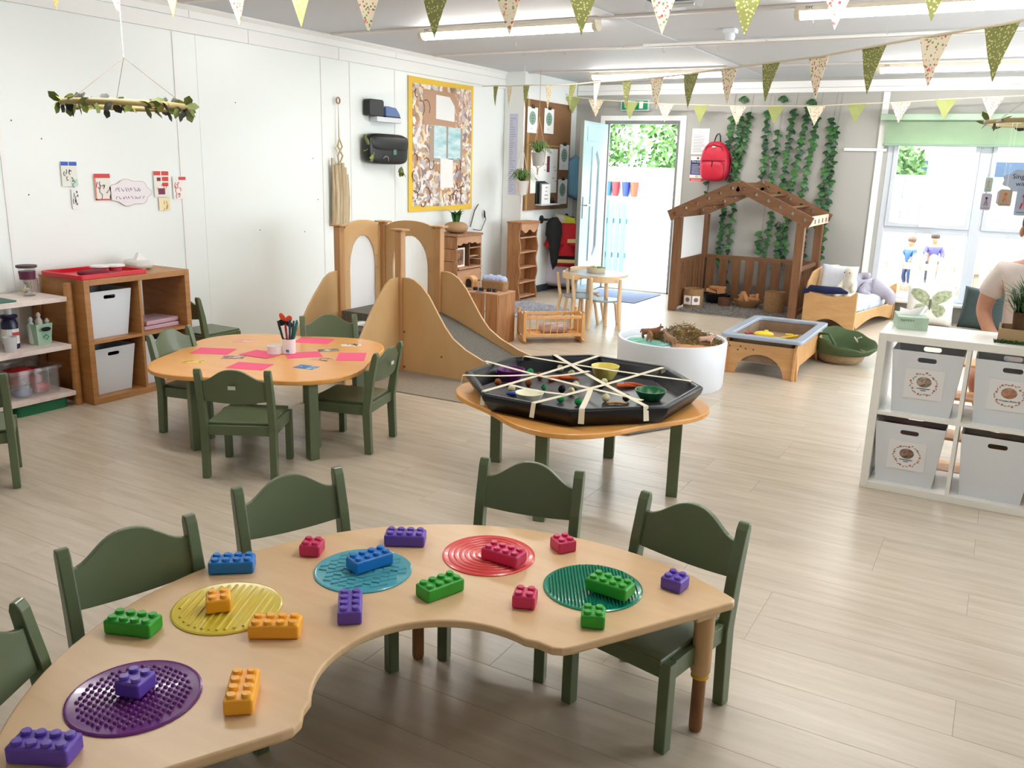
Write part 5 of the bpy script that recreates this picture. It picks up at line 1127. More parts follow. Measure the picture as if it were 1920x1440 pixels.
for k in range(1500):
    a = rr.uniform(0, 6.28); q = .22*math.sqrt(rr.random()); p = Vector((q*cos(a)*1.25, q*sin(a)*.8, (.14*(1-q/.235))*rr.uniform(.2, 1)+.01)); d = Vector((rr.uniform(-1, 1), rr.uniform(-1, 1), rr.uniform(-.2, .7))).normalized()*rr.uniform(.03, .07); e = Vector((d.y, -d.x, .3)).normalized()*.0025
    mb.add([p-d*.5-e, p-d*.5+e, p+d*.5+e, p+d*.5-e], [(0, 1, 2, 3)])
mb.obj('straw', mat('hay', S(124, 100, 58), .9, S(166, 140, 84), 20), t)['kind'] = 'stuff'
def animal(label, x, y, rz, m, s, z=.318):
    t = thing('toy_animal', label, 'toy animal', (x, y, z), rz, 'toy farm animals in the white tub')
    N = [(-.03, 0, .042, .017), (0, 0, .043, .016), (.03, 0, .045, .017), (.047, 0, .062, .010), (.055, 0, .074, .009), (.07, 0, .07, .006)]; E = [(0, 1), (1, 2), (2, 3), (3, 4), (4, 5)]
    for px, b in ((-.034, 0), (.032, 2)):
        for sy in (-1, 1):
            i = len(N); N += [(px-.004*(b == 0), sy*.011, .028, .008), (px-.008*(b == 0), sy*.012, .014, .0045), (px, sy*.012, .002, .005)]; E += [(b, i), (i, i+1), (i+1, i+2)]
    i = len(N); N += [(-.048, 0, .05, .005), (-.056, 0, .03, .003)]; E += [(0, i), (i, i+1)]
    skin('body', [(a*s, b*s, c*s, r*s) for a, b, c, r in N], E, m, t, sub=1)
    for sy in (-1, 1): MB().ell((.053*s, sy*.008*s, .084*s), (.003*s, .003*s, .007*s), 6, 4).obj('ear', m, t, smooth=True)
HB_ = flat('horse_brown', 136, 84, 52)
animal('brown toy horse at the back of the pond', TBX-.16, TBY-.03, .2, HB_, 1.35); animal('brown toy calf facing us on the pond', TBX-.13, TBY-.12, -1.3, flat('calf_brown', 156, 100, 64), 1.2); animal('tan toy cow in front of the hay', TBX+.04, TBY-.16, 2.6, flat('cow_tan', 150, 112, 76), 1.2); animal('pale pink toy pig on the sandy patch', TBX+.25, TBY+.02, .4, flat('pig_pink', 208, 168, 146), 1.05); animal('dark brown toy goat under the hay', TBX-.02, TBY-.06, 1.2, flat('goat_dark', 96, 66, 44), 1.1)

# ------------------------------------------------------------------ sand table
st = thing('sand_table', 'low plywood play table with grey-blue plastic tub', 'play table', (0, 0, 0)); SX0, SX1, SY0, SY1 = -1.84, -1.25, 6.66, 7.62
BIRP = mat('sand_table_ply', S(206, 158, 104), .45, S(192, 142, 88), 5, (.6, 4, 4)); TUBM = mat('tub_grey_blue', S(158, 168, 182), .35); SANDREFL = mat('tub_wall_sand_bounce', S(140, 116, 92), .8, S(122, 98, 76), 8)  # tub wall coloured brown to paint in the sand's reflection
def archside(x0, x1): return [(x0, 0)]+[((x0+x1)/2-.19*cos(PI*i/12)*(x1-x0)/.6, .17*sin(PI*i/12)) for i in range(13)]+[(x1, 0), (x1-.02, .25), (x0+.02, .25)]
for y in (SY0, SY1): MB().prism(archside(SX0, SX1), y-.01, y+.01, 'XZ').obj('end_panel', BIRP, st, bevel=.003)
for x in (SX0+.03, SX1-.03):
    MB().prism([(SY0-.04, 0), (SY0+.06, 0), (SY0+.14, .09), (SY1-.14, .09), (SY1-.06, 0), (SY1+.04, 0), (SY1+.02, .25), (SY1-.02, .28), (SY0+.02, .28), (SY0-.02, .25)], x-.01, x+.01, 'YZ').obj('side_panel', BIRP, st, bevel=.003)
rim = rrect(SX0-.02, SY0-.05, SX1+.02, SY1+.05, .05); inn = rrect(SX0+.05, SY0+.03, SX1-.05, SY1-.03, .05)
MB().ring(rim, inn, ((SX0+SX1)/2, (SY0+SY1)/2), .285, .315, 'XY', 64).obj('tub_rim', TUBM, st, bevel=.008, seg=3)
MB().ring(rrect(SX0+.04, SY0+.02, SX1-.04, SY1-.02, .05), rrect(SX0+.052, SY0+.032, SX1-.052, SY1-.032, .05), ((SX0+SX1)/2, (SY0+SY1)/2), .1, .285, 'XY', 64).obj('tub_wall', SANDREFL, st); MB().prism(rrect(SX0+.045, SY0+.025, SX1-.045, SY1-.025, .05), .095, .105).obj('tub_floor', TUBM, st)
for x, z in ((-1.80, .235), (-1.785, .215), (-1.81, .20), (-1.70, .22), (-1.72, .19), (-1.60, .205), (-1.66, .205)): MB().cyl((x, SY0-.01, z), (x, SY0-.013, z), .006, n=8).obj('knot', flat('dark_knot', 70, 40, 24), st)
t = thing('tub_sand', 'brown sand lining the grey-blue tub', 'sand', (0, 0, 0)); MB().prism(rrect(SX0+.06, SY0+.04, SX1-.06, SY1-.04, .05), .106, .20).obj('sand', mat('wet_sand', S(156, 130, 104), .95, S(138, 112, 88), 25, bump=.4, bscale=40), t)
def toy(label, x, y, c, kind, rz=0):
    t = thing('sand_toy', label, 'sand toy', (x, y, .201), rz, 'plastic toys in the sand tub'); m = flat('sandtoy_%d_%d' % (c[0], c[1]), *c, rough=.35)
    if kind == 'boat': MB().ell((0, 0, .03), (.085, .04, .03), 16, 8, .8).obj('hull', m, t, smooth=True); MB().box((.02, 0, .06), (.035, .03, .02)).obj('cabin', m, t, bevel=.006)
    elif kind == 'spade': MB().prism(rrect(-.05, -.04, .05, .04, .02), .01, .03).obj('blade', m, t, bevel=.005); MB().cyl((.04, 0, .03), (.17, 0, .06), .011, n=8).obj('handle', m, t, smooth=50)
    else: MB().lathe([(.022, 0), (.034, .05), (.03, .05), (.02, .005), (0, .005)], 16).obj('cup', m, t, smooth=50)
toy('yellow boat in the sand tub', -1.66, 7.2, (238, 206, 60), 'boat', .4); toy('yellow spade in the sand tub', -1.54, 7.13, (236, 200, 54), 'spade', .2); toy('yellow scoop cup standing in the sand tub', -1.46, 7.25, (240, 212, 70), 'cup'); toy('red cup in the sand tub', -1.75, 7.1, (200, 36, 60), 'cup'); toy('green cup in the sand tub', -1.71, 7.02, (60, 140, 70), 'cup')
# green-lined basket
t = thing('storage_basket', 'slumped natural basket with an olive green fabric collar', 'basket', (-1.10, 7.63, 0), .2); NB = mat('seagrass', S(176, 150, 116), .9, S(146, 118, 84), 30, (1, 1, 8), bump=.4, bscale=70); OLV = flat('olive_canvas', 74, 92, 58, .9)
mb = MB(); mb.lathe([(0, 0), (.14, 0), (.175, .02), (.198, .07), (.206, .1), (.2, .1), (.165, .04), (0, .03)], 32); mb.obj('basket_body', NB, t, smooth=50)
mb = MB(); mb.lathe([(.205, .085), (.235, .09), (.255, .17), (.258, .195), (.25, .207), (.235, .2), (.215, .13), (.17, .06), (0, .045)], 44)
for v in mb.v:
    if (v.x**2+v.y**2)**.5 < .18: continue
    k = max(0, (v.z-.085)/.12); v.z += k*(-.17*v.x+.17*v.y); v.x += .03*k; v.y -= .02*k; v.z += .007*sin(8*math.atan2(v.y, v.x))*k
mb.obj('fabric_collar', OLV, t, smooth=60); MB().tube([(.1, .12, .2), (.13, .1, .16), (.12, .05, .2), (.15, .02, .22)], .005, 6).obj('drawstring', flat('string_pale', 210, 200, 176), t); MB().tube([(-.22, -.09, .16), (-.19, -.14, .25), (-.12, -.17, .26), (-.06, -.2, .17)], .012, 8).obj('handle', OLV, t, smooth=50)

# ------------------------------------------------------------------ playhouse
ph = thing('playhouse_frame', 'brown timber playhouse frame with open rafter roof', 'playhouse', (0, 0, 0)); PX0, PX1, PY0, PY1 = -3.20, -1.88, 9.34, 10.32; PXM, RT, EV = -2.56, 1.40, 1.08
for x in (PX0, PX1):
    for y in (PY0, PY1): MB().box((x, y, .52), (.085, .085, 1.04)).obj('post', CEDAR, ph, bevel=.004)
def rafter(a, b, y, nh=6):
    """beam with drilled holes, in the plane y"""
    a = Vector((a[0], 0, a[1])); b = Vector((b[0], 0, b[1])); d = (b-a); L = d.length; x = d.normalized(); z = Vector((-x.z, 0, x.x)) if x.x > 0 else Vector((x.z, 0, -x.x)); mb = MB(); w = .115; seg = L/nh
    for i in range(nh):
        tmp = MB(); c = (seg*(i+.5), 0); tmp.ring([(seg*i, -w/2), (seg*(i+1), -w/2), (seg*(i+1), w/2), (seg*i, w/2)], [(c[0]+.02*cos(q), .02*sin(q)) for q in [2*PI*k/12 for k in range(12)]], c, -.022, .022, 'XZ', 12)
        b0 = len(mb.v); mb.v += [a+x*v.x+z*v.z+Vector((0, y+v.y, 0)) for v in tmp.v]
        for f in tmp.f: mb.f.append([b0+k for k in f]); mb.mi.append(0)
    mb.obj('rafter', CEDARH, ph)
for y in (PY0-.03, PY1+.02):
    rafter((PX0-.10, EV-.03), (PXM, RT), y); rafter((PXM, RT), (PX1+.10, EV-.03), y)
for k, f in enumerate((.03, .36, .68, 1)):
    for s, xe in ((-1, PX0-.10), (1, PX1+.10)):
        if f == 1 and s == 1: continue
        x = xe+(PXM-xe)*f; z = EV-.03+(RT-EV+.03)*f
        if f < .1: MB().box((x, (PY0+PY1)/2, z+.0), (.022, PY1-PY0+.1, .10)).obj('eave_board', CEDAR if s < 0 else mat('pale_eave_board', S(206, 182, 160), .7), ph, bevel=.003)
        else: MB().bar((x, PY0-.05, z), (x, PY1+.04, z), .09, .022, up=(-s*.45, 0, 1)).obj('roof_slat', CEDAR, ph, bevel=.003)
for k in range(5): MB().box((PX1+.112, PY0+.1+.2*k, EV-.02), (.006, .014, .045)).obj('slot', BLACKM, ph)
for z in (.555, .08): 
    MB().b2((PX0, PY1-.03, z-.03), (PX1, PY1+.005, z+.015)).obj('rail', CEDARH, ph, bevel=.003)
    for x in (PX0, PX1): MB().b2((x-.02, PY0, z-.03), (x+.015, PY1, z+.015)).obj('rail', CEDARH, ph, bevel=.003)
me = MB().b2((-.05, -.008, .03), (.05, .008, .53)).mesh('slat', CEDAR)
for k in range(8): place('slat', me, ph, (PX0+.12+.155*k, PY1-.04, 0), bevel=.003)
me2 = MB().b2((-.008, -.034, .03), (.008, .034, .53)).mesh('slat', CEDAR)
for x in (PX0, PX1):
    for k in range(8): place('slat', me2, ph, (x+(.025 if x == PX0 else -.03), PY0+.105+.108*k, 0), bevel=.003)
MB().b2((PX0-.012, PY0+.05, .57), (PX0-.004, PY1-.05, 1.03)).obj('white_board', PAPER, ph)
def tub_basket(label, x, y, r, h, m, tags=0):
    t = thing('woven_basket', label, 'basket', (x, y, .012)); MB().lathe([(r*.92, 0), (r, h*.4), (r*.97, h), (r*.9, h), (r*.92, h*.4), (r*.85, .008), (0, .008)], 28).obj('basket_body', m, t, smooth=50)
    for k in range(tags):
        q = thing; a = -1.75+.75*k; p = MB().box((0, 0, 0), (.09, .003, .1)).obj('picture_tag', PAPER, t, rz=a+PI/2); p.location = ((r+.012)*cos(a), (r+.012)*sin(a), h*.45); c = MB().lathe([(.025, 0), (.025, .002), (0, .002)], 16).obj('tag_picture', flat('tag_brown', 150, 96, 84), p); c.rotation_euler = (PI/2, 0, 0); c.location = (0, -.002, .005)
    return t
tub_basket('jute basket with white picture tags in the playhouse\'s front corner', -3.05, 9.60, .115, .22, TERRA, 2); tub_basket('round woven basket at the playhouse\'s open side near the bed', -2.19, 9.86, .115, .235, TERRA); tub_basket('small brown pot lying between the trays in the playhouse', -2.78, 9.93, .07, .1, flat('brown_pot', 104, 66, 44))
def shallow(name, label, x, y, rx, m, h=.09):
    t = thing(name, label, 'tray', (x, y, .013)); MB().lathe([(rx*.6, 0), (rx*.9, h*.6), (rx, h), (rx*.97, h), (rx*.86, h*.6), (rx*.55, .01), (0, .01)], 28, sy=.75).obj('dish', m, t, smooth=50); return t
shallow('block_tray', 'black shallow dish of wooden offcuts in the playhouse', -2.92, 10.08, .17, BLACKM, .12); shallow('block_tray', 'woven shallow dish of wooden offcuts in the playhouse', -2.53, 10.0, .16, TERRA)
OFF = mat('wood_offcut', S(206, 152, 100), .6, S(190, 130, 80), 6, rnd=.15)
for i, (x, y, z, sx_, sy_, sz_, a, b) in enumerate(((-2.98, 10.05, .16, .12, .06, .03, .3, .2), (-2.90, 10.1, .16, .1, .07, .03, 1.2, 0), (-2.86, 10.05, .165, .09, .05, .05, .1, -.2), (-3.02, 10.1, .165, .07, .06, .04, 2, .2), (-2.88, 10.08, .205, .13, .07, .03, .2, 0), (-2.95, 10.06, .20, .1, .06, .03, -.4, .1), (-2.60, 10.0, .13, .05, .06, .09, .4, .3), (-2.55, 9.98, .14, .16, .05, .02, -.8, .7), (-2.50, 10.02, .12, .18, .07, .02, .1, .1), (-2.45, 9.97, .125, .12, .06, .02, .5, .1), (-2.47, 10.04, .15, .09, .05, .03, .8, 0), (-2.42, 10.0, .155, .03, .05, .06, .2, 0))):
    t = thing('wood_offcut', 'loose wooden offcut in the %s, number %s counted from the door side' % (('black dish' if i < 6 else 'woven dish'), ('one', 'two', 'three', 'four', 'five', 'six')[i % 6]), 'wood block', (x, y, z), a, 'wooden offcuts in the playhouse dishes'); MB().box((0, 0, 0), (sx_, sy_, sz_), rot=Matrix.Rotation(b, 3, 'Y')).obj('block', OFF, t, bevel=.003)

# ------------------------------------------------------------------ vines on the end wall
def ivy(m):
    o = [(0, 0), (.55, .15), (.85, .5), (.45, .62), (.3, .95), (0, 1.05), (-.3, .95), (-.45, .62), (-.85, .5), (-.55, .15)]; L = .055
    vs = [(x*L, -.012*abs(x), -y*L*1.25+.02) for x, y in o]+[(0, -.014, -.55*L*1.25+.02)]
    return MB().add(vs, [(i, (i+1) % 10, 10) for i in range(10)]).mesh('leaf', m, True)
IV = [ivy(mat('ivy_green', S(36, 84, 36), .45)), ivy(mat('ivy_light', S(54, 106, 46), .45)), ivy(mat('ivy_dark', S(26, 66, 34), .45))]
VST = flat('vine_stem', 60, 60, 44)
vines = [((-3.03, 2.17), (-3.05, 1.62), .05), ((-2.92, 2.17), (-2.96, 1.42), .045), ((-2.82, 2.21), (-2.93, 1.43), .045), ((-2.62, 2.23), (-2.61, 1.47), .05), ((-2.47, 2.02), (-2.50, 1.38), .055), ((-2.32, 2.24), (-2.38, 1.30), .05), ((-2.17, 2.27), (-2.28, 1.28), .05), ((-2.05, 2.21), (-2.15, 1.16), .055),
         ((-1.89, 2.15), (-1.94, .95), .05), ((-1.84, 2.06), (-1.86, .58), .06), ((-3.25, 1.44), (-3.30, .56), .14), ((-3.03, 1.12), (-3.04, .40), .045), ((-2.92, 1.18), (-2.95, .2), .07), ((-2.58, .86), (-2.58, .60), .06), ((-2.46, 1.10), (-2.50, .52), .06), ((-2.36, .98), (-2.34, .35), .06), ((-2.27, 1.06), (-2.28, .5), .05), ((-2.06, 1.0), (-2.06, .5), .08)]
where = ['at the red backpack\'s strap', 'first clear of the backpack', 'joining its neighbour above the roof ridge', 'with a curled tail left of the roof ridge', 'starting low above the roof ridge', 'thin-stemmed in the middle of the display', 'fourth from the window', 'third from the window above the rafters', 'second from the window, long', 'nearest the window, longest',
         'sparse, hanging under the backpack', 'thick, inside the playhouse by its back post', 'trailing down over the playhouse back fence', 'short, inside the playhouse left of centre', 'inside the playhouse under the ridge', 'with a starry tuft inside the playhouse', 'bushy, inside the playhouse by the front post', 'sparse, between the playhouse\'s right posts']
for i, ((xa, za), (xb, zb), sp_) in enumerate(vines):
    t = thing('leaf_garland', 'green artificial leaf garland '+where[i], 'garland', (xa, YB-.012, za), 0, 'leaf garlands on the end wall'); rr = random.Random(i); L = za-zb; n = int(L/(sp_*.86))
    MB().tube([(0, 0, 0), ((xb-xa)*.5+.01*sin(i), -.008, -L*.5), (xb-xa, -.006, -L)], .0035, 5).obj('stem', VST, t)
    if za > 1.5: MB().cyl((0, 0, 0), (.02, 0, 2.42-za), .0015, n=4).obj('string', GREYTXT, t)
    for k in range(n):
        f = (k+.3)/n; sd = 1 if k % 2 else -1
        place('leaf', rr.choice(IV), t, ((xb-xa)*f+sd*.012+rr.uniform(-.012, .012), -.016-rr.uniform(0, .014), -L*f), rot=(rr.uniform(-.75, -.1), sd*rr.uniform(-.1, .6), rr.uniform(-.6, .6)), scale=(rr.uniform(.85, 1.2),)*3)
for x, z in ((-2.91, 2.37), (-2.46, 2.37), (-2.14, 2.33)):
    t = thing('leaf_sprig', 'single green leaf sprig near the wall top %s' % {-2.91: 'above the backpack', -2.46: 'in the middle', -2.14: 'nearer the window'}[x], 'leaf', (x, YB-.012, z), 0, 'single sprigs near the wall top'); MB().cyl((0, 0, 0), (0, 0, -.05), .002, n=4).obj('stem', VST, t)
    for k in range(3): place('leaf', IV[k], t, (.02*(k-1), -.015, -.005*k), rot=(-.3, .5*(k-1), 0), scale=(1.1,)*3)

# ------------------------------------------------------------------ backpack and notices
t = thing('backpack', 'red children\'s backpack hanging on the end wall', 'backpack', (-3.17, YB-.02, 1.425)); BPR = mat('backpack_red', S(196, 18, 52), .5, S(176, 12, 44), 12)
mb = MB(); mb.ell((0, -.085, .225), (.175, .085, .23), 28, 16, .62)
for v in mb.v: v.x *= 1-.28*max(0, (v.z-.2)/.25)**1.5
mb.obj('pack_body', BPR, t, smooth=True); mb = MB(); mb.ell((0, -.15, .12), (.14, .045, .115), 24, 12, .6); mb.obj('front_pocket', BPR, t, smooth=True)
MB().tube([(-.14, -.155, .235), (-.05, -.19, .238), (.05, -.19, .238), (.14, -.155, .235)], .006, 6).obj('zip', flat('zip_dark_red', 110, 10, 30), t, smooth=60); MB().tube([(-.12, -.14, .30), (-.09, -.165, .39), (0, -.172, .42), (.09, -.165, .39), (.12, -.14, .30)], .005, 6).obj('zip', flat('zip_dark_red', 110, 10, 30), t, smooth=60)
MB().tube([(-.04, -.05, .44), (-.025, -.03, .52), (0, -.01, .555), (.025, -.03, .52), (.04, -.05, .44)], .007, 6).obj('hanging_loop', BLACKF, t, smooth=60); MB().cyl((0, 0, .55), (0, -.03, .56), .006, n=8).obj('wall_hook', CHROME, t); MB().b2((-.018, -.178, .385), (.018, -.17, .397)).obj('maker_label', PAPER, t)
MB().cyl((.0, -.196, .23), (0, -.2, .16), .005, n=6).obj('zip_pull', BLACKF, t)
for s in (-1, 1): MB().tube([(s*.12, -.03, .38), (s*.18, -.02, .25), (s*.17, -.02, .06), (s*.13, -.03, .01)], .012, 6).obj('strap', flat('strap_dark_red', 130, 10, 36), t, smooth=60)
t = thing('notice_sheet', 'white printed notice sheet above the fire action sign', 'notice', (-3.40, YB-.006, 1.73)); MB().b2((-.105, -.003, 0), (.105, 0, .30)).obj('sheet', PAPER, t); m = MB(); rr = random.Random(2)
for k in range(14): m.b2((-.085, -.0042, .03+.015*k), (-.085+rr.uniform(.1, .165), -.003, .034+.015*k))
m.b2((-.02, -.0042, .255), (.02, -.003, .26)); m.obj('printed_lines', GREYTXT, t)
t = thing('fire_sign', 'blue and red fire action sign beside the garden door', 'sign', (-3.41, YB-.006, 1.405)); MB().b2((-.088, -.004, 0), (.088, 0, .305)).obj('plate', PAPER, t); MB().b2((-.086, -.006, .085), (.086, -.004, .255)).obj('blue_field', flat('mandatory_blue', 26, 44, 110), t); MB().b2((-.086, -.006, .005), (.086, -.004, .045)).obj('red_field', flat('prohibit_red', 206, 40, 46), t)
text('Fire action', PAPER, .032, t, (0, -.0066, .24), RY); m = MB()
for k in range(7): m.b2((-.07, -.0072, .10+.017*k), (-.07+(.13, .1, .12, .09, .125, .11, .08)[k], -.006, .104+.017*k))
m.obj('printed_lines', PAPER, t); m = MB()
for k in range(2): m.b2((-.07, -.0072, .014+.014*k), (.06, -.006, .018+.014*k))
m.obj('printed_lines', PAPER, t); MB().cyl((0, -.004, .28), (0, -.006, .28), .013, n=16).obj('symbol', INK, t); MB().tube([(.013*cos(2*PI*i/12), -.006, .066+.013*sin(2*PI*i/12)) for i in range(13)], .0018, 4).obj('symbol', INK, t); text('!', PAPER, .022, t, (0, -.0066, .28), RY, name='symbol_mark')
t = thing('call_point', 'small red and white fire call point sign behind the playhouse', 'sign', (-3.43, YB-.006, .985)); MB().b2((-.05, -.01, 0), (.05, 0, .09)).obj('plate', flat('call_red', 200, 50, 46), t); MB().b2((-.04, -.012, .015), (-.005, -.01, .075)).b2((.005, -.012, .015), (.04, -.012+.002, .075)).obj('symbol', PAPER, t)
t = thing('exit_sign', 'green emergency exit sign above the garden door', 'sign', (-4.25, YB-.03, 2.235)); MB().b2((-.185, -.03, 0), (.185, .028, .13)).obj('lamp_case', flat('exit_case', 190, 200, 196), t, bevel=.006); EX = flat('exit_green', 0, 140, 96, .4); MB().b2((-.17, -.033, .012), (.17, -.03, .118)).obj('green_field', EX, t); MB().b2((.06, -.036, .025), (.11, -.033, .108)).obj('door_symbol', PAPER, t)
m = MB(); m.ell((-.02, -.034, .093), (.009, .002, .009), 10, 6).bar((-.02, -.0345, .08), (-.03, -.0345, .05), .003, .018).bar((-.028, -.0345, .05), (-.01, -.0345, .035), .003, .01).bar((-.03, -.0345, .05), (-.055, -.0345, .03), .003, .01).bar((-.02, -.0345, .078), (.01, -.0345, .066), .003, .009); m.obj('running_figure', PAPER, t)
MB().add([(-.13, -.0345, .04), (-.09, -.0345, .065), (-.13, -.0345, .09)], [(0, 1, 2)]).obj('arrow', PAPER, t)

# ------------------------------------------------------------------ toy bed and window seat things
bd = thing('toddler_bed', 'rounded birch toddler bed beside the playhouse', 'bed', (-1.227, 9.18, 0), rad(-11.6)); BW, BL = .55, 1.17; BDM = mat('bed_birch', S(208, 166, 114), .4, S(196, 152, 100), 4, (1, 4, 4))
for y in (0, BL):
    MB().prism([(0, 0), (-.04, 0)]+[(-.06-(BW-.12)*i/10, .10*sin(PI*i/10)) for i in range(11)]+[(-BW+.04, 0), (-BW, 0), (-BW, .37), (-BW+.02, .385), (-BW+.07, .36), (-BW/2, .335), (-.07, .36), (-.03, .395), (0, .40)], y-.012, y+.012, 'XZ').obj('end_panel', BDM, bd, bevel=.008, seg=3)
MB().prism([(.02, .06)]+[(.08+(BL-.16)*i/10, .02+.07*sin(PI*i/10)) for i in range(11)]+[(BL-.02, .06), (BL-.02, .19), (.02, .19)], -.028, -.008, 'YZ').obj('side_rail', BDM, bd, bevel=.006)
MB().prism([(.02, .06), (BL-.02, .06), (BL-.02, .36), (BL-.1, .5), (BL-.35, .58), (.4, .60), (.15, .55), (.05, .45), (.02, .36)], -BW-.004, -BW+.016, 'YZ').obj('back_panel', BDM, bd, bevel=.006)
MB().b2((-BW+.016, .015, .1), (-.03, BL-.015, .13)).obj('bed_base', BDM, bd)
def at_bed(x, y, z): v = bd.matrix_basis @ Vector((x, y, z)); return v
bd.matrix_basis = Matrix.Translation((-1.227, 9.18, 0)) @ Matrix.Rotation(rad(-11.6), 4, 'Z')
t = thing('mattress', 'pale blue and white patterned mattress on the toddler bed', 'mattress', (-1.227, 9.18, .131), rad(-11.6)); MB().ell((-BW/2, BL/2, .09), (.235, .56, .09), 28, 12, .45).obj('mattress', spots_mat('bed_print', S(206, 214, 224), [S(170, 186, 206), S(226, 230, 232), S(186, 196, 204)], 16, .42), t, smooth=True)
def pillow(name, label, loc, rot, w, h, th, m, cat='cushion'):
    t = thing(name, label, cat, loc); t.rotation_euler = rot; mb = MB(); n = 14; vs = []; fs = []
    for s in (1, -1):
        for i in range(n+1):
            for j in range(n+1):
                x, z = -1+2*i/n, -1+2*j/n; k = (max(0, 1-x**4)*max(0, 1-z**4))**.45; pin = 1-.06*(1-abs(x*z)) if abs(x) > .9 or abs(z) > .9 else 1
                vs.append((x*w/2*(1-.05*(1-z*z)*(abs(x))), s*th/2*k, (z*h/2*(1-.05*(1-x*x)*abs(z)))+h/2))
    m1 = (n+1)**2
    for i in range(n):
        for j in range(n):
            a = i*(n+1)+j; f = (a, a+n+1, a+n+2, a+1); fs += [f, tuple(q+m1 for q in f[::-1])]
    mb.add(vs, fs); mb.obj('cover', m, t, smooth=True); return t
PIL = mat('pillow_white_blue', S(218, 222, 230), .9, S(204, 210, 222), 10)
p = pillow('pillow', 'white pillow with an embroidered bird propped on the toddler bed', at_bed(-.33, .26, .285), (-.25, 0, rad(-8)), .38, .35, .17, PIL, 'pillow'); MB().tube([(-.01, -.06, .2), (.01, -.064, .19), (.03, -.062, .2), (.02, -.062, .175), (.0, -.062, .17)], .006, 5).obj('embroidery', flat('thread_plum', 96, 76, 100), p)
def teddy():
    v = at_bed(-.17, .2, .29); t = thing('teddy_bear', 'cream teddy bear sitting on the toddler bed', 'soft toy', v, rad(-20)); FUR = mat('cream_fur', S(226, 220, 206), .95, bump=.5, bscale=90)
    t.scale = (1.3, 1.3, 1.3); skin('body', [(0, 0, .05, .055), (0, 0, .12, .05), (0, 0, .165, .035), (0, -.005, .205, .055), (0, -.04, .195, .03), (-.05, -.02, .13, .026), (-.07, -.06, .07, .024), (.05, -.02, .13, .026), (.07, -.06, .07, .024), (-.05, -.06, .03, .032), (-.06, -.13, .03, .028), (.05, -.06, .03, .032), (.06, -.13, .03, .028), (-.045, 0, .25, .018), (.045, 0, .25, .018)],
         [(0, 1), (1, 2), (2, 3), (3, 4), (1, 5), (5, 6), (1, 7), (7, 8), (0, 9), (9, 10), (0, 11), (11, 12), (3, 13), (3, 14)], FUR, t)
    for s in (-1, 1): MB().ell((s*.022, -.06, .22), (.005, .005, .005), 8, 5).obj('eye', BLACKM, t, smooth=True)
teddy()
t = thing('plush_elephant', 'grey plush elephant slumped at the bed\'s far end', 'soft toy', at_bed(-.24, .86, .25), rad(20)); PF = mat('grey_plush', S(166, 160, 172), .95, bump=.5, bscale=60)
skin('body', [(0, 0, .10, .10), (.13, -.05, .09, .095), (.24, -.16, .05, .065), (.25, -.2, -.05, .05), (-.10, -.02, .13, .075), (-.17, -.06, .15, .075), (-.21, -.16, .06, .03), (-.16, -.22, .04, .024), (-.05, -.16, .05, .04), (.03, -.2, .04, .045), (.02, .1, .18, .05), (.1, .02, .2, .05), (-.05, -.02, .24, .035), (.03, -.08, .24, .04)], [(0, 1), (1, 2), (2, 3), (0, 4), (4, 5), (5, 6), (6, 7), (0, 8), (8, 9), (0, 10), (1, 11), (5, 12), (12, 13)], PF, t)
MB().ell((-.12, -.1, .16), (.075, .02, .075), 16, 8, rot=Matrix.Rotation(.5, 3, 'Z')).obj('ear', PF, t, smooth=True)
t = thing('navy_cloth', 'navy blue toy shark draped over the bed end', 'soft toy', at_bed(-.33, -.0, .36), rad(-11.6)); mb = MB(); mb.tube([(-.2, 0, .0), (-.16, 0, .035), (0, .01, .03), (.14, .01, .04), (.22, .015, .025)], [.02, .035, .04, .035, .012], 12); mb.obj('body', flat('navy_plush', 22, 30, 72, .9), t, smooth=60); MB().add([(-.19, -.02, .02), (-.235, -.025, -.03), (-.16, -.02, -.01), (-.23, 0, .05)], [(0, 1, 2), (0, 3, 1)]).obj('tail', flat('navy_plush', 22, 30, 72, .9), t)
p = pillow('butterfly_cushion', 'white cushion printed with a green butterfly below the window', (-.63, 10.17, .0), (-.22, 0, rad(4)), .47, .43, .15, mat('cushion_cream', S(224, 222, 216), .9, S(214, 212, 206), 30)); BFM = mat('butterfly_print', S(120, 130, 96), .9, S(176, 180, 150), 26, (1, 1, 1))
def wing(sg, up):
    o = [(0, 0), (.015, .08), (.06, .13), (.13, .155), (.19, .15), (.2, .1), (.15, .04), (.07, -.005)] if up else [(0, 0), (.07, -.005), (.13, -.015), (.155, -.06), (.13, -.12), (.08, -.14), (.03, -.09)]
    n = len(o); cx = sum(q[0] for q in o)/n; cz = sum(q[1] for q in o)/n
    def P(x, z):
        X, Z = x/.235, (.225+z)/.215-1; return (sg*x, -.075*(max(0, 1-X**4)*max(0, 1-Z**4))**.45-.003, .225+z)
    vs = [P(*q) for q in o]+[P(cx+(x-cx)*.5, cz+(z-cz)*.5) for x, z in o]+[P(cx, cz)]
    return MB().add(vs, [(i, (i+1) % n, n+(i+1) % n, n+i) for i in range(n)]+[(n+i, n+(i+1) % n, 2*n) for i in range(n)])
for sg in (-1, 1):
    for up in (1, 0): wing(sg, up).obj('printed_wing', BFM, p)
MB().ell((0, -.08, .215), (.012, .006, .06), 10, 8).obj('printed_body', flat('butterfly_body', 90, 90, 76), p, smooth=True)
pillow('dark_cushion', 'dark green cushion leaning below the window mullion', (-.14, 10.18, .0), (-.2, .06, 0), .42, .44, .15, mat('cushion_bottle', S(48, 62, 60), .8, S(40, 52, 52), 8))
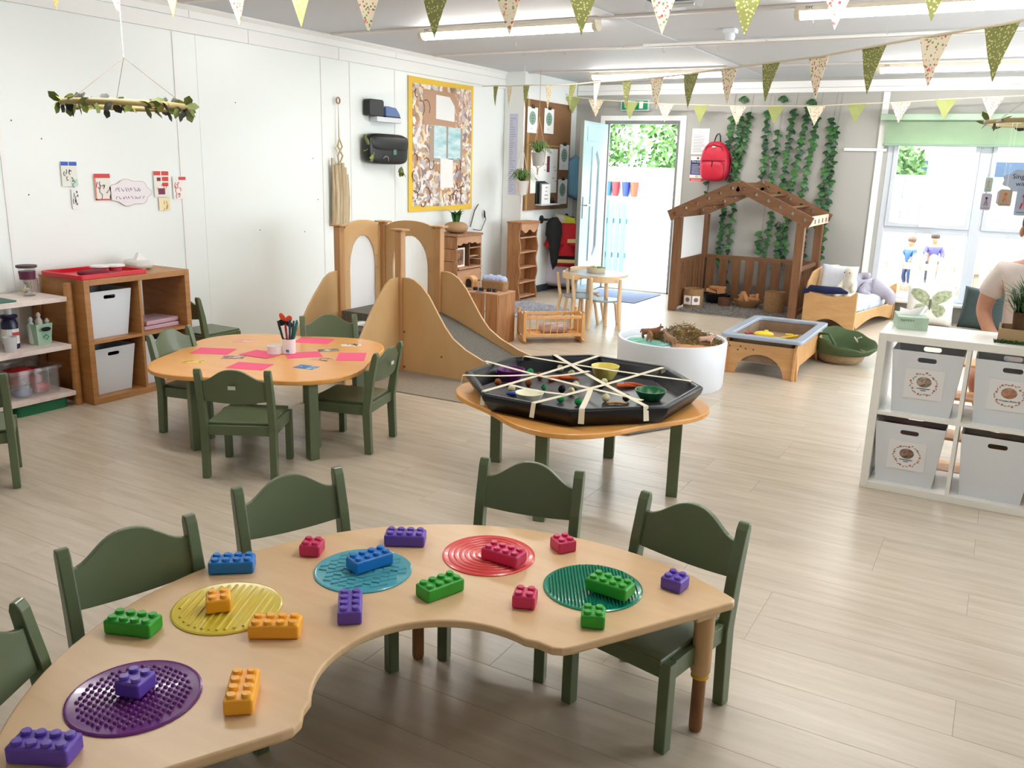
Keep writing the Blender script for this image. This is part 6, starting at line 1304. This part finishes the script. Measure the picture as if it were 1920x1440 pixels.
# ------------------------------------------------------------------ white cube unit
KX, KY = -.083, 4.505
cube_unit('white two-by-two cube unit with worn edges holding labelled bins', (KX, KY, 0), 0, WHITEL, W=.8, H=.8, D=.39)
G = 'white bins in the white cube unit'
def kbin(label, x, z, lab, fill):
    t = bin_thing(label, (x, KY+.185, z), 0, G, top=.318, bot=.262, h=.315, dp=.33, fill=fill)
    if not lab: return
    s = MB(); s.b2((-.086, -.002, -.076), (.086, .0, .076)); p = s.obj('picture_label', mat('laminate', S(232, 232, 234), .25), t); p.location = (0, -.151, .155); p.rotation_euler = (rad(5.4), 0, 0)
    fl_ = MB(); lf_ = MB(); rr = random.Random(len(label))
    for k in range(26):
        a = 2*PI*k/26; rx, rz_ = .058+rr.uniform(-.006, .006), .055+rr.uniform(-.006, .006); c = (rx*cos(a), -.0028, rz_*sin(a))
        if k % 3 == 0: fl_.ell(c, (.0055, .001, .0055), 8, 4)
        else: lf_.ell(c, (.007, .0008, .0025), 8, 4, rot=Matrix.Rotation(-a+rr.uniform(.6, 2.2), 3, 'Y'))
    fl_.obj('flower_print', flat('flower_coral', 206, 110, 96), p)['kind'] = 'stuff'; lf_.obj('leaf_print', flat('twig_grey', 150, 140, 120), p)['kind'] = 'stuff'
    MB().ell((0, -.0026, .012), (.034, .0012, .027), 24, 6).obj('photo_print', lab[0], p, smooth=True)
    if lab[1]: text(lab[1], INK, .0115, p, (0, -.0032, -.026), RY, ext=.0003)
    else:
        m = MB()
        for w_, z_ in ((.03, -.023), (.012, -.032)): m.b2((-w_, -.0034, z_), (w_, -.0022, z_+.003))
        m.obj('printed_lines', INK, p)
kbin('white bin with a dark animal picture label, upper, at the unit\'s free end', -.257, .409, (mat('photo_pots', S(196, 180, 160), .5, S(96, 60, 44), 40), None), None)
kbin('white bin labelled Wooden Blocks, upper, under the plant', .105, .409, (mat('photo_blocks', S(190, 150, 124), .5, S(150, 96, 70), 45), 'Wooden Blocks'), flat('grey_paper', 110, 116, 112))
kbin('white bin with a castle picture label, lower, at the unit\'s free end', -.287, .038, (mat('photo_castle', S(176, 140, 116), .5, S(60, 50, 60), 40), None), mat('mixed_toys', S(190, 60, 50), .6, S(40, 90, 90), 18))
kbin('plain white bin without label in the white unit\'s lower cube', .097, .038, None, mat('mixed_toys2', S(170, 36, 44), .6, S(90, 130, 60), 8))
# toys seen through the gap behind
t = thing('wooden_toy_garage', 'wooden and red toy garage standing behind the bins', 'toy', (-.06, 5.02, .0)); 
for z in (.02, .2, .42, .6): MB().b2((-.2, -.1, z), (.2, .09, z+.015)).obj('deck', PINE, t, bevel=.003)
for x in (-.18, .18): MB().box((x, 0, .31), (.03, .16, .62)).obj('pillar', flat('toy_red', 170, 36, 44), t, bevel=.003)
t = thing('tissue_box', 'pale green tissue box on the white unit', 'tissue box', (-.375, 4.79, .80), rad(12)); MB().b2((-.07, -.10, 0), (.07, .10, .062)).obj('carton', mat('mint_carton', S(196, 218, 196), .6, S(176, 204, 180), 14), t, bevel=.002); cm_ = MB(); [cm_.tube([(-.055+.011*k+.004*cos(q*1.6+k), -.1008, .046+.005*sin(q*1.3+k*2)) for q in range(5)], .0011, 4) for k in range(6)]; cm_.obj('printed_mark', flat('carton_text', 70, 110, 80), t)['kind'] = 'stuff'
MB().prism([(.045*cos(a), .02*sin(a)) for a in [2*PI*i/20 for i in range(20)]], .062, .0625).obj('opening', flat('slot_grey', 150, 160, 150), t)
MB().add([(-.06, -.02, .063), (.02, -.03, .063), (.05, .0, .063), (0, .03, .063), (-.05, .05, .09), (.06, -.01, .115), (-.01, .0, .085), (.075, .03, .1)], [(0, 1, 6), (1, 5, 6), (1, 2, 5), (2, 7, 5), (2, 3, 7), (3, 6, 7), (3, 4, 6), (4, 0, 6), (5, 7, 6)]).obj('tissue', PAPER, t, smooth=True)
t = thing('plant_tray', 'cardboard-coloured tray with a grass edge under the plant', 'tray', (.14, 4.70, .80)); MB().ring([(-.12, -.1), (.12, -.1), (.12, .1), (-.12, .1)], [(-.11, -.09), (.11, -.09), (.11, .09), (-.11, .09)], (0, 0), 0, .065, 'XY', 16).obj('tray_wall', flat('kraft', 178, 150, 110, .8), t); MB().b2((-.11, -.09, 0), (.11, .09, .012)).obj('tray_base', flat('kraft', 178, 150, 110, .8), t)
def grass(t, n, x0, x1, y0, y1, z, h, m, seed, nm='grass'):
    rr = random.Random(seed); mb = MB()
    for k in range(n):
        p = Vector((rr.uniform(x0, x1), rr.uniform(y0, y1), z)); a = rr.uniform(0, 6.28); e = Vector((cos(a), sin(a), 0))*.003; q = Vector((rr.uniform(-.4, .4), rr.uniform(-.4, .4), 1))*h*rr.uniform(.6, 1.1)
        mb.add([p-e, p+e, p+q*.6+e*.8, p+q*.6-e*.8, p+q+Vector((q.x*.3, q.y*.3, -.004))], [(0, 1, 2, 3), (3, 2, 4)])
    mb.obj(nm, m, t)['kind'] = 'stuff'
grass(t, 260, -.13, .12, -.125, -.1, .0, .022, flat('fake_grass', 50, 84, 34, .7), 2)
t = thing('potted_grass', 'leafy green grass in a square bark-covered pot on the white unit', 'plant', (.15, 4.71, .8125)); MB().lathe([(.105, 0), (.115, .13), (.105, .13), (.1, .1), (0, .1)], 4, a0=PI/4).obj('bark_pot', mat('bark_brown', S(110, 76, 46), .9, S(66, 44, 28), 14, (1, 1, .3), bump=1, bscale=40), t, bevel=.006)
rr = random.Random(4); mb = MB()
for k in range(420):
    a = rr.uniform(0, 6.28); q = rr.uniform(0, .07); s = rr.uniform(.03, .17)*(.5+q/.07*.6); p = Vector((q*cos(a), q*sin(a), .1)); e = Vector((-sin(a), cos(a), 0))*.005; h = rr.uniform(.08, .2); d = Vector((cos(a), sin(a), 0))
    mb.add([p-e, p+e, p+d*s*.4+Vector((0, 0, h*.7))+e, p+d*s*.4+Vector((0, 0, h*.7))-e, p+d*s+Vector((0, 0, h*rr.uniform(.6, 1)))], [(0, 1, 2, 3), (3, 2, 4)])
mb.obj('foliage', mat('grass_plant', S(40, 80, 34), .5, S(70, 112, 46), 20), t)['kind'] = 'stuff'

# ------------------------------------------------------------------ seated adult at the right edge
t = thing('low_stool', 'low wooden stool under the seated adult', 'stool', (.18, 5.60, 0)); MB().lathe([(0, .31), (.15, .31), (.155, .32), (.155, .335), (0, .34)], 24).obj('seat', PALEWOOD, t, smooth=40)
for a in (.8, 2.4, 3.9, 5.5): MB().cyl((.12*cos(a), .12*sin(a), .3), (.15*cos(a), .15*sin(a), 0), .016, n=8).obj('leg', PALEWOOD, t, smooth=50)
SKN = mat('skin', S(206, 152, 124), .5, S(198, 142, 114), 8); SHIRT = mat('white_tshirt', S(226, 214, 206), .85, S(216, 204, 196), 8)
pe = thing('person', 'seated adult in a white T-shirt and shorts cut off by the photo\'s right edge', 'person', (.165, 5.56, .055), 0)
# local x to the photo's right, person turned towards the camera and a little to the left
N = [(0, .02, .42, .13), (0, 0, .58, .12), (0, -.02, .78, .13), (0, -.02, .95, .125), (0, -.03, 1.06, .055), (-.005, -.04, 1.13, .055), (-.01, -.05, 1.2, .085), (-.01, -.045, 1.28, .08), (-.01, -.04, 1.33, .05)]
E = [(i, i+1) for i in range(8)]
def chain(start, pts):
    i = start
    for p in pts: N.append(p); E.append((i, len(N)-1)); i = len(N)-1
    return i
L_el = chain(3, [(-.17, -.02, .985, .062), (-.215, -.02, .88, .052), (-.235, -.03, .76, .043), (-.19, -.12, .67, .036), (-.11, -.24, .61, .025), (-.09, -.28, .6, .026)])
for k, (dx, dy, ln) in enumerate(((.02, -.03, .035), (-.02, -.05, .05), (-.007, -.055, .056), (.006, -.055, .052), (.018, -.045, .042))): N.append((-.09+dx*.6, -.28+dy*.7, .598, .0095)); E.append((L_el, len(N)-1)); N.append((-.09+dx, -.28+dy-ln*.4, .585, .0085)); E.append((len(N)-2, len(N)-1))
R_el = chain(3, [(.17, -.02, .985, .062), (.215, -.02, .88, .052), (.235, -.05, .76, .043), (.18, -.17, .68, .036), (.09, -.27, .62, .025), (.07, -.31, .61, .026)])
for k, (dx, dy, ln) in enumerate(((-.02, -.03, .035), (.02, -.05, .05), (.007, -.055, .056), (-.006, -.055, .052), (-.018, -.045, .042))): N.append((.07+dx*.6, -.31+dy*.7, .608, .0095)); E.append((R_el, len(N)-1)); N.append((.07+dx, -.31+dy-ln*.4, .595, .0085)); E.append((len(N)-2, len(N)-1))
for s in (-1, 1): chain(0, [(s*.1, -.02, .41, .095), (s*.15-.05, -.3, .45, .072), (s*.15-.05, -.36, .43, .06), (s*.14, -.30, .22, .05), (s*.14, -.26, .015, .036), (s*.14, -.36, -.02, .034)])
skin('body', N, E, SKN, pe)
TS = [(0, .02, .45, .148), (0, 0, .6, .138), (0, -.02, .8, .148), (0, -.02, .955, .135), (0, -.03, 1.035, .075), (-.16, -.02, .985, .078), (-.205, -.02, .90, .070), (-.222, -.022, .83, .066), (.16, -.02, .985, .078), (.205, -.02, .90, .070), (.222, -.025, .83, .066)]
skin('tshirt', TS, [(0, 1), (1, 2), (2, 3), (3, 4), (3, 5), (5, 6), (6, 7), (3, 8), (8, 9), (9, 10)], SHIRT, pe)
sh_ = MB(); sh_.ell((0, .02, .42), (.155, .14, .11), 20, 12, .8)
for s_ in (-1, 1): sh_.tube([(s_*.08, .0, .41), (s_*.12-.03, -.14, .43), (s_*.14-.045, -.25, .445)], [.1, .098, .092], 16)
sh_.obj('shorts', flat('pale_denim', 176, 196, 220, .9), pe, smooth=60)
HR = flat('brown_hair', 70, 48, 36, .6)
mb = MB(); mb.ell((-.01, -.015, 1.265), (.105, .115, .125), 20, 12); mb.obj('hair', HR, pe, smooth=True)
for v in pe.children[-1].data.vertices:
    if v.co.y < -.03 and v.co.z < 1.335: v.co.y = -.03+(v.co.y+.03)*.3
for s in (-1, 1):
    MB().ell((-.01+s*.098, -.05, 1.215), (.013, .02, .03), 10, 8).obj('ear', SKN, pe, smooth=True); MB().ell((-.01+s*.033, -.128, 1.235), (.011, .006, .006), 10, 6).obj('eye', PAPER, pe, smooth=True); MB().ell((-.01+s*.033, -.1335, 1.235), (.0055, .003, .0055), 8, 5).obj('iris', HR, pe, smooth=True)
MB().ell((-.01, -.145, 1.2), (.013, .02, .025), 10, 8).obj('nose', SKN, pe, smooth=True); MB().ell((-.01, -.128, 1.16), (.025, .008, .008), 12, 6).obj('mouth', flat('lips', 186, 104, 96), pe, smooth=True)

# ------------------------------------------------------------------ ceiling lights
LAMP = mat('lit_tube_lens', (1, .97, .92, 1), .5, emit=6.5); FIX = mat('lamp_body', S(214, 204, 184), .5)
def batten_light(label, x, y, L=1.55, mark=True):
    t = thing('strip_light', label, 'ceiling light', (x, y, ZC), 0, 'fluorescent strip lights')
    MB().b2((-L/2, -.06, -.045), (L/2, .06, 0)).obj('lamp_body', FIX, t, bevel=.004); pr_ = [(-.055, -.045)]+[(-.052*cos(a), -.05-.04*sin(a)) for a in [PI*i/10 for i in range(11)]]+[(.055, -.045)]
    MB().prism(pr_, -L/2+.03, L/2-.03, 'YZ').obj('diffuser', LAMP, t)
    for s in (-1, 1): MB().prism([(y_*1.06, z_*1.03) for y_, z_ in pr_], s*(L/2-.03), s*(L/2+.004), 'YZ').obj('end_cap', FIX, t)
    if mark: text('nvc', INK, .035, t, (-L/2+.09, -.0608, -.024), RY, ext=.0003)
batten_light('lit strip light over the slide nearest the white wall', -3.56, 6.06); batten_light('lit strip light over the sand table with a maker\'s mark', -.62, 6.06); batten_light('lit strip light in front of the garden door', -3.58, 9.36); batten_light('lit strip light in front of the big window', -.56, 9.36)
batten_light('unseen strip light added to light the drawing table', -3.56, 2.7); batten_light('unseen strip light added to light the white cube unit side', -.62, 2.7)  # both out of view, added to light the front of the room
t = thing('emergency_light', 'small clear bulkhead light on the ceiling', 'ceiling light', (-2.0, 5.45, ZC)); MB().b2((-.17, -.06, -.03), (.17, .06, 0)).obj('lamp_base', DARKG, t, bevel=.006); MB().prism(rrect(-.17, -.085, .17, -.03, .02), -.055, .055, 'XZ').obj('lens', CLEAR, t, bevel=.008); MB().cyl((-.13, 0, -.06), (.13, 0, -.06), .01, n=8).obj('tube', PAPER, t)
t = thing('sensor_box', 'small white alarm sensor on the ceiling', 'sensor', (-2.05, 6.84, ZC)); MB().b2((-.05, -.045, -.035), (.05, .045, 0)).obj('housing', WHITEP, t, bevel=.008); MB().lathe([(.035, -.035), (.04, -.06), (.03, -.085), (0, -.088)], 16).obj('sensor_head', WHITEP, t, smooth=50)

# ------------------------------------------------------------------ bunting
FLOR = spots_mat('floral_print', S(236, 226, 200), [S(214, 120, 116), S(150, 158, 90), S(226, 150, 120), S(190, 84, 90), S(120, 140, 80)], 70, .36)
DOTS = spots_mat('green_dots', S(128, 132, 74), [S(200, 198, 130), S(206, 202, 140)], 95, .34)
OLIV = mat('olive_pennant', S(160, 166, 104), .85); CREAMF = spots_mat('pale_yellow_dots', S(226, 208, 130), [S(240, 228, 180), S(240, 230, 190)], 95, .34)
def bunting(label, pts, w, h, mats, nb='bunting', yawadd=0, extra=()):
    t = thing(nb, label, 'bunting', (0, 0, 0)); P = [Vector(p) for p in pts]; rr = random.Random(len(pts))
    MB().tube(list(extra[:1])+[p+Vector((0, 0, .002)) for p in P]+list(extra[1:]), .006, 6).obj('cord', flat('bunting_tape', 214, 204, 180), t)
    cache = {}
    for i, p in enumerate(P):
        a, b = P[max(0, i-1)], P[min(len(P)-1, i+1)]; d = b-a; rz = math.atan2(d.y, d.x); m = mats[i % len(mats)]; key = m.name
        if key not in cache:
            vs = []
            for y in (-.0015, .0015): vs += [(-w/2, y, 0), (0, y+.006, .0), (w/2, y, 0), (-w*.22, y-.006, -h*.55), (w*.22, y-.004, -h*.55), (0, y, -h)]
            q = [(0, 1, 3), (1, 4, 3), (1, 2, 4), (3, 4, 5)]; cache[key] = MB().add(vs, q+[tuple(k+6 for k in f[::-1]) for f in q]+[(0, 3, 9, 6), (3, 5, 11, 9), (5, 4, 10, 11), (4, 2, 8, 10)]).mesh('pennant', m)
        place('pennant', cache[key], t, p, rot=(rr.uniform(-.08, .08), 0, rz+rr.uniform(-.12, .12)))
    return t
H1 = .215
S1 = [(-4.541, 3.063, 2.268), (-4.093, 3.081, 2.233), (-3.689, 3.098, 2.194), (-3.279, 3.115, 2.14), (-2.896, 3.131, 2.115), (-2.529, 3.146, 2.076), (-2.187, 3.16, 2.042), (-1.851, 3.174, 2.042), (-1.531, 3.187, 2.029), (-1.215, 3.2, 2.021), (-.911, 3.212, 2.004), (-.61, 3.225, 2.01), (-.318, 3.237, 2.024), (-.039, 3.248, 2.03)]
bunting('nearest bunting string, its floral and green pennants cut by the photo\'s top', [(x, y, z+H1) for x, y, z in S1], .17, H1, [CREAMF, FLOR, CREAMF, FLOR, CREAMF, FLOR, DOTS, FLOR, DOTS, FLOR, DOTS, FLOR, DOTS, FLOR], extra=((-5.32, 3.04, 2.56), (2.0, 3.33, 2.5)))
S2 = [(-4.956, 8.275, 2.351), (-4.605, 7.962, 2.312), (-4.228, 7.626, 2.286), (-3.764, 7.213, 2.242), (-3.351, 6.844, 2.207), (-2.975, 6.508, 2.19), (-2.575, 6.152, 2.161), (-2.229, 5.843, 2.143), (-1.887, 5.539, 2.129), (-1.562, 5.248, 2.122), (-1.251, 4.971, 2.115), (-.95, 4.703, 2.105), (-.66, 4.444, 2.11), (-.387, 4.201, 2.114), (-.142, 3.982, 2.112), (.1, 3.76, 2.12)]
bunting('middle bunting string running from the yellow poster towards the white cube unit', S2, .165, .205, [DOTS, FLOR, DOTS, FLOR, DOTS, FLOR, DOTS, FLOR, DOTS, FLOR, DOTS, FLOR, DOTS, FLOR, DOTS, FLOR], extra=((-5.325, 8.606, 2.381), (2.9, 1.3, 2.45)))
S3 = [(-4.98, 10.2, 2.39), (-4.687, 10.25, 2.355), (-4.225, 10.25, 2.326), (-3.775, 10.25, 2.297), (-3.349, 10.25, 2.282), (-2.908, 10.25, 2.267), (-2.481, 10.25, 2.264), (-2.048, 10.25, 2.261), (-1.625, 10.25, 2.28), (-1.193, 10.25, 2.292), (-.767, 10.25, 2.319), (-.346, 10.25, 2.335), (.057, 10.25, 2.35)]
bunting('farthest bunting string across the end wall above door and window', S3, .2, .205, [OLIV, FLOR], extra=((-5.06, 10.15, 2.42), (2.9, 10.3, 2.45)))

# ------------------------------------------------------------------ hanging mobile at the right
hoop('wooden hoop mobile with sparse ivy hanging before the window', (.12, 5.2, 1.82), .31, ZC, 26, 9, .012)
def tagcard(label, x, z, w, h, m, pic, y=6.5, zt=1.9):
    x, z, w, h, y = x*.8, 1.543+(z-1.543)*.8, w*.8, h*.8, y*.8
    t = thing('hanging_card', label, 'card', (x, y, z), rad(-4), 'cards hanging before the window'); MB().prism(rrect(-w/2, 0, w/2, h, .008), -.001, .001, 'XZ').obj('card', m, t); MB().cyl((0, 0, h), (0, 0, 1.82-z), .001, n=4).obj('cord', PAPER, t)
    pic(t, w, h)
def fig(m):
    def f(t, w, h): MB().ell((0, -.002, h*.72), (w*.12, .001, w*.12), 10, 5).bar((0, -.002, h*.65), (0, -.002, h*.45), .002, w*.24).bar((-.005, -.002, h*.46), (-w*.15, -.002, h*.25), .002, w*.1).bar((.005, -.002, h*.46), (w*.12, -.002, h*.25), .002, w*.1).obj('printed_figure', m, t); MB().b2((-w*.35, -.002, h*.1), (w*.35, -.001, h*.13)).obj('printed_lines', GREYTXT, t)
    return f
LIL = flat('card_lilac', 206, 200, 222); tagcard('pale green hanging card with a red and yellow shape before the window mullion', -.165, 1.46, .042, .09, flat('card_mint', 186, 216, 206), fig(flat('shape_coral', 206, 130, 100))); tagcard('lilac hanging card with a dark walking figure', -.165, 1.345, .06, .105, LIL, fig(INK)); tagcard('lilac hanging card half behind the tan one under the cloud', -.085, 1.385, .05, .085, LIL, fig(flat('shape_plum', 120, 70, 90)), 6.52); tagcard('tan hanging card with two orange fish under the cloud', -.06, 1.375, .075, .105, flat('card_tan', 190, 170, 150), fig(flat('fish_orange', 214, 110, 50)), 6.48); tagcard('blue-grey hanging card with a red bus shape', .045, 1.32, .09, .17, flat('card_bluegrey', 176, 190, 214), fig(flat('bus_red', 206, 40, 60)), 6.47)
t = thing('cloud_sign', 'pale blue cloud sign with song writing hanging before the window', 'sign', (.044, 5.2, 1.485), rad(-4)); t.scale = (.8, .8, .8); cl = [(.145*cos(a)*(1+.05*cos(9*a)), .065+.072*sin(a)*(1+.09*cos(9*a))) for a in [2*PI*i/64 for i in range(64)]]
MB().prism(cl, -.0015, .0015, 'XZ').obj('card', flat('cloud_blue', 188, 202, 226), t); text('Sing a song', INK, .042, t, (0, -.0022, .09), RY, ext=.0003); text('with me', INK, .042, t, (.0, -.0022, .045), RY, ext=.0003); MB().cyl((0, 0, .14), (0, 0, .42), .001, n=4).obj('cord', PAPER, t)
# ------------------------------------------------------------------ garden
GR = mat('paving', S(150, 147, 140), .9, S(164, 160, 152), 3)
g = struct(MB().b2((-14, YB+.12, -.12), (10, 30, -.03)).obj('ground', GR), 'pale paved yard outside', 'ground')
DECKB = mat('blue_fence_paint', S(92, 128, 138), .7, rnd=.05)
WFEN = mat('pale_timber_fence', S(172, 158, 138), .8, S(184, 170, 150), 5, (4, 4, .5), rnd=.06)
def fence(name, label, x0, x1, y, h, m, pitch, w, tip=True, rz=0):
    f = thing(name, label, 'fence', (x0, y, -.03), rz)
    L = x1-x0; n = int(L/pitch)
    prof = [(-w/2, 0), (w/2, 0), (w/2, h-.05)]+(arc(0, h-.05, w/2, 0, PI, 6) if tip else [(w/2, h), (-w/2, h)])+[(-w/2, h-.05)]
    me = MB().prism(prof, -.011, .011, 'XZ').mesh('picket', m)
    for i in range(n): place('picket', me, f, (pitch*(i+.5), 0, 0))
    for z in (.25*h, .72*h): MB().b2((0, .011, z-.04), (L, .045, z+.04)).obj('rail', m, f)
    for i in range(int(L/1.6)+1): MB().b2((i*1.6-.04, .045, 0), (i*1.6+.04, .12, h)).obj('post', m, f)
    return f
fence('picket_fence', 'low natural timber picket fence outside the big window', -1.9, 2.2, 12.3, .62, WFEN, .2, .1)
fence('picket_gate', 'turquoise picket fence beside the garden path', 0, 2.0, 11.25, 1.1, DECKB, .105, .075, rz=0).location = (-7.06, 12.4, -.03)
fence('board_fence', 'tall white boarded fence at the end of the yard', -11, 4, 16.5, 1.6, flat('white_fence_paint', 170, 174, 176), .3, .29, tip=False)
rl = thing('hand_rail', 'thin green rail across the yard beyond the doorway', 'rail', (-6.4, 13.4, -.03))
MB().cyl((-1.5, 0, .95), (2.6, 0, .95), .025, n=10).obj('rail', flat('rail_green', 150, 190, 170), rl, smooth=50)
for x in (-1.4, .6, 2.5): MB().cyl((x, 0, 0), (x, 0, .95), .022, n=8).obj('post', flat('rail_post', 140, 170, 180), rl, smooth=50)
for i, (x, c, nm) in enumerate(((-7.14, (40, 90, 130), 'sky-blue'), (-6.98, (150, 40, 44), 'red'), (-6.76, (26, 50, 130), 'dark blue'), (-6.58, (160, 66, 40), 'orange'))):
    b = thing('planter_pot', '%s bucket planter hung on the white fence' % nm, 'planter', (x, 16.40, 1.0)); b.scale = (.55, .55, .7); MB().b2((-.01, .1, .3), (.01, .165, .4)).obj('bracket', CHROME, b)
    MB().lathe([(.1, 0), (.15, .38), (.155, .38), (.155, .4), (.14, .4), (.09, .03), (0, .03)], 16).obj('pot', flat('pot_%d' % i, *c), b, smooth=50)
    lf = MB()
    for k in range(14):
        a = random.uniform(0, 6.28); r = random.uniform(.02, .14); lf.bar((0, 0, .36), (r*cos(a), r*sin(a), .5+random.uniform(0, .12)), .02, .002)
    lf.obj('foliage', flat('pot_leaf', 150, 190, 120), b)
LEAF = mat('hedge_leaf', S(62, 104, 46), .6, S(96, 134, 66), 8, rnd=.1)
def tree(label, x, y, h, r):
    t = thing('garden_tree', label, 'tree', (x, y, -.03), 0, 'trees beyond the white fence')
    MB().tube([(0, 0, 0), (.05, 0, h*.25), (0, .05, h*.45)], [.12, .1, .05], 8).obj('trunk', flat('bark', 110, 90, 70), t, smooth=50)
    mb = MB(); rr = random.Random(int(x*10))
    for k in range(4200):
        a = rr.uniform(0, 2*PI); b = math.acos(rr.uniform(-1, 1)); q = r*rr.uniform(.55, 1)**.5*(1+.18*sin(3*a)*sin(4*b))
        c = Vector((q*sin(b)*cos(a), q*sin(b)*sin(a), h*.56+q*.95*cos(b))); s = rr.uniform(.05, .11)
        d = Vector((rr.uniform(-1, 1), rr.uniform(-1, 1), rr.uniform(-1, 1))).normalized(); e = d.orthogonal().normalized()
        mb.add([c-d*s, c+e*s*.5, c+d*s, c-e*s*.5], [(0, 1, 2, 3)])
    o = mb.obj('crown', LEAF, t); o['kind'] = 'stuff'
for lab, x, y, h, r in (('rounded garden tree seen through the doorway behind the white fence', -7.6, 18.6, 3.4, 1.9), ('taller garden tree at the doorway\'s right behind the white fence', -5.2, 19.2, 3.6, 2.0),
                        ('garden tree further left behind the white fence', -10, 19.0, 3.6, 2.0), ('small garden tree at the left of the big window view', -2.6, 17.9, 2.6, 1.1)): tree(lab, x, y, h, r)
hb = thing('neighbour_house', 'pale rendered house beyond the garden fence seen through the big window', 'building', (0, 22, -.03))
hw_ = flat('render_cream', 150, 148, 144)
MB().b2((-3.2, 0, 0), (5, 5, 4.6)).obj('wall', hw_, hb)
MB().prism([(-3.5, 4.6), (5.3, 4.6), (.9, 7)], -.3, 5.3, 'XZ').obj('roof', flat('roof_tile', 120, 90, 76), hb)
for x in (-2.2, -.2, 1.8):
    for z in (.9, 3.0):
        wn = MB().b2((x-.45, -.04, z), (x+.45, 0, z+1.1)).obj('window', TRIMW, hb); MB().b2((x-.38, -.05, z+.07), (x+.38, -.04, z+1.03)).obj('pane', flat('far_pane', 60, 76, 96, .1), wn)
# two children playing outside the window
def child(label, x, y, rz, coat, trouser, hair, h):
    p = thing('person', label, 'person', (x, y, -.03), rz, 'children outside the window'); k = h/1.1
    N = [(0, 0, .55, .085), (0, 0, .68, .09), (0, 0, .82, .095), (0, 0, .89, .04), (0, .01, .94, .065), (0, .01, 1.02, .075), (0, .005, 1.07, .05),
         (-.06, 0, .5, .06), (-.065, .02, .28, .045), (-.065, -.01, .06, .032), (-.065, .07, .025, .03), (.06, 0, .5, .06), (.07, .06, .29, .045), (.07, .0, .06, .032), (.07, .08, .025, .03),
         (-.12, 0, .82, .045), (-.17, .03, .68, .036), (-.15, .13, .6, .026), (-.145, .17, .585, .02), (.12, 0, .82, .045), (.17, .06, .7, .036), (.14, .17, .68, .026), (.13, .21, .675, .02)]
    E = [(0, 1), (1, 2), (2, 3), (3, 4), (4, 5), (5, 6), (0, 7), (7, 8), (8, 9), (9, 10), (0, 11), (11, 12), (12, 13), (13, 14), (2, 15), (15, 16), (16, 17), (17, 18), (2, 19), (19, 20), (20, 21), (21, 22)]
    sk = flat('child_skin', 160, 116, 92)
    skin('body', [(a*k, b*k, c*k, r*k) for a, b, c, r in N], E, sk, p)
    C = [(0, 0, .5, .1), (0, 0, .68, .105), (0, 0, .84, .1), (-.125, 0, .81, .055), (-.172, .03, .68, .048), (-.155, .11, .61, .04), (.125, 0, .81, .055), (.172, .06, .7, .048), (.148, .14, .685, .04)]
    skin('coat', [(a*k, b*k, c*k, r*k) for a, b, c, r in C], [(0, 1), (1, 2), (2, 3), (3, 4), (4, 5), (2, 6), (6, 7), (7, 8)], coat, p)
    T = [(0, 0, .52, .09), (-.062, 0, .47, .068), (-.065, .02, .28, .055), (-.065, -.008, .08, .045), (.062, 0, .47, .068), (.07, .06, .29, .055), (.07, 0, .08, .045)]
    skin('trousers', [(a*k, b*k, c*k, r*k) for a, b, c, r in T], [(0, 1), (1, 2), (2, 3), (0, 4), (4, 5), (5, 6)], trouser, p)
    MB().ell((0, -.005*k, 1.045*k), (.09*k, .095*k, .085*k), 14, 8).obj('hair', hair, p, smooth=True)
child('child in a bright blue coat playing behind the low picket fence', -1.22, 13.9, 2.4, flat('coat_blue', 30, 74, 140), flat('trouser_navy', 30, 44, 84), flat('hair_brown', 90, 64, 44), .72)
child('child in a violet coat standing behind the low picket fence', -.93, 14.1, 3.3, flat('coat_violet', 66, 64, 120), flat('trouser_grey', 54, 56, 70), flat('hair_dark', 60, 44, 36), .78)
